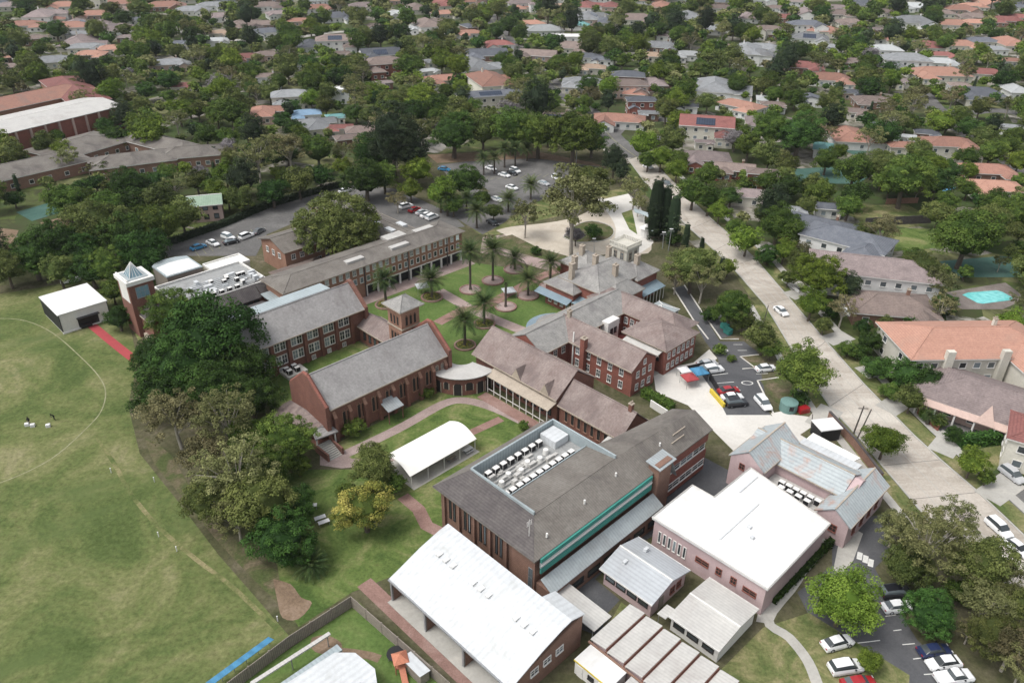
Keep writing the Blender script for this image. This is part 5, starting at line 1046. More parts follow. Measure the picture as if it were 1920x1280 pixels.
# ---- near trees, read off the photograph: crown centre pixel, crown width in pixels
for a in [
 (345, 690, 150, 'fig', 'dark fig tree in the lower middle of the clump by the oval'), (470, 745, 110, 'fig', 'dark fig tree right above the rounded apse roof'), (500, 880, 110, 'green', 'green tree filling the gap below the porch stairs'), (440, 960, 110, 'gum', 'tawny gum at the bottom end of the oval bank'), (560, 950, 80, 'fig', 'dark tree on the lawn side of the spiky cycad clump'), (380, 850, 110, 'brown', 'tawny tree leaning towards the oval half way down the bank'), (545, 1045, 50, 'dbush', 'dark bush left of the spiky cycad'),
 (180, 420, 110, 'olive', 'olive tree between tennis court and sand court'), (110, 455, 100, 'fig', 'dark tree just below the sand court'), (235, 440, 100, 'fig', 'dark tree above the dark hedge end'), (300, 420, 90, 'green', 'green tree left of the sage green roofed house'), (340, 405, 70, 'olive', 'olive tree touching the sage green roofed house'), (450, 372, 56, 'olive', 'olive tree at the right side of the sage green roofed house'), (510, 360, 60, 'fig', 'dark tree behind the car park hedge'), (560, 340, 60, 'olive', 'olive tree behind the car park hedge'), (600, 330, 50, 'fig', 'dark tree at the top end of the car park hedge'), (480, 290, 90, 'gum', 'wide tawny gum tree above the rear car park'), (540, 275, 80, 'brown', 'bare branched brown tree above the rear car park'), (210, 545, 60, 'green', 'small green tree behind the white box shed wall'), (170, 505, 90, 'fig', 'dark tree right behind the white box shed'),
 (735, 255, 110, 'pine', 'tall dark conifer mass in the centre of the woods'), (700, 290, 80, 'fig', 'dark tree left of the tall centre conifer'), (770, 280, 80, 'pine', 'dark conifer right of the tall centre conifer'), (850, 250, 90, 'fig', 'large dark tree behind the upper car park'), (1075, 250, 110, 'green', 'huge green tree behind the upper car park light mast'), (1010, 245, 90, 'green', 'green tree behind the upper car park palms'), (960, 240, 90, 'green', 'rounded green tree in the belt behind the palms'), (905, 245, 70, 'olive', 'olive tree in the belt behind the palms'), (1110, 265, 60, 'fig', 'dark tree by the conifer at the upper bend'), (1105, 160, 44, 'fig', 'dark round tree beside the far road'),
 (1790, 980, 130, 'gum', 'gum crown nearest the white cars on the main road'), (1700, 1060, 110, 'olive', 'olive tree behind the black parked car'), (1870, 1190, 120, 'olive', 'olive scrub above the white pickup truck'), (1820, 1180, 70, 'brown', 'thin brown tree between dark tree and bottom corner'), (1900, 1090, 120, 'gum', 'gum crown at the right edge below the white cars'), (1920, 1250, 110, 'gum', 'scrubby gum in the very bottom right corner'),
 (1690, 1000, 100, 'gum', 'gum crown over the white stripes of the driveway'),
 (1440, 340, 50, 'green', 'green tree before the red brick gables'), (1480, 350, 56, 'fig', 'dark tree at the left end of the upper green court'), (1540, 360, 56, 'green', 'green tree behind the slate roofed garage'), (1600, 365, 60, 'fig', 'dark tree between upper court and garage'), (1520, 350, 50, 'olive', 'olive tree below the upper green court'), (1400, 345, 40, 'bush', 'bush at the gable of the red brick house'), (1430, 400, 40, 'olive', 'small tree beside the grey hip roofed house'), (1500, 440, 46, 'green', 'green tree left of the large dark slate house'), (1660, 250, 60, 'fig', 'dark tree beside the long terracotta wing'), (1500, 250, 90, 'fig', 'big dark tree beyond the red brick gables'), (1450, 240, 80, 'green', 'leafy tree beyond the red brick gables'), (1760, 400, 60, 'olive', 'small tree at the right end of the upper grass court'), (1900, 400, 70, 'green', 'green tree at the right edge above the court'), (1550, 300, 50, 'green', 'green tree at the narrow green roofed shed'),
 (388, 640, 190, 'fig', 'huge dark fig tree spreading west of the long chapel'), (290, 668, 100, 'fig', 'dark fig tree whose crown touches the end of the red carpet'),
 (455, 690, 120, 'fig', 'dark fig tree crowding the corner of the classroom block'), (300, 735, 110, 'fig', 'dark fig tree overhanging the edge of the oval'), (410, 730, 130, 'fig', 'dark fig tree in the middle of the dense clump by the chapel'),
 (332, 590, 115, 'green', 'light green tree hiding the foot of the science block'), (222, 596, 62, 'fig', 'dark ivy clad tree between white box shed and glass topped tower'),
 (325, 775, 130, 'brown', 'tawny gum tree leaning over the oval beside the dark figs'), (425, 778, 150, 'gum', 'gum tree with pale branches showing below the dark figs'),
 (440, 880, 170, 'gum', 'broad tawny gum tree half way down the oval bank'), (395, 930, 120, 'olive', 'olive green tree on the worn earth edge of the oval'), (535, 825, 115, 'green', 'leafy green tree just below the chapel porch stairs'),
 (490, 940, 150, 'olive', 'spreading olive tree above the spiky cycad'), (525, 1010, 125, 'fig', 'dark bushy tree touching the spiky cycad'), (560, 870, 60, 'green', 'small green tree beside the brick stairs'), (470, 820, 100, 'green', 'green tree squeezed between pale branched gum and chapel stairs'),
 (702, 872, 104, 'olive', 'olive green tree overlapping the west end of the marquee'), (738, 905, 55, 'green', 'small green tree under the corner of the marquee'), (684, 950, 126, 'yellow', 'round tree covered in yellow blossom on the bank lawn'), (650, 925, 50, 'bush', 'green bush tucked behind the yellow blossoming tree'),
 (662, 800, 52, 'bush', 'round green bush against the south wall of the chapel'), (800, 735, 34, 'bush', 'low green bush at the east end of the chapel wall'), (983, 797, 26, 'bush', 'small bush at the metal stairs beside the library'), (908, 718, 24, 'bush', 'small bush in the angle of curved cloister and dining hall'),
 (632, 428, 168, 'dome', 'big dense domed tree filling the courtyard behind the arcaded building'),
 (1076, 376, 158, 'gum', 'wide open gum tree arching over the roundabout'), (985, 400, 70, 'gum', 'thin gum tree at the start of the tan carriage drive'), (1110, 345, 90, 'olive', 'olive green tree behind the wide gum of the roundabout'), (1190, 352, 62, 'gum', 'sparse pale gum between roundabout and main road'), (1198, 380, 40, 'gum', 'small sparse gum beside the glass gatehouse canopy'),
 (1112, 434, 40, 'dbush', 'low dark shrubbery on the roundabout bed'), (1080, 440, 40, 'mauve', 'pale grey shrub at the end of the roundabout bed'),
 (1152, 300, 52, 'pine', 'tall dark conifer beside the upper car park'), (1166, 318, 40, 'pine', 'dark conifer at the main road end of the upper car park'),
 (1230, 392, 44, 'cyp', 'tallest cypress beside the gatehouse'), (1247, 398, 38, 'cyp', 'second cypress from the gatehouse'), (1264, 410, 36, 'cyp', 'third cypress from the gatehouse'), (1268, 448, 36, 'dbush', 'round dark bush between two cypresses'), (1287, 444, 20, 'cyp', 'short cypress next to the main road kerb'),
 (1316, 462, 14, 'cyp', 'small clipped conifer by the kerb behind the mansion'), (1339, 486, 12, 'cyp', 'thin cypress standing alone near the kerb'), (1352, 506, 19, 'cyp', 'dark cypress beside the tawny gum of the mansion'),
 (1300, 497, 118, 'olive', 'big olive brown tree beside the mansion'), (1268, 520, 64, 'brown', 'tawny tree squeezed between mansion and campus drive'), (1290, 480, 70, 'brown', 'tawny tree top behind the big olive brown one'), (1318, 520, 90, 'gum', 'rounded gum overhanging the campus drive'), (1365, 500, 46, 'bright', 'bright green tree at the kerb beyond the dark cypress'), (1372, 575, 95, 'green', 'leafy tree between campus drive and main road'), (1330, 590, 40, 'dbush', 'dark bush over the green bins'),
 (1432, 633, 76, 'olive', 'wispy olive tree between car park and main road'), (1500, 690, 124, 'green', 'large leafy tree over the teal water tank'), (1660, 826, 90, 'bright', 'bright green street tree beside the two power poles'),
 (1583, 1122, 152, 'bright', 'big glossy green tree in the lower car park'), (1746, 1150, 116, 'fig', 'dark green tree opposite in the lower car park'), (1628, 1238, 60, 'bright', 'small round tree between the parked white van and red car'),
 (1745, 1010, 190, 'gum', 'huge spreading gum tree at the lower bend of the main road'), (1840, 1060, 150, 'olive', 'olive green tree merging with the huge gum by the white cars'), (1850, 1130, 130, 'gum', 'gum tree above the lower car park edge'), (1900, 1210, 130, 'brown', 'brown scrubby tree in the bottom corner beyond the parked cars'), (1680, 985, 90, 'gum', 'smaller gum over the asphalt driveway'),
 (1905, 1130, 100, 'olive', 'olive tree at the very edge beside the main road'), (1800, 1110, 70, 'green', 'leafy green tree between dark tree and huge gum'),
 (1710, 748, 66, 'olive', 'small street tree in front of the villa veranda'), (1700, 700, 80, 'dbush', 'dark garden shrubbery beside the villa drive'), (1745, 715, 70, 'fig', 'dark tree against the villa veranda'), (1822, 868, 74, 'bright', 'bright street tree beside the front lawn'), (1850, 895, 40, 'green', 'small tree beside the silver car driveway'), (1760, 790, 34, 'bush', 'round bush at the villa gate'), (1735, 778, 30, 'bush', 'low bush before the brick gate pillars'),
 (1590, 655, 44, 'bush', 'small street tree on the verge by the red roofed mansion'), (1640, 690, 60, 'dbush', 'dark shrubbery behind the pale villa wall'), (1670, 735, 46, 'bush', 'round bush on the verge below the dark shrubbery'), (1628, 640, 60, 'fig', 'dark tree at the left corner of the salmon roofed mansion'), (1545, 608, 46, 'olive', 'low olive tree in the front garden of the bungalow'), (1478, 520, 40, 'olive', 'street tree before the low white garden wall'), (1440, 480, 56, 'dbush', 'dark garden bushes across from the cypresses'), (1375, 425, 40, 'green', 'small green tree at the kerb between two round trees'), (1790, 815, 44, 'dbush', 'dark bush beside the villa drive bend'), (1500, 745, 44, 'dbush', 'dark undergrowth below the large leafy tree'), (1395, 600, 60, 'olive', 'olive tree overhanging the footpath by the green bins'), (1445, 655, 50, 'green', 'green tree top between wispy tree and large leafy tree'), (1612, 662, 40, 'dbush', 'dark bush beside the red roofed mansion gate'), (1522, 570, 74, 'bright', 'round bright street tree by the kerb near the white moving car'), (1401, 448, 62, 'bright', 'round bright tree at the kerb opposite the cypresses'),
 (1349, 395, 46, 'bright', 'bright tree at the kerb below the hip roofed house'), (1300, 360, 62, 'green', 'green tree beside the dark parked car'), (1330, 372, 60, 'green', 'leafy tree right of the dark parked car'), (1460, 420, 82, 'green', 'dark leafy tree in front of the slate gabled house'), (1565, 515, 56, 'olive', 'street tree hiding the porch of the long white house'), (1500, 490, 60, 'olive', 'garden tree at the corner of the long white house'), (1560, 580, 50, 'dbush', 'dark shrub beside the white parked car'),
 (1815, 440, 120, 'green', 'big tree beside the lower grass tennis court'), (1860, 420, 90, 'olive', 'olive tree behind the lower grass tennis court'), (1700, 330, 110, 'green', 'broad tree above the upper grass court'), (1660, 310, 80, 'olive', 'olive tree left of the blue pool'), (1240, 295, 50, 'bright', 'bright tree at the upper bend opposite the car park'), (1270, 318, 46, 'bright', 'bright tree by the kerb above the dark parked car'), (1205, 270, 60, 'bright', 'bright tree where the main road narrows'), (1215, 300, 40, 'green', 'green tree beside the white car on the main road'),
 (685, 335, 84, 'fig', 'dark tree behind the domed tree'), (720, 330, 60, 'green', 'green tree over the corner of the rear car park'), (785, 318, 62, 'bright', 'bright green tree behind the row of parked cars'), (826, 362, 66, 'bright', 'yellow green tree above the row of parked cars'), (770, 355, 46, 'bright', 'small bright tree left of the row of parked cars'), (872, 340, 72, 'fig', 'dark tree between the two upper car parks'), (905, 372, 40, 'green', 'green tree beside the palm at the forecourt'), (925, 395, 36, 'olive', 'small tree at the forecourt corner'), (850, 385, 40, 'green', 'green tree right of the row of parked cars'), (745, 375, 40, 'brown', 'thin brown tree left of the parked white cars'),
 (920, 452, 32, 'brown', 'bronze leaved shrub at the quadrangle corner'), (1005, 470, 22, 'dbush', 'dark clipped shrub beside the tan drive'), (1068, 492, 22, 'bush', 'low shrub beside the mansion veranda'), (1052, 505, 18, 'bush', 'small shrub on the mansion side path'), (1105, 585, 26, 'dbush', 'dark shrub by the conservatory'),
 (1350, 655, 30, 'bush', 'small bush at the dormitory corner'), (1372, 672, 20, 'bush', 'yellow green shrub in front of the parked silver car'), (1215, 735, 22, 'bush', 'small bush at the foot of the dormitory gable'),
 (1480, 968, 22, 'dbush', 'low dark plant by the white roofed hall path'), (1560, 985, 18, 'dbush', 'dark plant where path meets driveway'), (1150, 1020, 20, 'bush', 'weedy shrub between grey cottage and library'),
 (270, 480, 120, 'fig', 'dark tree behind the glass topped tower'), (60, 480, 110, 'fig', 'dark tree mass at the top of the oval'), (150, 470, 90, 'fig', 'dark tree beside the sand court'), (200, 500, 90, 'green', 'green tree behind the white box shed'), (10, 500, 90, 'olive', 'olive tree at the left end of the oval edge'), (110, 505, 80, 'olive', 'olive tree directly above the white box shed'),
]: tree(*a)
# cycad
x, y = G(585, 1072); t = link('cycad', None, None, (x, y, 0)); MB().cyl(0, 0, 0, 1.6, .35, 10).build('trunk', 'bark_palm', t); c = link('crown', CYC, t, (0, 0, 1.5)); c.scale = (3.0,) * 3; tag(t, 'big spiky green cycad spilling onto bare earth by the fence', 'cycad')
for ft, cr_, w, lab, pl in [
 ((724, 572), (720, 524), 46, 'palm in front of the arcade at the far west end of the quadrangle', ('plants', 'round bed of green plants beside the bell tower')),
 ((810, 558), (808, 526), 48, 'palm beside the blue shade tent north of the bell tower', ('plants', 'round bed of yellow plants beside the blue tent')),
 ((882, 544), (882, 474), 46, 'tall palm standing nearest to the end of the arcade', ('gravel', 'gravel bed of the palm nearest the arcade end')),
 ((924, 527), (922, 470), 52, 'tallest bushy palm in the middle of the quadrangle', ('gravel', 'gravel bed of the tallest bushy palm')),
 ((965, 506), (964, 484), 40, 'short palm at the north corner of the quadrangle', ('gravel', 'gravel bed of the short northern palm')),
 ((872, 648), (868, 602), 56, 'palm between chapel end and curved cloister', ('plants', 'planted bed with yellow flowers beside the curved cloister')),
 ((908, 608), (907, 570), 54, 'palm beside the ridge end of the dining hall', ('plants', 'planted bed beside the dining hall ridge')),
 ((948, 576), (948, 534), 10, 'thin bare palm trunk almost without a crown', ('gravel', 'gravel bed of the bare palm trunk')),
 ((990, 555), (989, 524), 46, 'palm between the bare trunk and the mansion', ('gravel', 'gravel bed between bare trunk and mansion')),
 ((1031, 539), (1030, 494), 40, 'slender palm nearest to the mansion', ('gravel', 'gravel bed nearest to the mansion')),
]: palm(*ft, *cr_, w, lab, pl)
for ft, cr_, w in [((894, 428), (893, 396), 40), ((839, 405), (838, 372), 40), ((953, 398), (952, 376), 38), ((995, 374), (994, 348), 34), ((907, 328), (906, 298), 28), ((927, 326), (927, 296), 28), ((946, 314), (946, 280), 30), ((966, 312), (967, 278), 30), ((988, 302), (988, 280), 30), ((875, 395), (874, 372), 30), ((1738, 795), (1738, 780), 24), ((1760, 800), (1760, 786), 22)]: palm(*ft, *cr_, w)
hedge('clipped_hedge', [(1700, 625), (1755, 590), (1780, 580)], 3.2, 3.4, 'leaf_dark', 'thick dark clipped hedge between brown roofed bungalow and red roofed mansion')
hedge('clipped_hedge', [(1655, 690), (1715, 672)], 1.6, 2.0, 'leaf_dark', 'narrow dark hedge at the gate of the red roofed mansion')
hedge('clipped_hedge', [(1795, 835), (1870, 828)], 1.8, 2.2, 'leaf_dark', 'dark hedge along the top of the front lawn')
hedge('flowering_hedge', [(1205, 740), (1260, 772)], 1.8, 1.8, 'leaf_green', 'green hedge between dormitory and the white forecourt')
hedge('low_hedge', [(1232, 1008), (1310, 1065)], 1.3, 1.2, 'leaf_dark', 'low dark hedge along the pink hall facing the grey cottage')
hedge('low_hedge', [(1448, 1130), (1560, 1015)], 1.0, 1.0, 'leaf_dark', 'low dark hedge along the end wall of the pink hall')
hedge('oval_hedge', [(262, 470), (330, 455), (420, 424), (500, 390), (560, 372), (640, 350)], 1.6, 1.8, 'leaf_pine', 'long dark hedge bordering the rear car park')

# ================================================================== HOUSES OVER THE ROAD AND BEYOND THE CAMPUS
RL = {'h_terra': 'terracotta tiled', 'h_orange': 'orange tiled', 'h_red': 'red tiled', 'h_brown': 'brown tiled', 'h_mauve': 'dusky brown roofed', 'h_slate': 'dark slate roofed', 'h_grey': 'grey roofed', 'h_pale': 'pale roofed', 'h_tan': 'tan roofed', 'h_teal': 'teal roofed', 'h_blue': 'blue roofed', 'white_membrane': 'flat white roofed'}
WL = {'wall_white': 'white', 'wall_cream': 'cream', 'brick_brown': 'brown brick', 'brick_bright': 'red brick', 'wall_blush': 'blush pink', 'brick_orange': 'orange brick'}
HOUSES = []
rh = random.Random(12)
def house(u, v, w, rm, wm='brick_brown', st=1, yaw=None, L=None, Wd=None, label=None, typ='hx', solar=False, wing=True, n=None):
    h = 3.0 * st + .2; z = h + 1.2
    x, y = G(u, v, z); d = depth(x, y, z); wm_ = w * d / F * (1.12 if v < 150 else 1)
    if wm == 'brick_brown' and u + v > 0 and rh.random() < .55: wm = rh.choice(('wall_blush', 'wall_cream', 'wall_white'))
    if yaw is None: yaw = (-8 if u > 1000 else 20) + rh.uniform(-9, 9) + (90 if rh.random() < .22 else 0)
    L = L or min(wm_ * (.92 if yaw < 60 else 1.35), 30); Wd = Wd or L * rh.uniform(.5, .66)
    t = link('house', None, None, (x, y, 0), R(yaw)); x0, x1, y0, y1 = -L / 2, L / 2, -Wd / 2, Wd / 2; rise = 0 if typ == 'fl' else min(Wd, L) * .21
    wall(t, x0, x1, y0, y1, h, wm, typ if typ[0] == 'g' else '', rise); roof(t, x0, x1, y0, y1, h, typ, .35 if typ == 'fl' else rise, rm, .55, 'trim_white', ohg=.3)
    if wing and w > 26:
        s = rh.choice((-1, 1)); wx = L * rh.uniform(.3, .42); wy = Wd * rh.uniform(.4, .6); cx = s * (L / 2 - wx / 2 - .4); hh = h - (.35 if st == 1 or rh.random() < .5 else 2.4)
        a0, a1, b0, b1 = cx - wx / 2, cx + wx / 2, y0 - wy, y0 + Wd * .45; g = rh.random() < .45
        if typ == 'fl': wall(t, a0, a1, b0, y0, hh, wm); roof(t, a0, a1, b0, y0 - .7, hh, 'fl', .3, rm, .3, 'trim_white')
        else: wall(t, a0, a1, b0, y0 + .3, hh, wm, 'gy' if g else '', min(wx * .24, rise - .3) if g else 0); roof(t, a0, a1, b0, b1, hh, 'gy' if g else 'hy', min(wx * .24, rise - .3), rm, .45, 'trim_white', ohg=.2)
        wins(t, 'b-', b0, a0 + .4, a1 - .4, 2 if wx > 5 else 1, 1.0, 1.3, 1.2, 'plain', False)
    if w > 34:
        nn = n or max(2, int(L / 4)); keep = [i for i in range(nn)]
        for k in range(st):
            for side, c, s0, s1, q in (('b-', y0, x0, x1, nn), ('a-', x0, y0, y1, 2), ('a+', x1, y0, y1, 2)): wins(t, side, c, s0 + .5, s1 - .5, q, 1.0 + 3 * k, 1.3, 1.25, 'plain', w > 90)
    elif w > 20: wins(t, 'b-', y0, x0 + .5, x1 - .5, 2, 1.0 + 3 * (st - 1), 1.6, 1.3, 'plain', False)
    if rh.random() < .35 and typ != 'fl': chimney(t, L * .2, Wd * .12, h, h + rise + .9, .7, 'brick_brown' if 'brick' in wm else wm)
    if solar and typ != 'fl': b = MB(); e = h + .35; b.slab([(-L * .2, y0 + .4, e + .2), (L * .15, y0 + .4, e + .2), (L * .15, y0 + Wd * .36, e + rise * .7), (-L * .2, y0 + Wd * .36, e + rise * .7)], .08); b.build('solar_panel', 'solar', t)
    HOUSES.append((u, v, w, Wd * F / d * .5 + h * F / d * .4, x, y, max(L, Wd) * .55))
    if label: tag(t, label, 'house')
    else: later(t, f"{RL[rm]} {WL[wm]} {'two storey ' if st == 2 else ''}house", 'house', f'{RL[rm]} houses', u, v)
    return t
T_, O_, E_, B_, V_, K_, Y_, P_, N_ = 'h_terra', 'h_orange', 'h_red', 'h_brown', 'h_mauve', 'h_slate', 'h_grey', 'h_pale', 'h_tan'
w_, c_, b_, r_, k_ = 'wall_white', 'wall_cream', 'brick_brown', 'brick_bright', 'wall_blush'
for a in [
 (48, 43, 62, T_, b_, 1), (75, 24, 50, V_, w_, 2), (97, 33, 42, T_, b_, 1), (133, 46, 66, T_, c_, 2), (152, 60, 50, Y_, w_, 1), (205, 50, 50, V_, w_, 1), (178, 24, 58, T_, b_, 1), (148, 75, 76, V_, b_, 1), (162, 84, 62, Y_, c_, 1), (208, 87, 46, O_, c_, 1), (170, 97, 50, O_, b_, 1), (333, 77, 40, K_, b_, 1),
 (310, 8, 80, T_, b_, 1), (360, 16, 60, Y_, w_, 1), (410, 28, 62, V_, w_, 1), (462, 42, 60, B_, b_, 1), (412, 58, 40, N_, c_, 1), (460, 103, 50, E_, k_, 1), (343, 156, 46, E_, c_, 1), (25, 120, 50, B_, b_, 1), (3, 104, 26, O_, b_, 1), (405, 72, 44, P_, w_, 1), (20, 8, 50, V_, c_, 1), (120, 8, 56, T_, b_, 1), (230, 12, 50, B_, c_, 1), (255, 34, 44, K_, w_, 1), (240, 66, 36, V_, b_, 1), (60, 68, 48, B_, b_, 1),
 (500, 8, 58, B_, w_, 1), (595, 12, 58, T_, w_, 1), (632, 28, 64, K_, w_, 1), (500, 56, 54, K_, w_, 1), (492, 42, 50, B_, b_, 1), (580, 80, 44, K_, b_, 1), (502, 98, 48, B_, k_, 1), (503, 138, 40, B_, w_, 2), (545, 172, 76, Y_, c_, 2), (718, 112, 74, B_, r_, 2), (748, 120, 34, O_, k_, 1), (718, 150, 36, V_, b_, 1), (765, 50, 34, P_, w_, 1), (803, 128, 36, P_, w_, 1), (835, 22, 48, O_, c_, 1), (832, 5, 44, E_, c_, 1), (880, 58, 44, O_, w_, 1), (880, 46, 26, K_, b_, 1), (890, 118, 74, Y_, w_, 1), (918, 145, 74, T_, c_, 2),
 (492, 205, 56, T_, k_, 1), (572, 207, 58, 'h_blue', w_, 1), (628, 212, 34, 'h_teal', w_, 1), (590, 228, 54, Y_, b_, 1), (636, 233, 52, E_, b_, 1), (680, 238, 68, B_, b_, 1), (652, 252, 50, B_, b_, 1), (812, 110, 30, Y_, c_, 1), (560, 36, 42, T_, b_, 1), (680, 8, 50, V_, c_, 1), (745, 22, 40, P_, w_, 1), (780, 12, 44, B_, c_, 1), (700, 46, 36, B_, b_, 1), (560, 120, 36, Y_, w_, 1), (640, 96, 34, B_, b_, 1), (520, 22, 40, V_, w_, 1),
 (985, 9, 60, O_, c_, 1), (1052, 7, 24, N_, b_, 1), (1098, 8, 42, E_, w_, 1), (1145, 8, 36, E_, k_, 1), (1090, 42, 32, 'h_teal', w_, 1), (1138, 36, 36, K_, c_, 2), (1192, 32, 76, B_, b_, 1), (1290, 28, 56, Y_, w_, 1), (1075, 84, 72, B_, c_, 1), (1100, 102, 50, K_, w_, 1), (1132, 107, 40, K_, w_, 1), (1110, 122, 48, N_, c_, 1), (1222, 100, 44, N_, c_, 1), (1292, 98, 50, P_, w_, 1), (1400, 90, 74, Y_, w_, 2), (1365, 82, 26, B_, b_, 1), (1178, 136, 58, K_, b_, 2), (1230, 150, 46, V_, b_, 1), (1190, 166, 50, T_, b_, 1), (1217, 206, 40, Y_, b_, 1), (1288, 193, 44, K_, b_, 1), (1430, 180, 26, P_, w_, 1), (1322, 260, 36, V_, c_, 1), (1240, 8, 44, T_, b_, 1), (1350, 12, 50, B_, c_, 1), (1400, 28, 44, V_, w_, 1), (1340, 50, 36, Y_, w_, 1), (1250, 64, 34, V_, b_, 1), (1440, 60, 36, V_, b_, 1),
 (1455, 12, 36, B_, b_, 1), (1467, 30, 54, E_, b_, 1), (1512, 42, 64, K_, w_, 2), (1545, 54, 58, T_, b_, 1), (1617, 4, 46, K_, c_, 1), (1715, 10, 60, P_, w_, 1), (1645, 52, 32, V_, b_, 1), (1710, 37, 88, Y_, w_, 2), (1787, 42, 58, O_, c_, 1), (1825, 28, 50, B_, b_, 1), (1885, 35, 60, E_, b_, 1), (1825, 8, 44, O_, c_, 1), (1910, 10, 34, K_, w_, 1), (1840, 73, 56, K_, c_, 1), (1895, 77, 56, T_, c_, 1), (1742, 82, 40, E_, c_, 1), (1800, 80, 60, O_, c_, 1), (1765, 99, 48, E_, w_, 1), (1862, 88, 48, Y_, w_, 1), (1660, 88, 56, P_, w_, 2), (1700, 106, 80, Y_, w_, 2), (1762, 112, 58, P_, w_, 1), (1845, 132, 68, E_, c_, 1), (1905, 163, 50, P_, w_, 1), (1508, 120, 66, E_, b_, 1), (1555, 142, 78, T_, w_, 1), (1455, 105, 46, K_, w_, 1), (1450, 190, 46, B_, b_, 1), (1595, 168, 40, K_, b_, 1), (1637, 183, 74, B_, b_, 1), (1600, 203, 58, B_, c_, 1), (1800, 155, 40, B_, b_, 1), (1835, 170, 90, K_, b_, 1), (1657, 228, 40, K_, b_, 1), (1590, 248, 72, T_, w_, 1), (1700, 250, 38, P_, w_, 1), (1740, 243, 44, K_, b_, 1), (1570, 12, 44, V_, c_, 1), (1660, 20, 40, B_, c_, 1), (1560, 84, 38, Y_, w_, 1), (1700, 148, 40, V_, b_, 1), (1600, 110, 36, B_, b_, 1), (1900, 110, 44, T_, w_, 1), (1770, 22, 40, B_, c_, 1), (1660, 70, 30, T_, b_, 1),
 (1480, 386, 66, Y_, b_, 1), (1900, 232, 40, Y_, w_, 1), (380, 276, 80, B_, b_, 1),
]: house(*a)
house(920, 172, 92, K_, c_, 2, yaw=18, L=30, Wd=9, label='long two storey cream house with dark slate roof and solar panels beyond the tree belt', solar=True, wing=False)
house(633, 162, 42, 'white_membrane', w_, 2, yaw=10, label='white two storey flat roofed house among trees beyond the dense belt', typ='fl', wing=False)
house(1020, 52, 66, P_, w_, 1, yaw=10, label='white modern house with a long pale roof beside the far road', wing=False); house(1066, 64, 56, 'white_membrane', w_, 2, yaw=5, label='white two storey modern house with flat roof beside the far road', typ='fl')
house(1175, 152, 84, B_, b_, 2, yaw=0, label='wide two storey brown brick house with many windows right of the far road', n=7); house(1203, 182, 58, K_, r_, 2, yaw=2, label='slate roofed red brick house behind a row of thin conifers')
house(1390, 192, 60, O_, w_, 1, yaw=-45, L=20, Wd=10, label='long orange roofed white house lying at an angle among trees'); house(1760, 133, 104, O_, b_, 1, yaw=-4, label='widest orange hip roofed house on the far right hillside', wing=True)
house(1520, 180, 56, K_, w_, 1, yaw=-10, typ='gy', label='white house with steep blue slate gables', wing=True); house(1545, 270, 36, 'h_teal', w_, 1, yaw=70, label='narrow white shed with a green roof beside the upper tennis court', wing=False)
house(1325, 288, 92, V_, r_, 1, yaw=-6, label='wide brown hip roofed brick house right of the main road bend'); house(1378, 308, 80, B_, r_, 1, yaw=-12, typ='gx', label='red brick house with several brown gables'); house(1432, 316, 60, B_, r_, 2, yaw=-12, typ='hx', label='two storey red brick house with brown hip roof next to tennis court')
house(1415, 357, 90, V_, c_, 1, yaw=-10, label='grey brown hip roofed house at the main road behind the round trees'); house(1555, 380, 48, K_, w_, 1, yaw=-10, typ='gx', label='slate roofed double garage beside the upper grass court', wing=False)
house(1540, 415, 90, K_, r_, 1, yaw=-35, L=20, Wd=11, label='slate roofed brick house with two gabled wings'); house(1592, 438, 84, K_, b_, 2, yaw=-38, L=22, Wd=12, typ='hx', label='large dark slate house with many hips beside the lower grass court')
house(1780, 262, 96, T_, c_, 2, yaw=-6, label='big terracotta roofed cream house above the side street'); house(1697, 267, 62, T_, c_, 1, yaw=-4, label='long low terracotta wing beside the green court', wing=False)
house(1855, 312, 92, T_, b_, 1, yaw=-5, label='wide terracotta brown roofed house right of the blue pool'); house(1868, 343, 100, O_, c_, 1, yaw=-8, label='salmon roofed house at the right edge by the blue pool')
# long white house, bungalow, red roofed mansion, veranda villa, corner house
house(1640, 492, 190, V_, w_, 2, yaw=-14, L=29, Wd=13, label='long two storey white house with a dusky grey tiled roof', n=8, wing=False)
house(1672, 562, 140, B_, b_, 1, yaw=-8, L=19, Wd=12, label='brown tiled bungalow behind the thick dark hedge')
t = house(1815, 628, 250, O_, c_, 2, yaw=3, L=31, Wd=15, label='cream two storey mansion with a huge salmon tiled hip roof', n=10)
for i, x in enumerate((-9, 2.6)): MB().box(x, x + 1.6, -8.6, -7.5, -.3, 8.4).build('chimney', 'wall_cream', t)
for i in range(5): MB().cyl(-14.5 + i * 2.2, -9.6, 0, 3.0, .22, 8).build('porch_column', 'trim_white', t)
MB().box(-15.2, -4.6, -10, -7.55, 3.0, 3.3).build('porch_roof', 'trim_white', t)
t = house(1868, 740, 170, V_, b_, 1, yaw=-38, L=26, Wd=15, label='brown roofed villa with a pale arched front veranda', wing=False)
b = MB(); b.slab([(-12, -9.6, 2.7), (12.4, -9.6, 2.7), (12.4, -7.4, 3.6), (-12, -7.4, 3.6)], .15); b.build('veranda_roof', 'wall_blush', t)
for i in range(8): MB().cyl(-11.6 + i * 3.4, -9.3, 0, 2.6, .18, 8).build('veranda_post', 'trim_white', t)
for x in (-1.5, 8.5): MB().prism([(x, -9.7), (x + 3.4, -9.7), (x + 1.7, -5.2)], 2.75, lambda p: 2.85 if p[1] < -9 and abs(p[0] - x - 1.7) > 1 else 4.8).build('veranda_gable', 'wall_blush', t)
t = house(1975, 808, 90, E_, c_, 2, yaw=-32, L=12, Wd=9, label='cream two storey house with a red roof cut by the right edge', n=3)
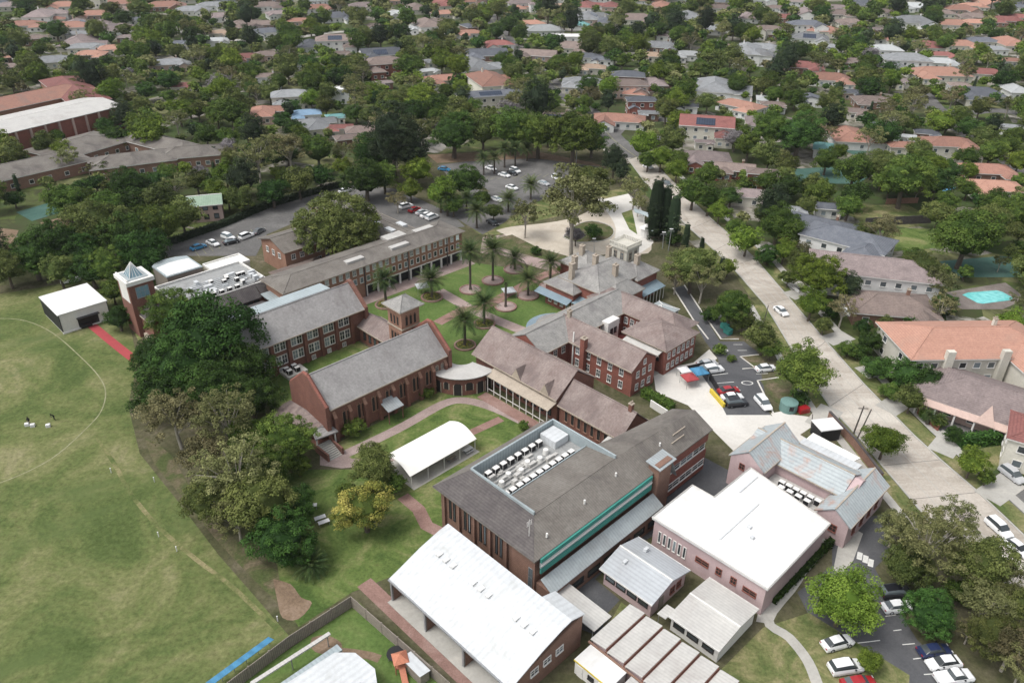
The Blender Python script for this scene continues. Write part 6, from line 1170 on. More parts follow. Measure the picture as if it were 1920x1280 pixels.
def inside(p, poly):
    c = False; j = len(poly) - 1
    for i in range(len(poly)):
        (xi, yi), (xj, yj) = poly[i], poly[j]
        if (yi > p[1]) != (yj > p[1]) and p[0] < (xj - xi) * (p[1] - yi) / (yj - yi) + xi: c = not c
        j = i
    return c
FORB = [(-100, 550), (215, 505), (300, 448), (480, 380), (640, 333), (700, 340), (790, 300), (820, 288), (1000, 278), (1115, 286), (1128, 262), (1180, 270), (1240, 296), (1290, 345), (1420, 458), (1560, 612), (1650, 705), (1800, 855), (2000, 1000), (2000, 1500), (-100, 1500)]
OPEN = [[(1480, 318), (1570, 310), (1632, 328), (1615, 348), (1500, 348)], [(1578, 392), (1622, 382), (1702, 379), (1750, 408), (1720, 424), (1612, 426)], [(1625, 436), (1700, 426), (1790, 428), (1804, 464), (1668, 476)], [(1740, 344), (1795, 344), (1795, 362), (1740, 362)], [(1770, 540), (1890, 524), (1930, 585), (1780, 590)], [(20, 395), (110, 374), (150, 400), (110, 448), (50, 440), (-20, 475), (-20, 425)], [(1680, 715), (1920, 800), (1920, 960), (1800, 850)], [(1550, 268), (1640, 258), (1695, 282), (1600, 294)], [(1810, 840), (1890, 830), (1900, 870), (1850, 890)], [(820, 262), (960, 262), (960, 300), (800, 300)]]
ROADS = [([(1194, 295), (1150, 262), (1110, 215), (1075, 188), (1040, 160), (985, 110), (958, 85), (940, 60), (922, 35), (905, 0)], 6), ([(1925, 330), (1880, 290), (1835, 262), (1790, 236), (1755, 205), (1730, 175)], 7), ([(1755, 205), (1800, 212), (1860, 207), (1930, 215)], 6), ([(0, 84), (130, 70), (260, 58), (330, 45)], 3), ([(270, 40), (400, 72), (520, 75), (640, 60), (760, 66), (900, 62)], 3)]
def near_road(u, v, k=1):
    for pts, w in ROADS:
        for (x0, y0), (x1, y1) in zip(pts, pts[1:]):
            dx, dy = x1 - x0, y1 - y0; t = max(0, min(1, ((u - x0) * dx + (v - y0) * dy) / (dx * dx + dy * dy)))
            if abs(u - x0 - t * dx) + abs(v - y0 - t * dy) * 1.5 < w * k: return True
    return False

def fill_houses():
    y = 300.0
    while y < 1050:
        dx = 30 + y * .006; x = -y * .72
        while x < y * .72:
            px, py = x + rh.uniform(-6, 6), y + rh.uniform(-6, 6); x += dx
            u, v = PR(px, py, 4)
            if not (-40 < u < 1960 and -25 < v < 290) or rh.random() < .34: continue
            if v > 225 and u < 1240: continue
            if inside((u, v), FORB) or any(inside((u, v + 3), o) for o in OPEN) or near_road(u, v, 1 + 1.8 * v / 120) or near_road(u, v + 6, 1 + 1.8 * v / 120): continue
            if 560 < u < 1000 and 170 < v: continue
            if u < 440 and v > 130: continue
            if any((px - h[4]) ** 2 + (py - h[5]) ** 2 < (h[6] + 12) ** 2 for h in HOUSES): continue
            w = rh.uniform(18, 25) * F / depth(px, py, 4)
            rm = rh.choices((T_, O_, E_, B_, V_, K_, Y_, P_, N_), (16, 9, 6, 15, 18, 10, 14, 9, 4))[0]; wm = rh.choices((w_, c_, k_, b_), (30, 26, 16, 18))[0]
            house(u, v, w, rm, wm, 2 if rh.random() < .3 else 1, typ='fl' if rm == P_ and rh.random() < .3 else ('gx' if rh.random() < .15 else 'hx'), solar=rh.random() < .2)
        y += 31 + y * .014
fill_houses(); print('houses', len(HOUSES))
# left edge: brick assembly hall and sprawling brown roofs
def hall(pa, pb, Wd, h, name, label, rm, wm, typ='gx', rise=1.5, cat='hall', oh=.5):
    a = Vector(G(*pa, h)); c = Vector(G(*pb, h)); d = c - a; t = thing(name, label, cat, (a.x, a.y, 0), math.atan2(d.y, d.x)); L = d.length
    wall(t, 0, L, 0, Wd, h, wm, typ if typ[0] == 'g' else '', rise); roof(t, 0, L, 0, Wd, h, typ, rise, rm, oh, 'trim_white', ohg=.4)
    HOUSES.append(((pa[0] + pb[0]) / 2, (pa[1] + pb[1]) / 2 - 8, abs(pb[0] - pa[0]), 26, a.x + d.x / 2, a.y + d.y / 2, 0)); return t, L
t, L = hall((-60, 268), (230, 198), 24, 9, 'assembly_hall', 'long red brick hall with cream piers and a white metal roof at the left edge', 'pale_metal', 'brick_bright')
for i in range(11): x = L - .6 - i * L / 11; MB().box(x, x + .7, -.7, 0, -.3, 8.8).build('pier', 'wall_blush', t)
wins(t, 'b-', 0, 1, L - 1, 10, 1.0, 3.6, .8, 'dark')
hall((-70, 224), (190, 168), 20, 7, 'tiled_hall', 'long orange tiled building behind the white roofed assembly hall', 'h_terra', 'brick_orange', 'hx', 3)
hall((75, 152), (132, 196), 16, 7, 'tiled_hall', 'short red tiled wing at the far end of the assembly hall', 'h_red', 'brick_orange', 'hx', 2.6)
for pa, pb, W_, lab in (((-40, 350), (175, 300), 18, 'sprawling low brown roofed wing nearest to the oval trees'), ((120, 300), (250, 262), 22, 'sprawling brown roofed wing under the assembly hall piers'), ((225, 262), (340, 292), 12, 'narrow brown roofed wing running down from the assembly hall'), ((170, 320), (330, 300), 14, 'brown roofed wing in the middle of the low left complex'), ((300, 300), (420, 290), 11, 'brown roofed wing at the right end of the low left complex')):
    t, L = hall(pa, pb, W_, 4, 'low_wing', lab, 'roof_brown', 'brick_brown', 'hx', 2.6, 'school building'); wins(t, 'b-', 0, 1, L - 1, 6, 1.1, 1.3, 1.2, 'plain', False)
t, L = hall((352, 388), (415, 382), 9, 5.2, 'green_roofed_house', 'cream house with a low sage green roof above the rear car park', 'sage_metal', 'wall_blush', 'gx', 1.4, 'house')
wins(t, 'b-', 0, .5, L - .5, 3, 1, 1.2, 1.3, 'dark'); wins(t, 'b-', 0, .5, L - .5, 3, 3.8, 1.2, 1.3, 'dark')

# ================================================================== CARS
def car_meshes():
    k = _WC.get('car')
    if k: return k
    def loft(sec, mats, name, mi=None):   # sections: x, half width, z bottom, z top, top half width
        b = MB()
        for x, w, z0, z1, wt in sec: b.v += [(x, -w, z0), (x, -w, (z0 + z1) / 2), (x, -wt, z1), (x, wt, z1), (x, w, (z0 + z1) / 2), (x, w, z0)]
        for i in range(len(sec) - 1):
            for j in range(6): b.f.append((6 * i + j, 6 * (i + 1) + j, 6 * (i + 1) + (j + 1) % 6, 6 * i + (j + 1) % 6)); b.m.append(0)
        n = 6 * (len(sec) - 1); b.f += [tuple(range(6)), tuple(n + 5 - j for j in range(6))]; b.m += [0, 0]
        me = b.mesh(name, mats); me.shade_smooth() if False else None; return me
    out = {}
    B = {'sedan': [(-2.3, .72, .35, .62, .66), (-2.22, .86, .25, .86, .74), (-1.5, .9, .22, .95, .76), (0, .91, .22, .93, .78), (1.1, .9, .22, .88, .74), (2.0, .86, .24, .74, .68), (2.3, .7, .34, .56, .6)],
         'suv': [(-2.3, .76, .4, .8, .72), (-2.24, .92, .3, 1.05, .82), (-1.3, .95, .28, 1.08, .84), (.2, .95, .28, 1.05, .84), (1.1, .94, .28, 1.0, .82), (2.05, .9, .3, .88, .76), (2.3, .76, .4, .66, .68)],
         'ute': [(-2.6, .8, .45, .8, .78), (-2.55, .9, .35, .98, .88), (-.6, .93, .3, .98, .9), (0, .93, .28, 1.0, .84), (1.3, .93, .28, .98, .8), (2.3, .88, .3, .86, .74), (2.55, .74, .4, .64, .66)]}
    Cb = {'sedan': [(-1.75, .72, .92, .95, .68), (-1.15, .72, .92, 1.34, .58), (-.2, .74, .92, 1.42, .6), (.45, .74, .92, 1.36, .58), (1.15, .72, .9, .93, .66)],
          'suv': [(-2.15, .8, 1.04, 1.1, .76), (-1.9, .8, 1.04, 1.62, .68), (-.2, .82, 1.04, 1.72, .7), (.5, .82, 1.04, 1.64, .68), (1.2, .8, 1.0, 1.04, .74)],
          'ute': [(-.65, .78, .98, 1.02, .74), (-.5, .78, .98, 1.6, .66), (.2, .8, .98, 1.68, .68), (.6, .8, .98, 1.6, .66), (1.35, .78, .96, 1.0, .72)]}
    for s in B:
        body = loft(B[s], ['car_white'], 'body'); cab = loft(Cb[s], ['glass'], 'windows')
        c = Cb[s]; rf = MB(); z = max(q[3] for q in c) ; xs = [q for q in c if q[3] > z - .14]
        rf.v = []; 
        for q in xs: rf.v += [(q[0], -q[4] - .01, q[3] - .03), (q[0], -q[4] + .06, q[3] + .03), (q[0], q[4] - .06, q[3] + .03), (q[0], q[4] + .01, q[3] - .03)]
        for i in range(len(xs) - 1):
            for j in range(4): rf.f.append((4 * i + j, 4 * (i + 1) + j, 4 * (i + 1) + (j + 1) % 4, 4 * i + (j + 1) % 4)); rf.m.append(0)
        n = 4 * (len(xs) - 1); rf.f += [(0, 1, 2, 3), (n + 3, n + 2, n + 1, n)]; rf.m += [0, 0]
        if s == 'ute':
            rf.box(-2.5, -.75, -.86, .86, .99, 1.0, 0)
        out[s] = (body, cab, rf.mesh('roof_panel', 'car_white'))
    wh = MB(); n = 14; wh.v = [(.33 * math.cos(6.2832 * j / n), sgn * .11, .33 * math.sin(6.2832 * j / n)) for sgn in (-1, 1) for j in range(n)]
    wh.f = [(j, (j + 1) % n, n + (j + 1) % n, n + j) for j in range(n)] + [tuple(range(n))[::-1], tuple(range(n, 2 * n))]; wh.m = [0] * (n + 2)
    ri = MB(); ri.v = [(.2 * math.cos(6.2832 * j / 10), sgn * .125, .2 * math.sin(6.2832 * j / 10)) for sgn in (-1, 1) for j in range(10)]; ri.f = [(j, (j + 1) % 10, 10 + (j + 1) % 10, 10 + j) for j in range(10)] + [tuple(range(10))[::-1], tuple(range(10, 20))]; ri.m = [0] * 12
    li = MB(); li.box(-.05, .05, -.18, .18, -.08, .08); ta = MB(); ta.box(-.04, .04, -.16, .16, -.08, .08); mi = MB(); mi.box(-.1, .1, -.08, .08, -.07, .07)
    _WC['car'] = (out, wh.mesh('wheel', 'tyre'), ri.mesh('rim', 'car_silver'), li.mesh('headlight', 'lamp_clear'), ta.mesh('tail_light', 'car_red'), mi.mesh('mirror', 'car_black')); return _WC['car']
def setmat(o, m): o.material_slots[0].link = 'OBJECT'; o.material_slots[0].material = MATS[m]
def car(p, q, col='car_white', label='', style='sedan', grp='cars parked around the campus', z=.09, detail=True):
    a = Vector(G(*p, .6)); c = Vector(G(*q, .6)); d = c - a; m = (a + c) / 2; out, wh, ri, li, ta, mi = car_meshes()
    t = thing({'sedan': 'parked_car', 'suv': 'parked_suv', 'ute': 'pickup_truck'}[style], label, 'car', (m.x, m.y, z), math.atan2(d.y, d.x), grp)
    body, cab, rf = out[style]; o = link('body', body, t); setmat(o, col); link('windows', cab, t); o = link('roof_panel', rf, t); setmat(o, col)
    wx = 1.35 if style != 'ute' else 1.5
    for sx in (-1, 1):
        for sy in (-1, 1):
            w = link('wheel', wh, t, (sx * wx, sy * .8, .33)); link('rim', ri, w)
    for sy in (-1, 1): link('headlight', li, t, (2.2, sy * .58, .6)); link('tail_light', ta, t, (-2.26 if style != 'ute' else -2.56, sy * .62, .72)); link('mirror', mi, t, (.75, sy * .98, 1.0))
    return t
CW, CS, CR, CB, CK, CG, CN = 'car_white', 'car_silver', 'car_red', 'car_blue', 'car_black', 'car_grey', 'car_navy'
for p, q, col, lab, st in [
 ((1456, 576), (1474, 590), CW, 'white car driving alone down the main road', 'sedan'), ((1209, 310), (1222, 315), CW, 'white car at the upper bend of the main road', 'sedan'), ((1244, 340), (1257, 347), CG, 'dark car parked at the kerb below the upper bend', 'sedan'),
 ((1580, 580), (1597, 590), CW, 'white car on the front lawn beside the bungalow', 'sedan'), ((1858, 976), (1889, 1004), CW, 'white car parked at the kerb, first below the silver wagon', 'suv'), ((1890, 1012), (1925, 1040), CW, 'white car at the kerb nearest the right edge', 'sedan'), ((1882, 878), (1914, 902), CS, 'silver wagon in the driveway beside the front lawn', 'suv'),
 ((1318, 695), (1356, 690), CW, 'white and silver car closest to the blue canopy', 'suv'), ((1310, 684), (1342, 679), CS, 'silver car behind the one beside the blue canopy', 'sedan'), ((1346, 735), (1386, 729), CR, 'red car between empty bays and white car in the forecourt', 'sedan'), ((1353, 746), (1392, 742), CW, 'white car squeezed between red and black cars', 'sedan'), ((1362, 757), (1400, 753), CK, 'black car at the edge of the white forecourt', 'suv'), ((1419, 742), (1444, 770), CW, 'white car alone on the right side of the campus drive', 'suv'), ((1420, 692), (1450, 688), CW, 'white car half hidden under the large leafy tree', 'sedan'),
 ((1542, 1212), (1598, 1196), CW, 'white car at the top of the lower left bays', 'sedan'), ((1560, 1254), (1612, 1246), CW, 'white van like wagon beside the small round tree', 'suv'), ((1580, 1284), (1640, 1276), CR, 'red car cut by the bottom edge', 'sedan'), ((1654, 1112), (1706, 1108), CK, 'black car between the two big car park trees', 'suv'), ((1660, 1139), (1706, 1134), CW, 'white car mostly hidden under the dark car park tree', 'sedan'), ((1728, 1222), (1776, 1216), CN, 'navy car hidden in shade beneath the dark tree', 'sedan'), ((1800, 1238), (1738, 1246), CW, 'white sedan facing the aisle beside the white pickup', 'sedan'), ((1756, 1274), (1822, 1264), CW, 'white pickup truck with a flat tray', 'ute'),
 ((362, 466), (381, 460), CB, 'bright blue car in the rear car park', 'sedan'), ((391, 452), (408, 459), CW, 'white car next to the bright blue one', 'sedan'), ((418, 441), (438, 448), CW, 'white car above the black one in the rear car park', 'suv'), ((421, 456), (446, 450), CK, 'black car in the middle of the rear car park row', 'sedan'), ((450, 447), (474, 438), CW, 'white wagon at the right end of the rear car park row', 'suv'), ((480, 436), (490, 430), CG, 'dark car at the corner of the rear brick wing', 'sedan'),
 ((752, 389), (771, 384), CW, 'white car at the left end of the row behind the arcade building', 'suv'), ((769, 396), (786, 390), CR, 'red car in the row behind the arcade building', 'sedan'), ((781, 401), (802, 395), CS, 'silver car just right of the red one', 'sedan'), ((790, 406), (811, 400), CW, 'white car second from the right end of the row', 'sedan'), ((799, 411), (821, 403), CW, 'white car at the right end of the row', 'suv'), ((641, 359), (652, 356), CW, 'small white car alone at the top of the rear car park', 'sedan'), ((590, 390), (601, 385), CK, 'black and white car behind the domed tree', 'sedan'),
 ((912, 313), (929, 318), CW, 'white car among the upper car park palms', 'sedan'), ((937, 326), (954, 330), CW, 'white car left of the black one in the upper car park', 'sedan'), ((954, 321), (968, 327), CK, 'black car between two white ones in the upper car park', 'sedan'), ((958, 317), (974, 323), CW, 'white car right behind the black one in the upper car park', 'suv'), ((951, 349), (969, 354), CW, 'white car alone in the middle of the upper car park', 'sedan'), ((1039, 331), (1050, 336), CW, 'white car farthest right in the upper car park', 'suv'), ((1011, 341), (1028, 346), CS, 'silver car near the lone palm in the upper car park', 'sedan'), ((924, 371), (939, 376), CW, 'white car under the trees by the forecourt palm', 'sedan'), ((915, 413), (932, 421), CK, 'black car driving up to the tan carriage drive', 'sedan'), ((826, 316), (840, 318), CB, 'blue car at the left entrance of the upper car park', 'sedan'), ((121, 527), (143, 523), CW, 'white van parked behind the white box shed', 'suv'),
]: car(p, q, col, lab, st)

# ================================================================== SMALL THINGS
def pole(name, label, u, v, ut, vt, r=.15, m='pole_wood', cat='pole', arm=0):
    x, y = G(u, v); z = 1
    while PR(x, y, z)[1] > vt and z < 25: z += .1
    # top leans as in the photograph
    xt, yt = G(ut, vt, z); b = MB(); b.tube([(0, 0, -.2), (xt - x, yt - y, z)], [r, r * .7], 8)
    if arm: b.box(xt - x - .9, xt - x + .9, yt - y - .06, yt - y + .06, z - .6, z - .48)
    o = b.build(name, m, None, (x, y, 0)); tag(o, label, cat)
    if arm == 2: MB().box(xt - x - .5, xt - x + .5, yt - y - .2, yt - y + .2, z, z + .18).build('lamp_head', 'plastic_white', o)
    return o
pole('power_pole', 'dark timber power pole nearer to the white black shed', 1600, 813, 1620, 761, .17, arm=1); pole('power_pole', 'dark timber power pole beside the bright street tree', 1602, 832, 1634, 767, .15)
pole('light_pole', 'tall steel light mast in the upper car park', 1080, 306, 1083, 260, .16, 'steel', 'light pole', 2); pole('light_pole', 'steel light mast left of the cypress bush', 1242, 466, 1245, 436, .12, 'steel', 'light pole', 2); pole('light_pole', 'steel light mast right of the other by the cypresses', 1253, 470, 1259, 430, .12, 'steel', 'light pole', 2)
pole('power_pole', 'leaning timber pole at the kerb left of the moving white car', 1432, 604, 1441, 572, .13); pole('light_pole', 'slim lamp post on the tan drive before the mansion', 1114, 478, 1114, 448, .08, 'steel', 'lamp post', 2); pole('power_pole', 'timber pole at the forecourt entrance beside the brick wall', 1521, 800, 1524, 776, .1)
def wallrun(name, label, pts, h, th, m, cat='wall', cap=None):
    P = [Vector(G(*p)) for p in pts]; t = thing(name, label, cat, (P[0].x, P[0].y, 0)); P = [p - P[0] for p in P]
    for a, c in zip(P, P[1:]):
        d = (c - a).normalized(); s = Vector((-d.y, d.x)) * th / 2; b = MB(); b.prism([tuple(a - s), tuple(c - s), tuple(c + s), tuple(a + s)], -.2, h); b.build('panel', m, t)
        if cap: b = MB(); s = s * 1.5; b.prism([tuple(a - s), tuple(c - s), tuple(c + s), tuple(a + s)], h, h + .1); b.build('coping', cap, t)
        n = int((c - a).length / 3)
        for k in range(1, n): q = a.lerp(c, k / n); MB().box(q.x - .09, q.x + .09, q.y - .09, q.y + .09, -.1, h + .12).build('post', cap or m, t)
    return t
wallrun('timber_fence', 'tall grey timber fence cornering above the play lawn', [(430, 1300), (545, 1212), (660, 1137), (845, 1300)], 2.1, .1, 'timber_grey', 'fence')
wallrun('brick_boundary_wall', 'dark brick boundary wall between rusty roofed block and main road', [(1552, 786), (1600, 838), (1650, 904)], 1.9, .35, 'brick_brown', cap='roof_dark')
wallrun('brick_boundary_wall', 'low pink wall round the lower corner of the rusty roofed block', [(1650, 908), (1590, 975), (1560, 1000)], 1.2, .25, 'wall_pink'); wallrun('white_garden_wall', 'low white wall at the roadside of the long white house', [(1466, 526), (1498, 550)], .8, .22, 'wall_white'); wallrun('low_stone_wall', 'long pale wall along the villa footpath', [(1640, 655), (1700, 715)], 1.1, .3, 'wall_cream')
wallrun('brick_garden_wall', 'red brick garden wall with pillars at the villa gate', [(1720, 775), (1758, 808)], 1.2, .35, 'brick_bright'); wallrun('dark_court_fence', 'dark screen fence between the two grass courts', [(1620, 424), (1745, 418)], 2.6, .12, 'roof_dark', 'fence'); wallrun('paling_fence', 'brown paling fence behind the upper grass court', [(1660, 383), (1720, 381)], 1.9, .1, 'brick_orange', 'fence')
wallrun('car_park_fence', 'dark slatted fence round the forecourt canopies', [(1275, 700), (1318, 690), (1345, 735)], 1.5, .12, 'black', 'fence'); wallrun('yellow_barrier', 'yellow barrier along the forecourt parking bays', [(1332, 735), (1357, 764)], .9, .5, 'yellow_paint', 'barrier')
wallrun('white_retaining_wall', 'white wall behind the hedge between music hall and forecourt', [(1219, 762), (1250, 782)], 1.6, .25, 'trim_white')
# blue cover over the fence
a = Vector(G(518, 1212, 1.0)); c = Vector(G(400, 1300, 1.0)); t = thing('bench_cover', 'long bright blue cover along the oval side of the timber fence', 'cover', (a.x, a.y, 0), math.atan2(c.y - a.y, c.x - a.x)); L = (c - a).length
b = MB(); b.slab([(0, -.2, 2.3), (L, -.2, 2.3), (L, -1.6, 1.7), (0, -1.6, 1.7)][::-1], .05); b.build('roof', 'blue_cover', t)
for k in range(6): MB().cyl(.1 + k * L / 5.2, -1.5, 0, 1.65, .05, 6).build('post', 'steel', t)
def canopy(u, v, w, h, m, name, label, cat='canopy', gp=None):
    x, y = G(u, v); t = thing(name, label, cat, (x, y, .05), R(20), gp); b = MB(); s = w / 2
    c = [(-s, -s, h), (s, -s, h), (s, s, h), (-s, s, h)]
    for i in range(4): b.face([c[i], c[(i + 1) % 4], (0, 0, h + w * .25)]); b.face([c[i], (0, 0, h + w * .25 - .05), c[(i + 1) % 4]]); p, q = c[i], c[(i + 1) % 4]; b.face([(p[0], p[1], h - .2), (q[0], q[1], h - .2), q, p])
    b.build('cover', m, t)
    for p in c: MB().cyl(p[0] * .96, p[1] * .96, 0, h, .04, 6).build('post', 'steel', t)
    return t
canopy(1309, 712, 3.0, 2.2, 'blue_cover', 'shade_canopy', 'bright blue shade canopy on the white forecourt'); canopy(1291, 722, 2.8, 2.0, 'red_cloth', 'shade_canopy', 'red shade canopy next to the blue one on the forecourt'); canopy(1281, 708, 2.2, 2.0, 'plastic_white', 'shade_canopy', 'small white canopy left of the blue one on the forecourt')
canopy(792, 549, 3.0, 2.0, 'cottage_metal', 'shade_tent', 'pale blue shade tent on the lawn beside the arcade'); canopy(954, 556, 3.0, 1.8, 'cottage_metal', 'shade_tent', 'pale blue shade tent beside the bare palm trunk')
def box_thing(name, label, cat, u, v, dims, m, rz=45, mats=None, extra=None, z=0):
    x, y = G(u, v); b = MB(); w, d, h = dims; b.box(-w / 2, w / 2, -d / 2, d / 2, 0, h)
    if extra: extra(b)
    return tag(b.build(name, mats or m, None, (x, y, z), R(rz)), label, cat)
t = thing('kiosk', 'small black walled kiosk with a white flat roof in the dry garden', 'kiosk', (*G(1545, 818), .06), R(12)); MB().box(-2, 2, -1.6, 1.6, 0, 2.6).build('wall', 'black', t); MB().box(-2.2, 2.2, -1.8, 1.8, 2.6, 2.8).build('roof', 'white_membrane', t)
x, y = G(1477, 768); t = thing('water_tank', 'round teal water tank under the large leafy tree', 'water tank', (x, y, .05)); MB().cyl(0, 0, 0, 1.9, 1.7, 24).build('tank', 'teal_tank', t); MB().cyl(0, 0, 1.9, 2.2, 1.7, 24, 0, .4).build('lid', 'teal_tank', t); MB().box(-.4, .4, -1.76, -1.6, .8, 1.7).build('hatch', 'black', t)
box_thing('skip_bin', 'small red skip bin beside the teal water tank', 'bin', 1505, 772, (2.2, 1.4, 1.1), 'car_red', 20, extra=lambda b: b.box(-1.0, 1.0, -.6, .6, 1.1, 1.14))
for k, (u, v) in enumerate(((1358, 617), (1364, 626))):
    t = thing('rubbish_bin', ['dark green bin, the upper of two in the bin bay', 'dark green bin, the lower of two in the bin bay'][k], 'bin', (*G(u, v), .05), R(-60), 'green bins'); MB().box(-.9, .9, -.6, .6, .15, 1.2).build('body', 'green_paint', t); b = MB(); b.slab([(-.95, -.65, 1.2), (.95, -.65, 1.2), (.95, .65, 1.45), (-.95, .65, 1.45)], .06); b.build('lid', 'green_paint', t)
# gatehouse canopy
x, y = G(1213, 432); t = thing('gate_canopy', 'curved pale blue glass canopy at the gate beside the cypresses', 'canopy', (x, y, 0), R(100)); b = MB()
for k in range(8):
    a0, a1 = R(-50 + k * 12.5), R(-37.5 + k * 12.5); b.slab([(9 * math.sin(a0), -9 * math.cos(a0) + 9 - 1.3, 3.2), (9 * math.sin(a1), -9 * math.cos(a1) + 9 - 1.3, 3.2), (12 * math.sin(a1), -12 * math.cos(a1) + 12 - 2.6, 3.6), (12 * math.sin(a0), -12 * math.cos(a0) + 12 - 2.6, 3.6)], .1)
b.build('glass_roof', 'blue_metal', t)
for k in (-4, 0, 4): MB().cyl(k, -1.0 + k * k * .05, 0, 3.2, .12, 8).build('post', 'trim_white', t)
t = thing('gatehouse', 'tiny white domed gate lodge below the curved glass canopy', 'gatehouse', (*G(1210, 444), 0)); MB().cyl(0, 0, 0, 2.8, 1.5, 12).build('wall', 'trim_white', t); MB().cyl(0, 0, 2.8, 3.9, 1.9, 12, 0, .3).build('roof', 'white_membrane', t)
# boards on the bank lawn, playground by the fence
for k, (u, v) in enumerate(((601, 976), (608, 984))):
    t = thing('folding_table', ['white folding table, upper of two on the bank lawn', 'white folding table, lower of two on the bank lawn'][k], 'table', (*G(u, v), .04), R(30), 'white tables'); MB().box(-.9, .9, -.4, .4, .7, .76).build('table_top', 'plastic_white', t)
    for sx in (-1, 1):
        for sy in (-1, 1): MB().box(sx * .8 - .03, sx * .8 + .03, sy * .32 - .03, sy * .32 + .03, 0, .7).build('leg', 'steel', t)
x, y = G(588, 953); t = thing('folding_table', 'small white table alone on the bank lawn beside the dark trees', 'table', (x, y, .04), R(10)); MB().box(-.6, .6, -.4, .4, .7, .76).build('table_top', 'plastic_white', t)
for sx in (-1, 1):
    for sy in (-1, 1): MB().box(sx * .5 - .03, sx * .5 + .03, sy * .32 - .03, sy * .32 + .03, 0, .7).build('leg', 'steel', t)
x, y = G(752, 1252); t = thing('play_equipment', 'orange plastic climbing frame with slide on the play lawn', 'playground set', (x, y, .03), R(20))
for px, py in ((-.8, -.8), (.8, -.8), (.8, .8), (-.8, .8)): MB().cyl(px, py, 0, 2.0, .07, 6).build('post', 'orange_plastic', t)
MB().box(-.85, .85, -.85, .85, 1.0, 1.12).build('deck', 'orange_plastic', t); b = MB(); b.slab([(-.4, -.85, 1.1), (-.4, -2.9, .15), (.4, -2.9, .15), (.4, -.85, 1.1)], .06); b.build('slide', 'orange_plastic', t); b = MB(); b.face([(-1, -1, 2), (1, -1, 2), (0, 0, 2.8)]); b.face([(1, -1, 2), (1, 1, 2), (0, 0, 2.8)]); b.face([(1, 1, 2), (-1, 1, 2), (0, 0, 2.8)]); b.face([(-1, 1, 2), (-1, -1, 2), (0, 0, 2.8)]); b.build('roof', 'orange_plastic', t)
t = thing('trampoline', 'round black trampoline on the play lawn by the fence', 'trampoline', (*G(743, 1230), .03)); MB().cyl(0, 0, .55, .6, 1.25, 20).build('mat', 'black', t)
for k in range(4): MB().cyl(1.15 * math.cos(k * 1.57 + .7), 1.15 * math.sin(k * 1.57 + .7), 0, .55, .05, 6).build('leg', 'steel', t)
t = thing('garden_shed', 'small white garden shed against the play lawn fence', 'shed', (*G(780, 1262), .03), R(135)); MB().box(-1.9, 1.9, -.7, .7, 0, 1.7).build('wall', 'timber_grey', t); b = MB(); b.slab([(-2, -.85, 1.75), (2, -.85, 1.75), (2, .85, 2.0), (-2, .85, 2.0)], .08); b.build('roof', 'white_metal', t)
strip('worn_clay', smooth([(615, 1220), (650, 1222), (690, 1228), (712, 1235)]), 1.2, 'dirt', .05)
sheet('sand_patch', smooth([(585, 1195), (612, 1190), (640, 1205), (635, 1222), (600, 1225), (582, 1212), (585, 1195)], 3)[:-1], 'dirt', .045)
# metal stairs beside the library
t = campus('metal_stairs', 'white railed metal stairs at the corner of library and dining hall', 'stairs', 83.5, 73.6)
b = MB()
for k in range(8): b.box(k * .55, k * .55 + .5, 0, 1.6, k * .28, k * .28 + .08)
b.build('tread', 'steel', t); b = MB()
for y_ in (0, 1.6):
    b.tube([(0, y_, 1.0), (4.4, y_, 3.3)], .05, 5)
    for k in range(5): b.tube([(k * 1.1, y_, k * .56), (k * 1.1, y_, k * .56 + 1.0)], .035, 4)
b.build('railing', 'trim_white', t)
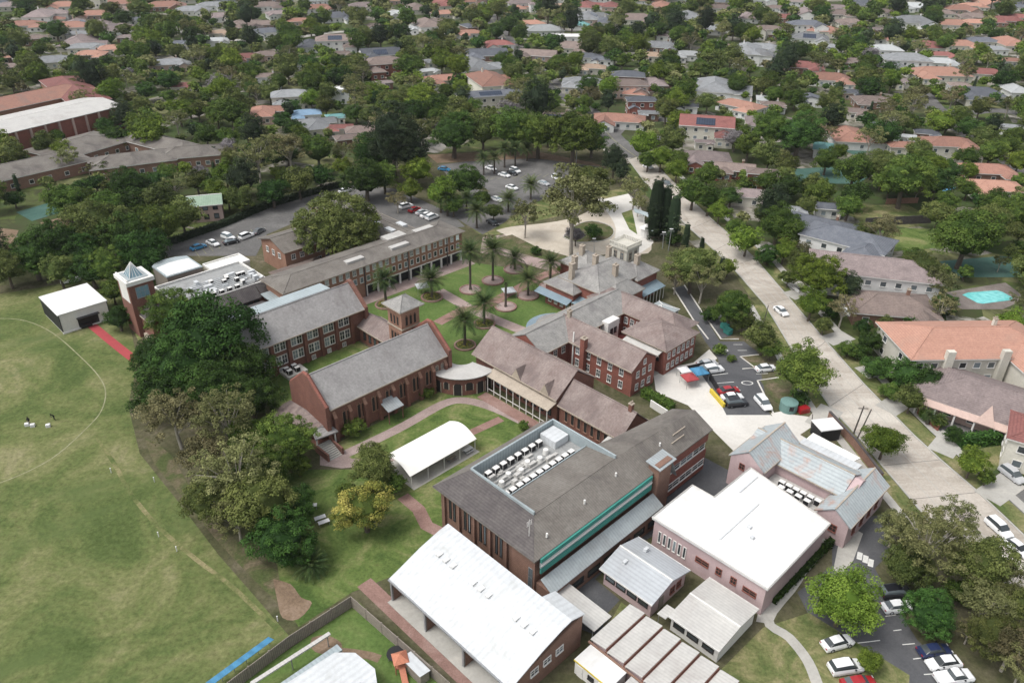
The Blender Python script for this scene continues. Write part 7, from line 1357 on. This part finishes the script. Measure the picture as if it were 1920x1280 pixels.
# people and their gear on the oval
def person(u, v, pose, label, rz=0):
    x, y = G(u, v); t = link('person', None, None, (x, y, .03), rz)
    if pose == 'stand': J = [((0, 0, .95), .15), ((0, 0, 1.15), .14), ((0, 0, 1.42), .16), ((0, 0, 1.55), .06), ((0, .02, 1.7), .105), ((.2, 0, 1.42), .06), ((.27, .05, 1.15), .045), ((.22, .2, .95), .035), ((-.2, 0, 1.42), .06), ((-.27, .05, 1.15), .045), ((-.22, .2, .95), .035), ((.1, 0, .9), .1), ((.12, .03, .5), .07), ((.13, 0, .06), .045), ((.13, .16, .03), .04), ((-.1, 0, .9), .1), ((-.14, .03, .5), .07), ((-.16, -.02, .06), .045), ((-.16, .14, .03), .04)]
    else: J = [((0, 0, .95), .15), ((0, .12, 1.13), .14), ((0, .32, 1.33), .16), ((0, .42, 1.42), .06), ((0, .5, 1.55), .105), ((.2, .32, 1.3), .06), ((.25, .42, 1.03), .045), ((.16, .56, .83), .035), ((-.2, .32, 1.3), .06), ((-.25, .42, 1.03), .045), ((-.16, .56, .83), .035), ((.1, 0, .9), .1), ((.12, .08, .5), .07), ((.13, 0, .06), .045), ((.13, .16, .03), .04), ((-.1, 0, .9), .1), ((-.14, .08, .5), .07), ((-.2, -.08, .06), .045), ((-.2, .08, .03), .04)]
    E_ = [(0, 1), (1, 2), (2, 3), (3, 4), (2, 5), (5, 6), (6, 7), (2, 8), (8, 9), (9, 10), (0, 11), (11, 12), (12, 13), (13, 14), (0, 15), (15, 16), (16, 17), (17, 18)]
    me = bpy.data.meshes.new('body'); me.from_pydata([j[0] for j in J], E_, []); me.materials.append(MATS['cloth_dark']); me.materials.append(MATS['skin']); o = link('body', me, t)
    md = o.modifiers.new('Skin', 'SKIN'); md2 = o.modifiers.new('Sub', 'SUBSURF'); md2.levels = md2.render_levels = 1
    for s_, j in zip(me.skin_vertices[0].data, J): s_.radius = (j[1], j[1])
    me.skin_vertices[0].data[0].use_root = True
    h = MB(); hx = J[4][0]; h.cyl(hx[0], hx[1] - .02, hx[2] - .02, hx[2] + .11, .115, 10, 0, .06); h.build('hair', 'hair', t)
    for s_ in (7, 10): p = J[s_][0]; b = MB(); b.box(p[0] - .03, p[0] + .03, p[1] - .02, p[1] + .07, p[2] - .09, p[2]); [b.tube([(p[0] - .024 + k * .016, p[1] + .05, p[2] - .08), (p[0] - .024 + k * .016, p[1] + .07, p[2] - .15 - .01 * (k in (1, 2)))], .008, 4) for k in range(4)]; b.build('hand', 'skin', t)
    tag(t, label, 'person')
person(56, 796, 'stand', 'person in dark clothes standing beside two white boxes on the oval', R(200)); person(103, 787, 'bend', 'person in dark clothes bending over on the oval inside the boundary line', R(150))
for u, v, lab in ((51.5, 798, 'white gear box, left of two beside the standing person'), (62, 799.5, 'white gear box, right of two beside the standing person'), (91, 800, 'white gear bag on grass near the bending person')):
    box_thing('gear_box', lab, 'box', u, v, (.75, .6, .55), 'plastic_white', 20, extra=lambda b: b.box(-.3, .3, -.2, .2, .55, .6), z=.03)
for u, v, lab in ((209, 886, 'white marker at the upper end of the worn track'), (290, 903, 'white post on the dirt edge below the tawny trees'), (332, 1033, 'pale marker on the grass near the bottom of the oval'), (298, 1006, 'small white marker on the oval left of the worn track'), (521, 1164, 'white post at the end of the worn track')):
    t = thing('marker_post', lab, 'marker', (*G(u, v), .03)); MB().cyl(0, 0, 0, .9, .07, 8).build('post', 'plastic_white', t); MB().cyl(0, 0, .9, .98, .1, 8).build('cap', 'plastic_white', t)

# ================================================================== TREES FILLING THE SUBURB
rf = random.Random(99); CAND = []
y = 95.0
while y < 900:
    step = 5.4 + y * .0054; x = -y * .78 - 20
    while x < y * .78 + 20:
        px, py = x + rf.uniform(-.45, .45) * step, y + rf.uniform(-.45, .45) * step; x += step
        rad = rf.choice((2.2, 2.8, 3.4, 4.0, 4.6, 5.4, 6.2)) * (1.08 + y * .0005)
        kind = rf.choices(('green', 'olive', 'gum', 'fig', 'bright', 'brown', 'pine', 'mauve', 'cyp', 'dbush'), (27, 19, 13, 15, 11, 4, 5, .5, 1, 4))[0]
        if kind == 'cyp': rad = 1.1
        if kind == 'dbush': rad = min(rad, 3)
        K = KIND[kind]; u, v = PR(px, py, K['zb'] * rad)
        ug, vg = PR(px, py, 0)
        if not (-50 < u < 1970 and -60 < v < 900): continue
        if inside((u, v), FORB) or inside((ug, vg), FORB) or any(inside((u, v), o) or inside((ug, vg), o) for o in OPEN): continue
        if near_road(ug, vg) or near_road(u, v + 2): continue
        rp = rad * F / depth(px, py); bad = False
        for hu, hv, hw, hh, hx, hy, hr in HOUSES:
            if (px - hx) ** 2 + (py - hy) ** 2 < (hr * .62 + rad * .3) ** 2: bad = True; break
            if abs(u - hu) < hw * .3 + rp * .2 and hv - hh * .5 - rp * .2 < v < hv + hh * .3 + rp * .7 and vg > hv: bad = True; break
        if bad: continue
        if any((px - tx) ** 2 + (py - ty) ** 2 < ((rad + tr) * .55) ** 2 for tx, ty, tr in TREES[-900:]): continue
        TREES.append((px, py, rad)); CAND.append((rp * 2, px, py, rad, kind, u, v))
    y += step * .9
CAND.sort(reverse=True)
NIND = 760; cnt = {}; MASS = []
for w, px, py, rad, kind, u, v in CAND:
    cnt[kind] = cnt.get(kind, 0) + 1
    if len(CAND) and cnt[kind] <= 215 and sum(cnt.values()) - len(MASS) <= NIND: plant(px, py, rad, kind, u, v, w)
    else: MASS.append((px, py, rad, kind))
print('individual', len(CAND) - len(MASS), 'mass', len(MASS))
def far_mass():
    data = {}
    mats = sorted({KIND[k]['l'] for *_, k in MASS}); vs, fs, tn, mi = [], [], [], []; base_ = 0
    rr = np.random.default_rng(4)
    for px, py, rad, kind in MASS:
        if kind not in data:
            data[kind] = []
            for me, _ in [leaf_mesh('x', (KIND[kind]['l'], KIND[kind]['b']), i + 50, 26, .34, 17, .13, KIND[kind]['k'], jit=.55, shell=.66, core=True, shape=KIND[kind].get('shape', 'ell'), lobes=4) for i in range(3)]:
                co = np.empty(len(me.vertices) * 3); me.vertices.foreach_get('co', co); co = co.reshape(-1, 3); f = np.array([list(p.vertices) for p in me.polygons]); t = np.empty(len(f)); me.attributes['tone'].data.foreach_get('value', t); data[kind].append((co, f, t)); bpy.data.meshes.remove(me)
        co, f, t = data[kind][int(rr.integers(3))]; a = rr.random() * 6.28; c, s = math.cos(a), math.sin(a)
        w = co @ np.array([[c, s, 0], [-s, c, 0], [0, 0, 1]]) * rad + np.array([px, py, KIND[kind]['zb'] * rad * .97])
        vs.append(w); fs.append(f + base_); base_ += len(w); tn.append(np.clip(t + rr.normal() * .22, 0, 1)); mi.append(np.full(len(f), mats.index(KIND[kind]['l'])))
    V = np.concatenate(vs); Fa = np.concatenate(fs); me = bpy.data.meshes.new('far_woods'); me.vertices.add(len(V)); me.vertices.foreach_set('co', V.ravel())
    me.loops.add(Fa.size); me.loops.foreach_set('vertex_index', Fa.ravel().astype(np.int32)); me.polygons.add(len(Fa)); me.polygons.foreach_set('loop_start', np.arange(0, Fa.size, 4, dtype=np.int32)); me.polygons.foreach_set('loop_total', np.full(len(Fa), 4, dtype=np.int32))
    for m_ in mats: me.materials.append(MATS[m_])
    me.polygons.foreach_set('material_index', np.concatenate(mi).astype(np.int32)); me.update(calc_edges=True)
    at = me.attributes.new('tone', 'FLOAT', 'FACE'); at.data.foreach_set('value', np.concatenate(tn)); me.validate()
    o = link('far_woods', me); o['kind'] = 'stuff'; o['label'] = 'mass of distant suburban trees fading up to the top edge'
if MASS: far_mass()

# ================================================================== HAZE
b = MB(); b.box(-2700, 2700, -500, 4300, -1.5, 92)
hm = bpy.data.materials.new('haze'); hm.use_nodes = True; ht = hm.node_tree; ht.nodes.remove(ht.nodes['Principled BSDF'])
pv = ht.nodes.new('ShaderNodeVolumePrincipled'); pv.inputs['Color'].default_value = (.92, .95, 1, 1); pv.inputs['Density'].default_value = .00006; pv.inputs['Anisotropy'].default_value = .2
ht.links.new(pv.outputs[0], ht.nodes['Material Output'].inputs['Volume']); MATS['haze'] = hm
o = b.build('haze', 'haze'); o['kind'] = 'stuff'; o['label'] = 'thin pale haze over the suburb'

# ================================================================== LABELS OF REPEATS
LM = [(60, 15, 'along the far left top edge'), (160, 60, 'by the far left terracotta roofs'), (60, 130, 'above the orange tiled hall'), (250, 25, 'along the top edge, far left'), (330, 110, 'behind the red chimneyed cottage'), (430, 50, 'around the dusky roofs upper left'), (500, 120, 'around the pink walled brown house'), (250, 160, 'beyond the brick assembly hall'), (150, 250, 'beside the brick assembly hall'), (330, 240, 'over the low brown complex'), (80, 350, 'between brown complex and tennis court'), (230, 370, 'above the oval hedge'), (430, 330, 'beside the sage green roofed house'), (60, 450, 'beside the sand courts'), (550, 170, 'around the cream two storey house'), (600, 225, 'around the blue roofed house'), (540, 300, 'in the belt above rear car park'), (660, 290, 'below the brown red rooftops'), (600, 30, 'along the top edge, left centre'), (640, 100, 'beyond the white flat roofed house'), (730, 60, 'around the pale roofs top centre'), (720, 130, 'around the red brick brown roofed house'), (720, 200, 'in the thick centre woods'), (800, 250, 'just behind the upper car park palms'), (840, 60, 'around the small orange roofs top centre'), (830, 150, 'left of the long solar roofed house'), (900, 110, 'left of the far road'), (950, 200, 'below the long solar roofed house'), (1030, 240, 'in the belt above upper car park'), (1000, 20, 'along the far road, top edge'), (1060, 60, 'around the white modern houses'), (1080, 110, 'right of the far road crossing'), (1130, 20, 'among the red roofs top centre'), (1200, 50, 'around the wide brown roof top centre'), (1180, 110, 'above the wide brown brick house'), (1190, 200, 'below the slate roofed red brick house'), (1180, 240, 'at the main road upper bend'), (1290, 30, 'top edge, right centre'), (1290, 100, 'around the pale hip roof'), (1290, 160, 'around the white grey treetop'), (1300, 230, 'above the wide brown hip roof'), (1400, 100, 'around the white two storey house'), (1400, 180, 'around the angled orange roof'), (1400, 250, 'behind the red brick gables'), (1420, 20, 'top edge above the white house'), (1500, 40, 'around the white walled slate roof'), (1520, 120, 'around the twin red pink roofs'), (1520, 190, 'around the blue slate gables'), (1500, 260, 'beside the narrow green shed'), (1620, 20, 'top edge, right side'), (1620, 100, 'left of the pale stepped roofs'), (1620, 180, 'around the wide brown roofs right'), (1640, 240, 'around the terracotta white house'), (1640, 300, 'above the upper green court'), (1720, 60, 'behind the pale stepped roofs'), (1720, 180, 'beside the short side street'), (1720, 220, 'left of the big terracotta cream house'), (1720, 300, 'below the big terracotta cream house'), (1800, 20, 'top edge, far right'), (1800, 90, 'among the orange roofs far right'), (1850, 60, 'behind the far right orange roofs'), (1850, 150, 'around the dark slate hip roofs'), (1860, 230, 'along the far right side street'), (1880, 290, 'right of the side street'), (1830, 370, 'around the salmon roof, right edge'), (1880, 450, 'behind the lower grass court'), (1720, 370, 'between the blue pool and court'), (1340, 330, 'at the kerb behind brown hip roof'), (1440, 430, 'around the grey brown hip roof'), (1480, 340, 'left of the upper green court'), (1560, 350, 'below the upper green court'), (1480, 500, 'left of the long white house'), (1750, 470, 'right of the long white house'), (1800, 520, 'above the teal pool'), (1600, 540, 'between white house and bungalow'), (1600, 620, 'in front of the dark hedge'), (1880, 590, 'around the teal pool'), (1900, 700, 'behind the veranda villa'), (1750, 700, 'before the salmon roofed mansion'), (940, 300, 'in the upper car park'), (860, 380, 'around the forecourt corner')]
ORD = ['first', 'second', 'third', 'fourth', 'fifth', 'sixth', 'seventh', 'eighth', 'ninth', 'tenth', 'eleventh', 'twelfth', 'thirteenth', 'fourteenth', 'fifteenth', 'sixteenth', 'seventeenth', 'eighteenth', 'nineteenth', 'twentieth'] + ['%dth' % k for k in range(21, 90)]
BK = {}
for o, look, u, v in TODO:
    z = min(LM, key=lambda q: (q[0] - u) ** 2 + ((q[1] - v) * 1.6) ** 2); BK.setdefault((look, z[2]), []).append((u, v, o))
for (look, z), L_ in BK.items():
    L_.sort(key=lambda q: q[0])
    for i, (u, v, o) in enumerate(L_):
        o['label'] = f'{look} {z}' if len(L_) == 1 else (f'{look} {z}, leftmost' if i == 0 else f'{look} {z}, rightmost' if i == len(L_) - 1 else f'{look} {z}, {ORD[i]} from left')
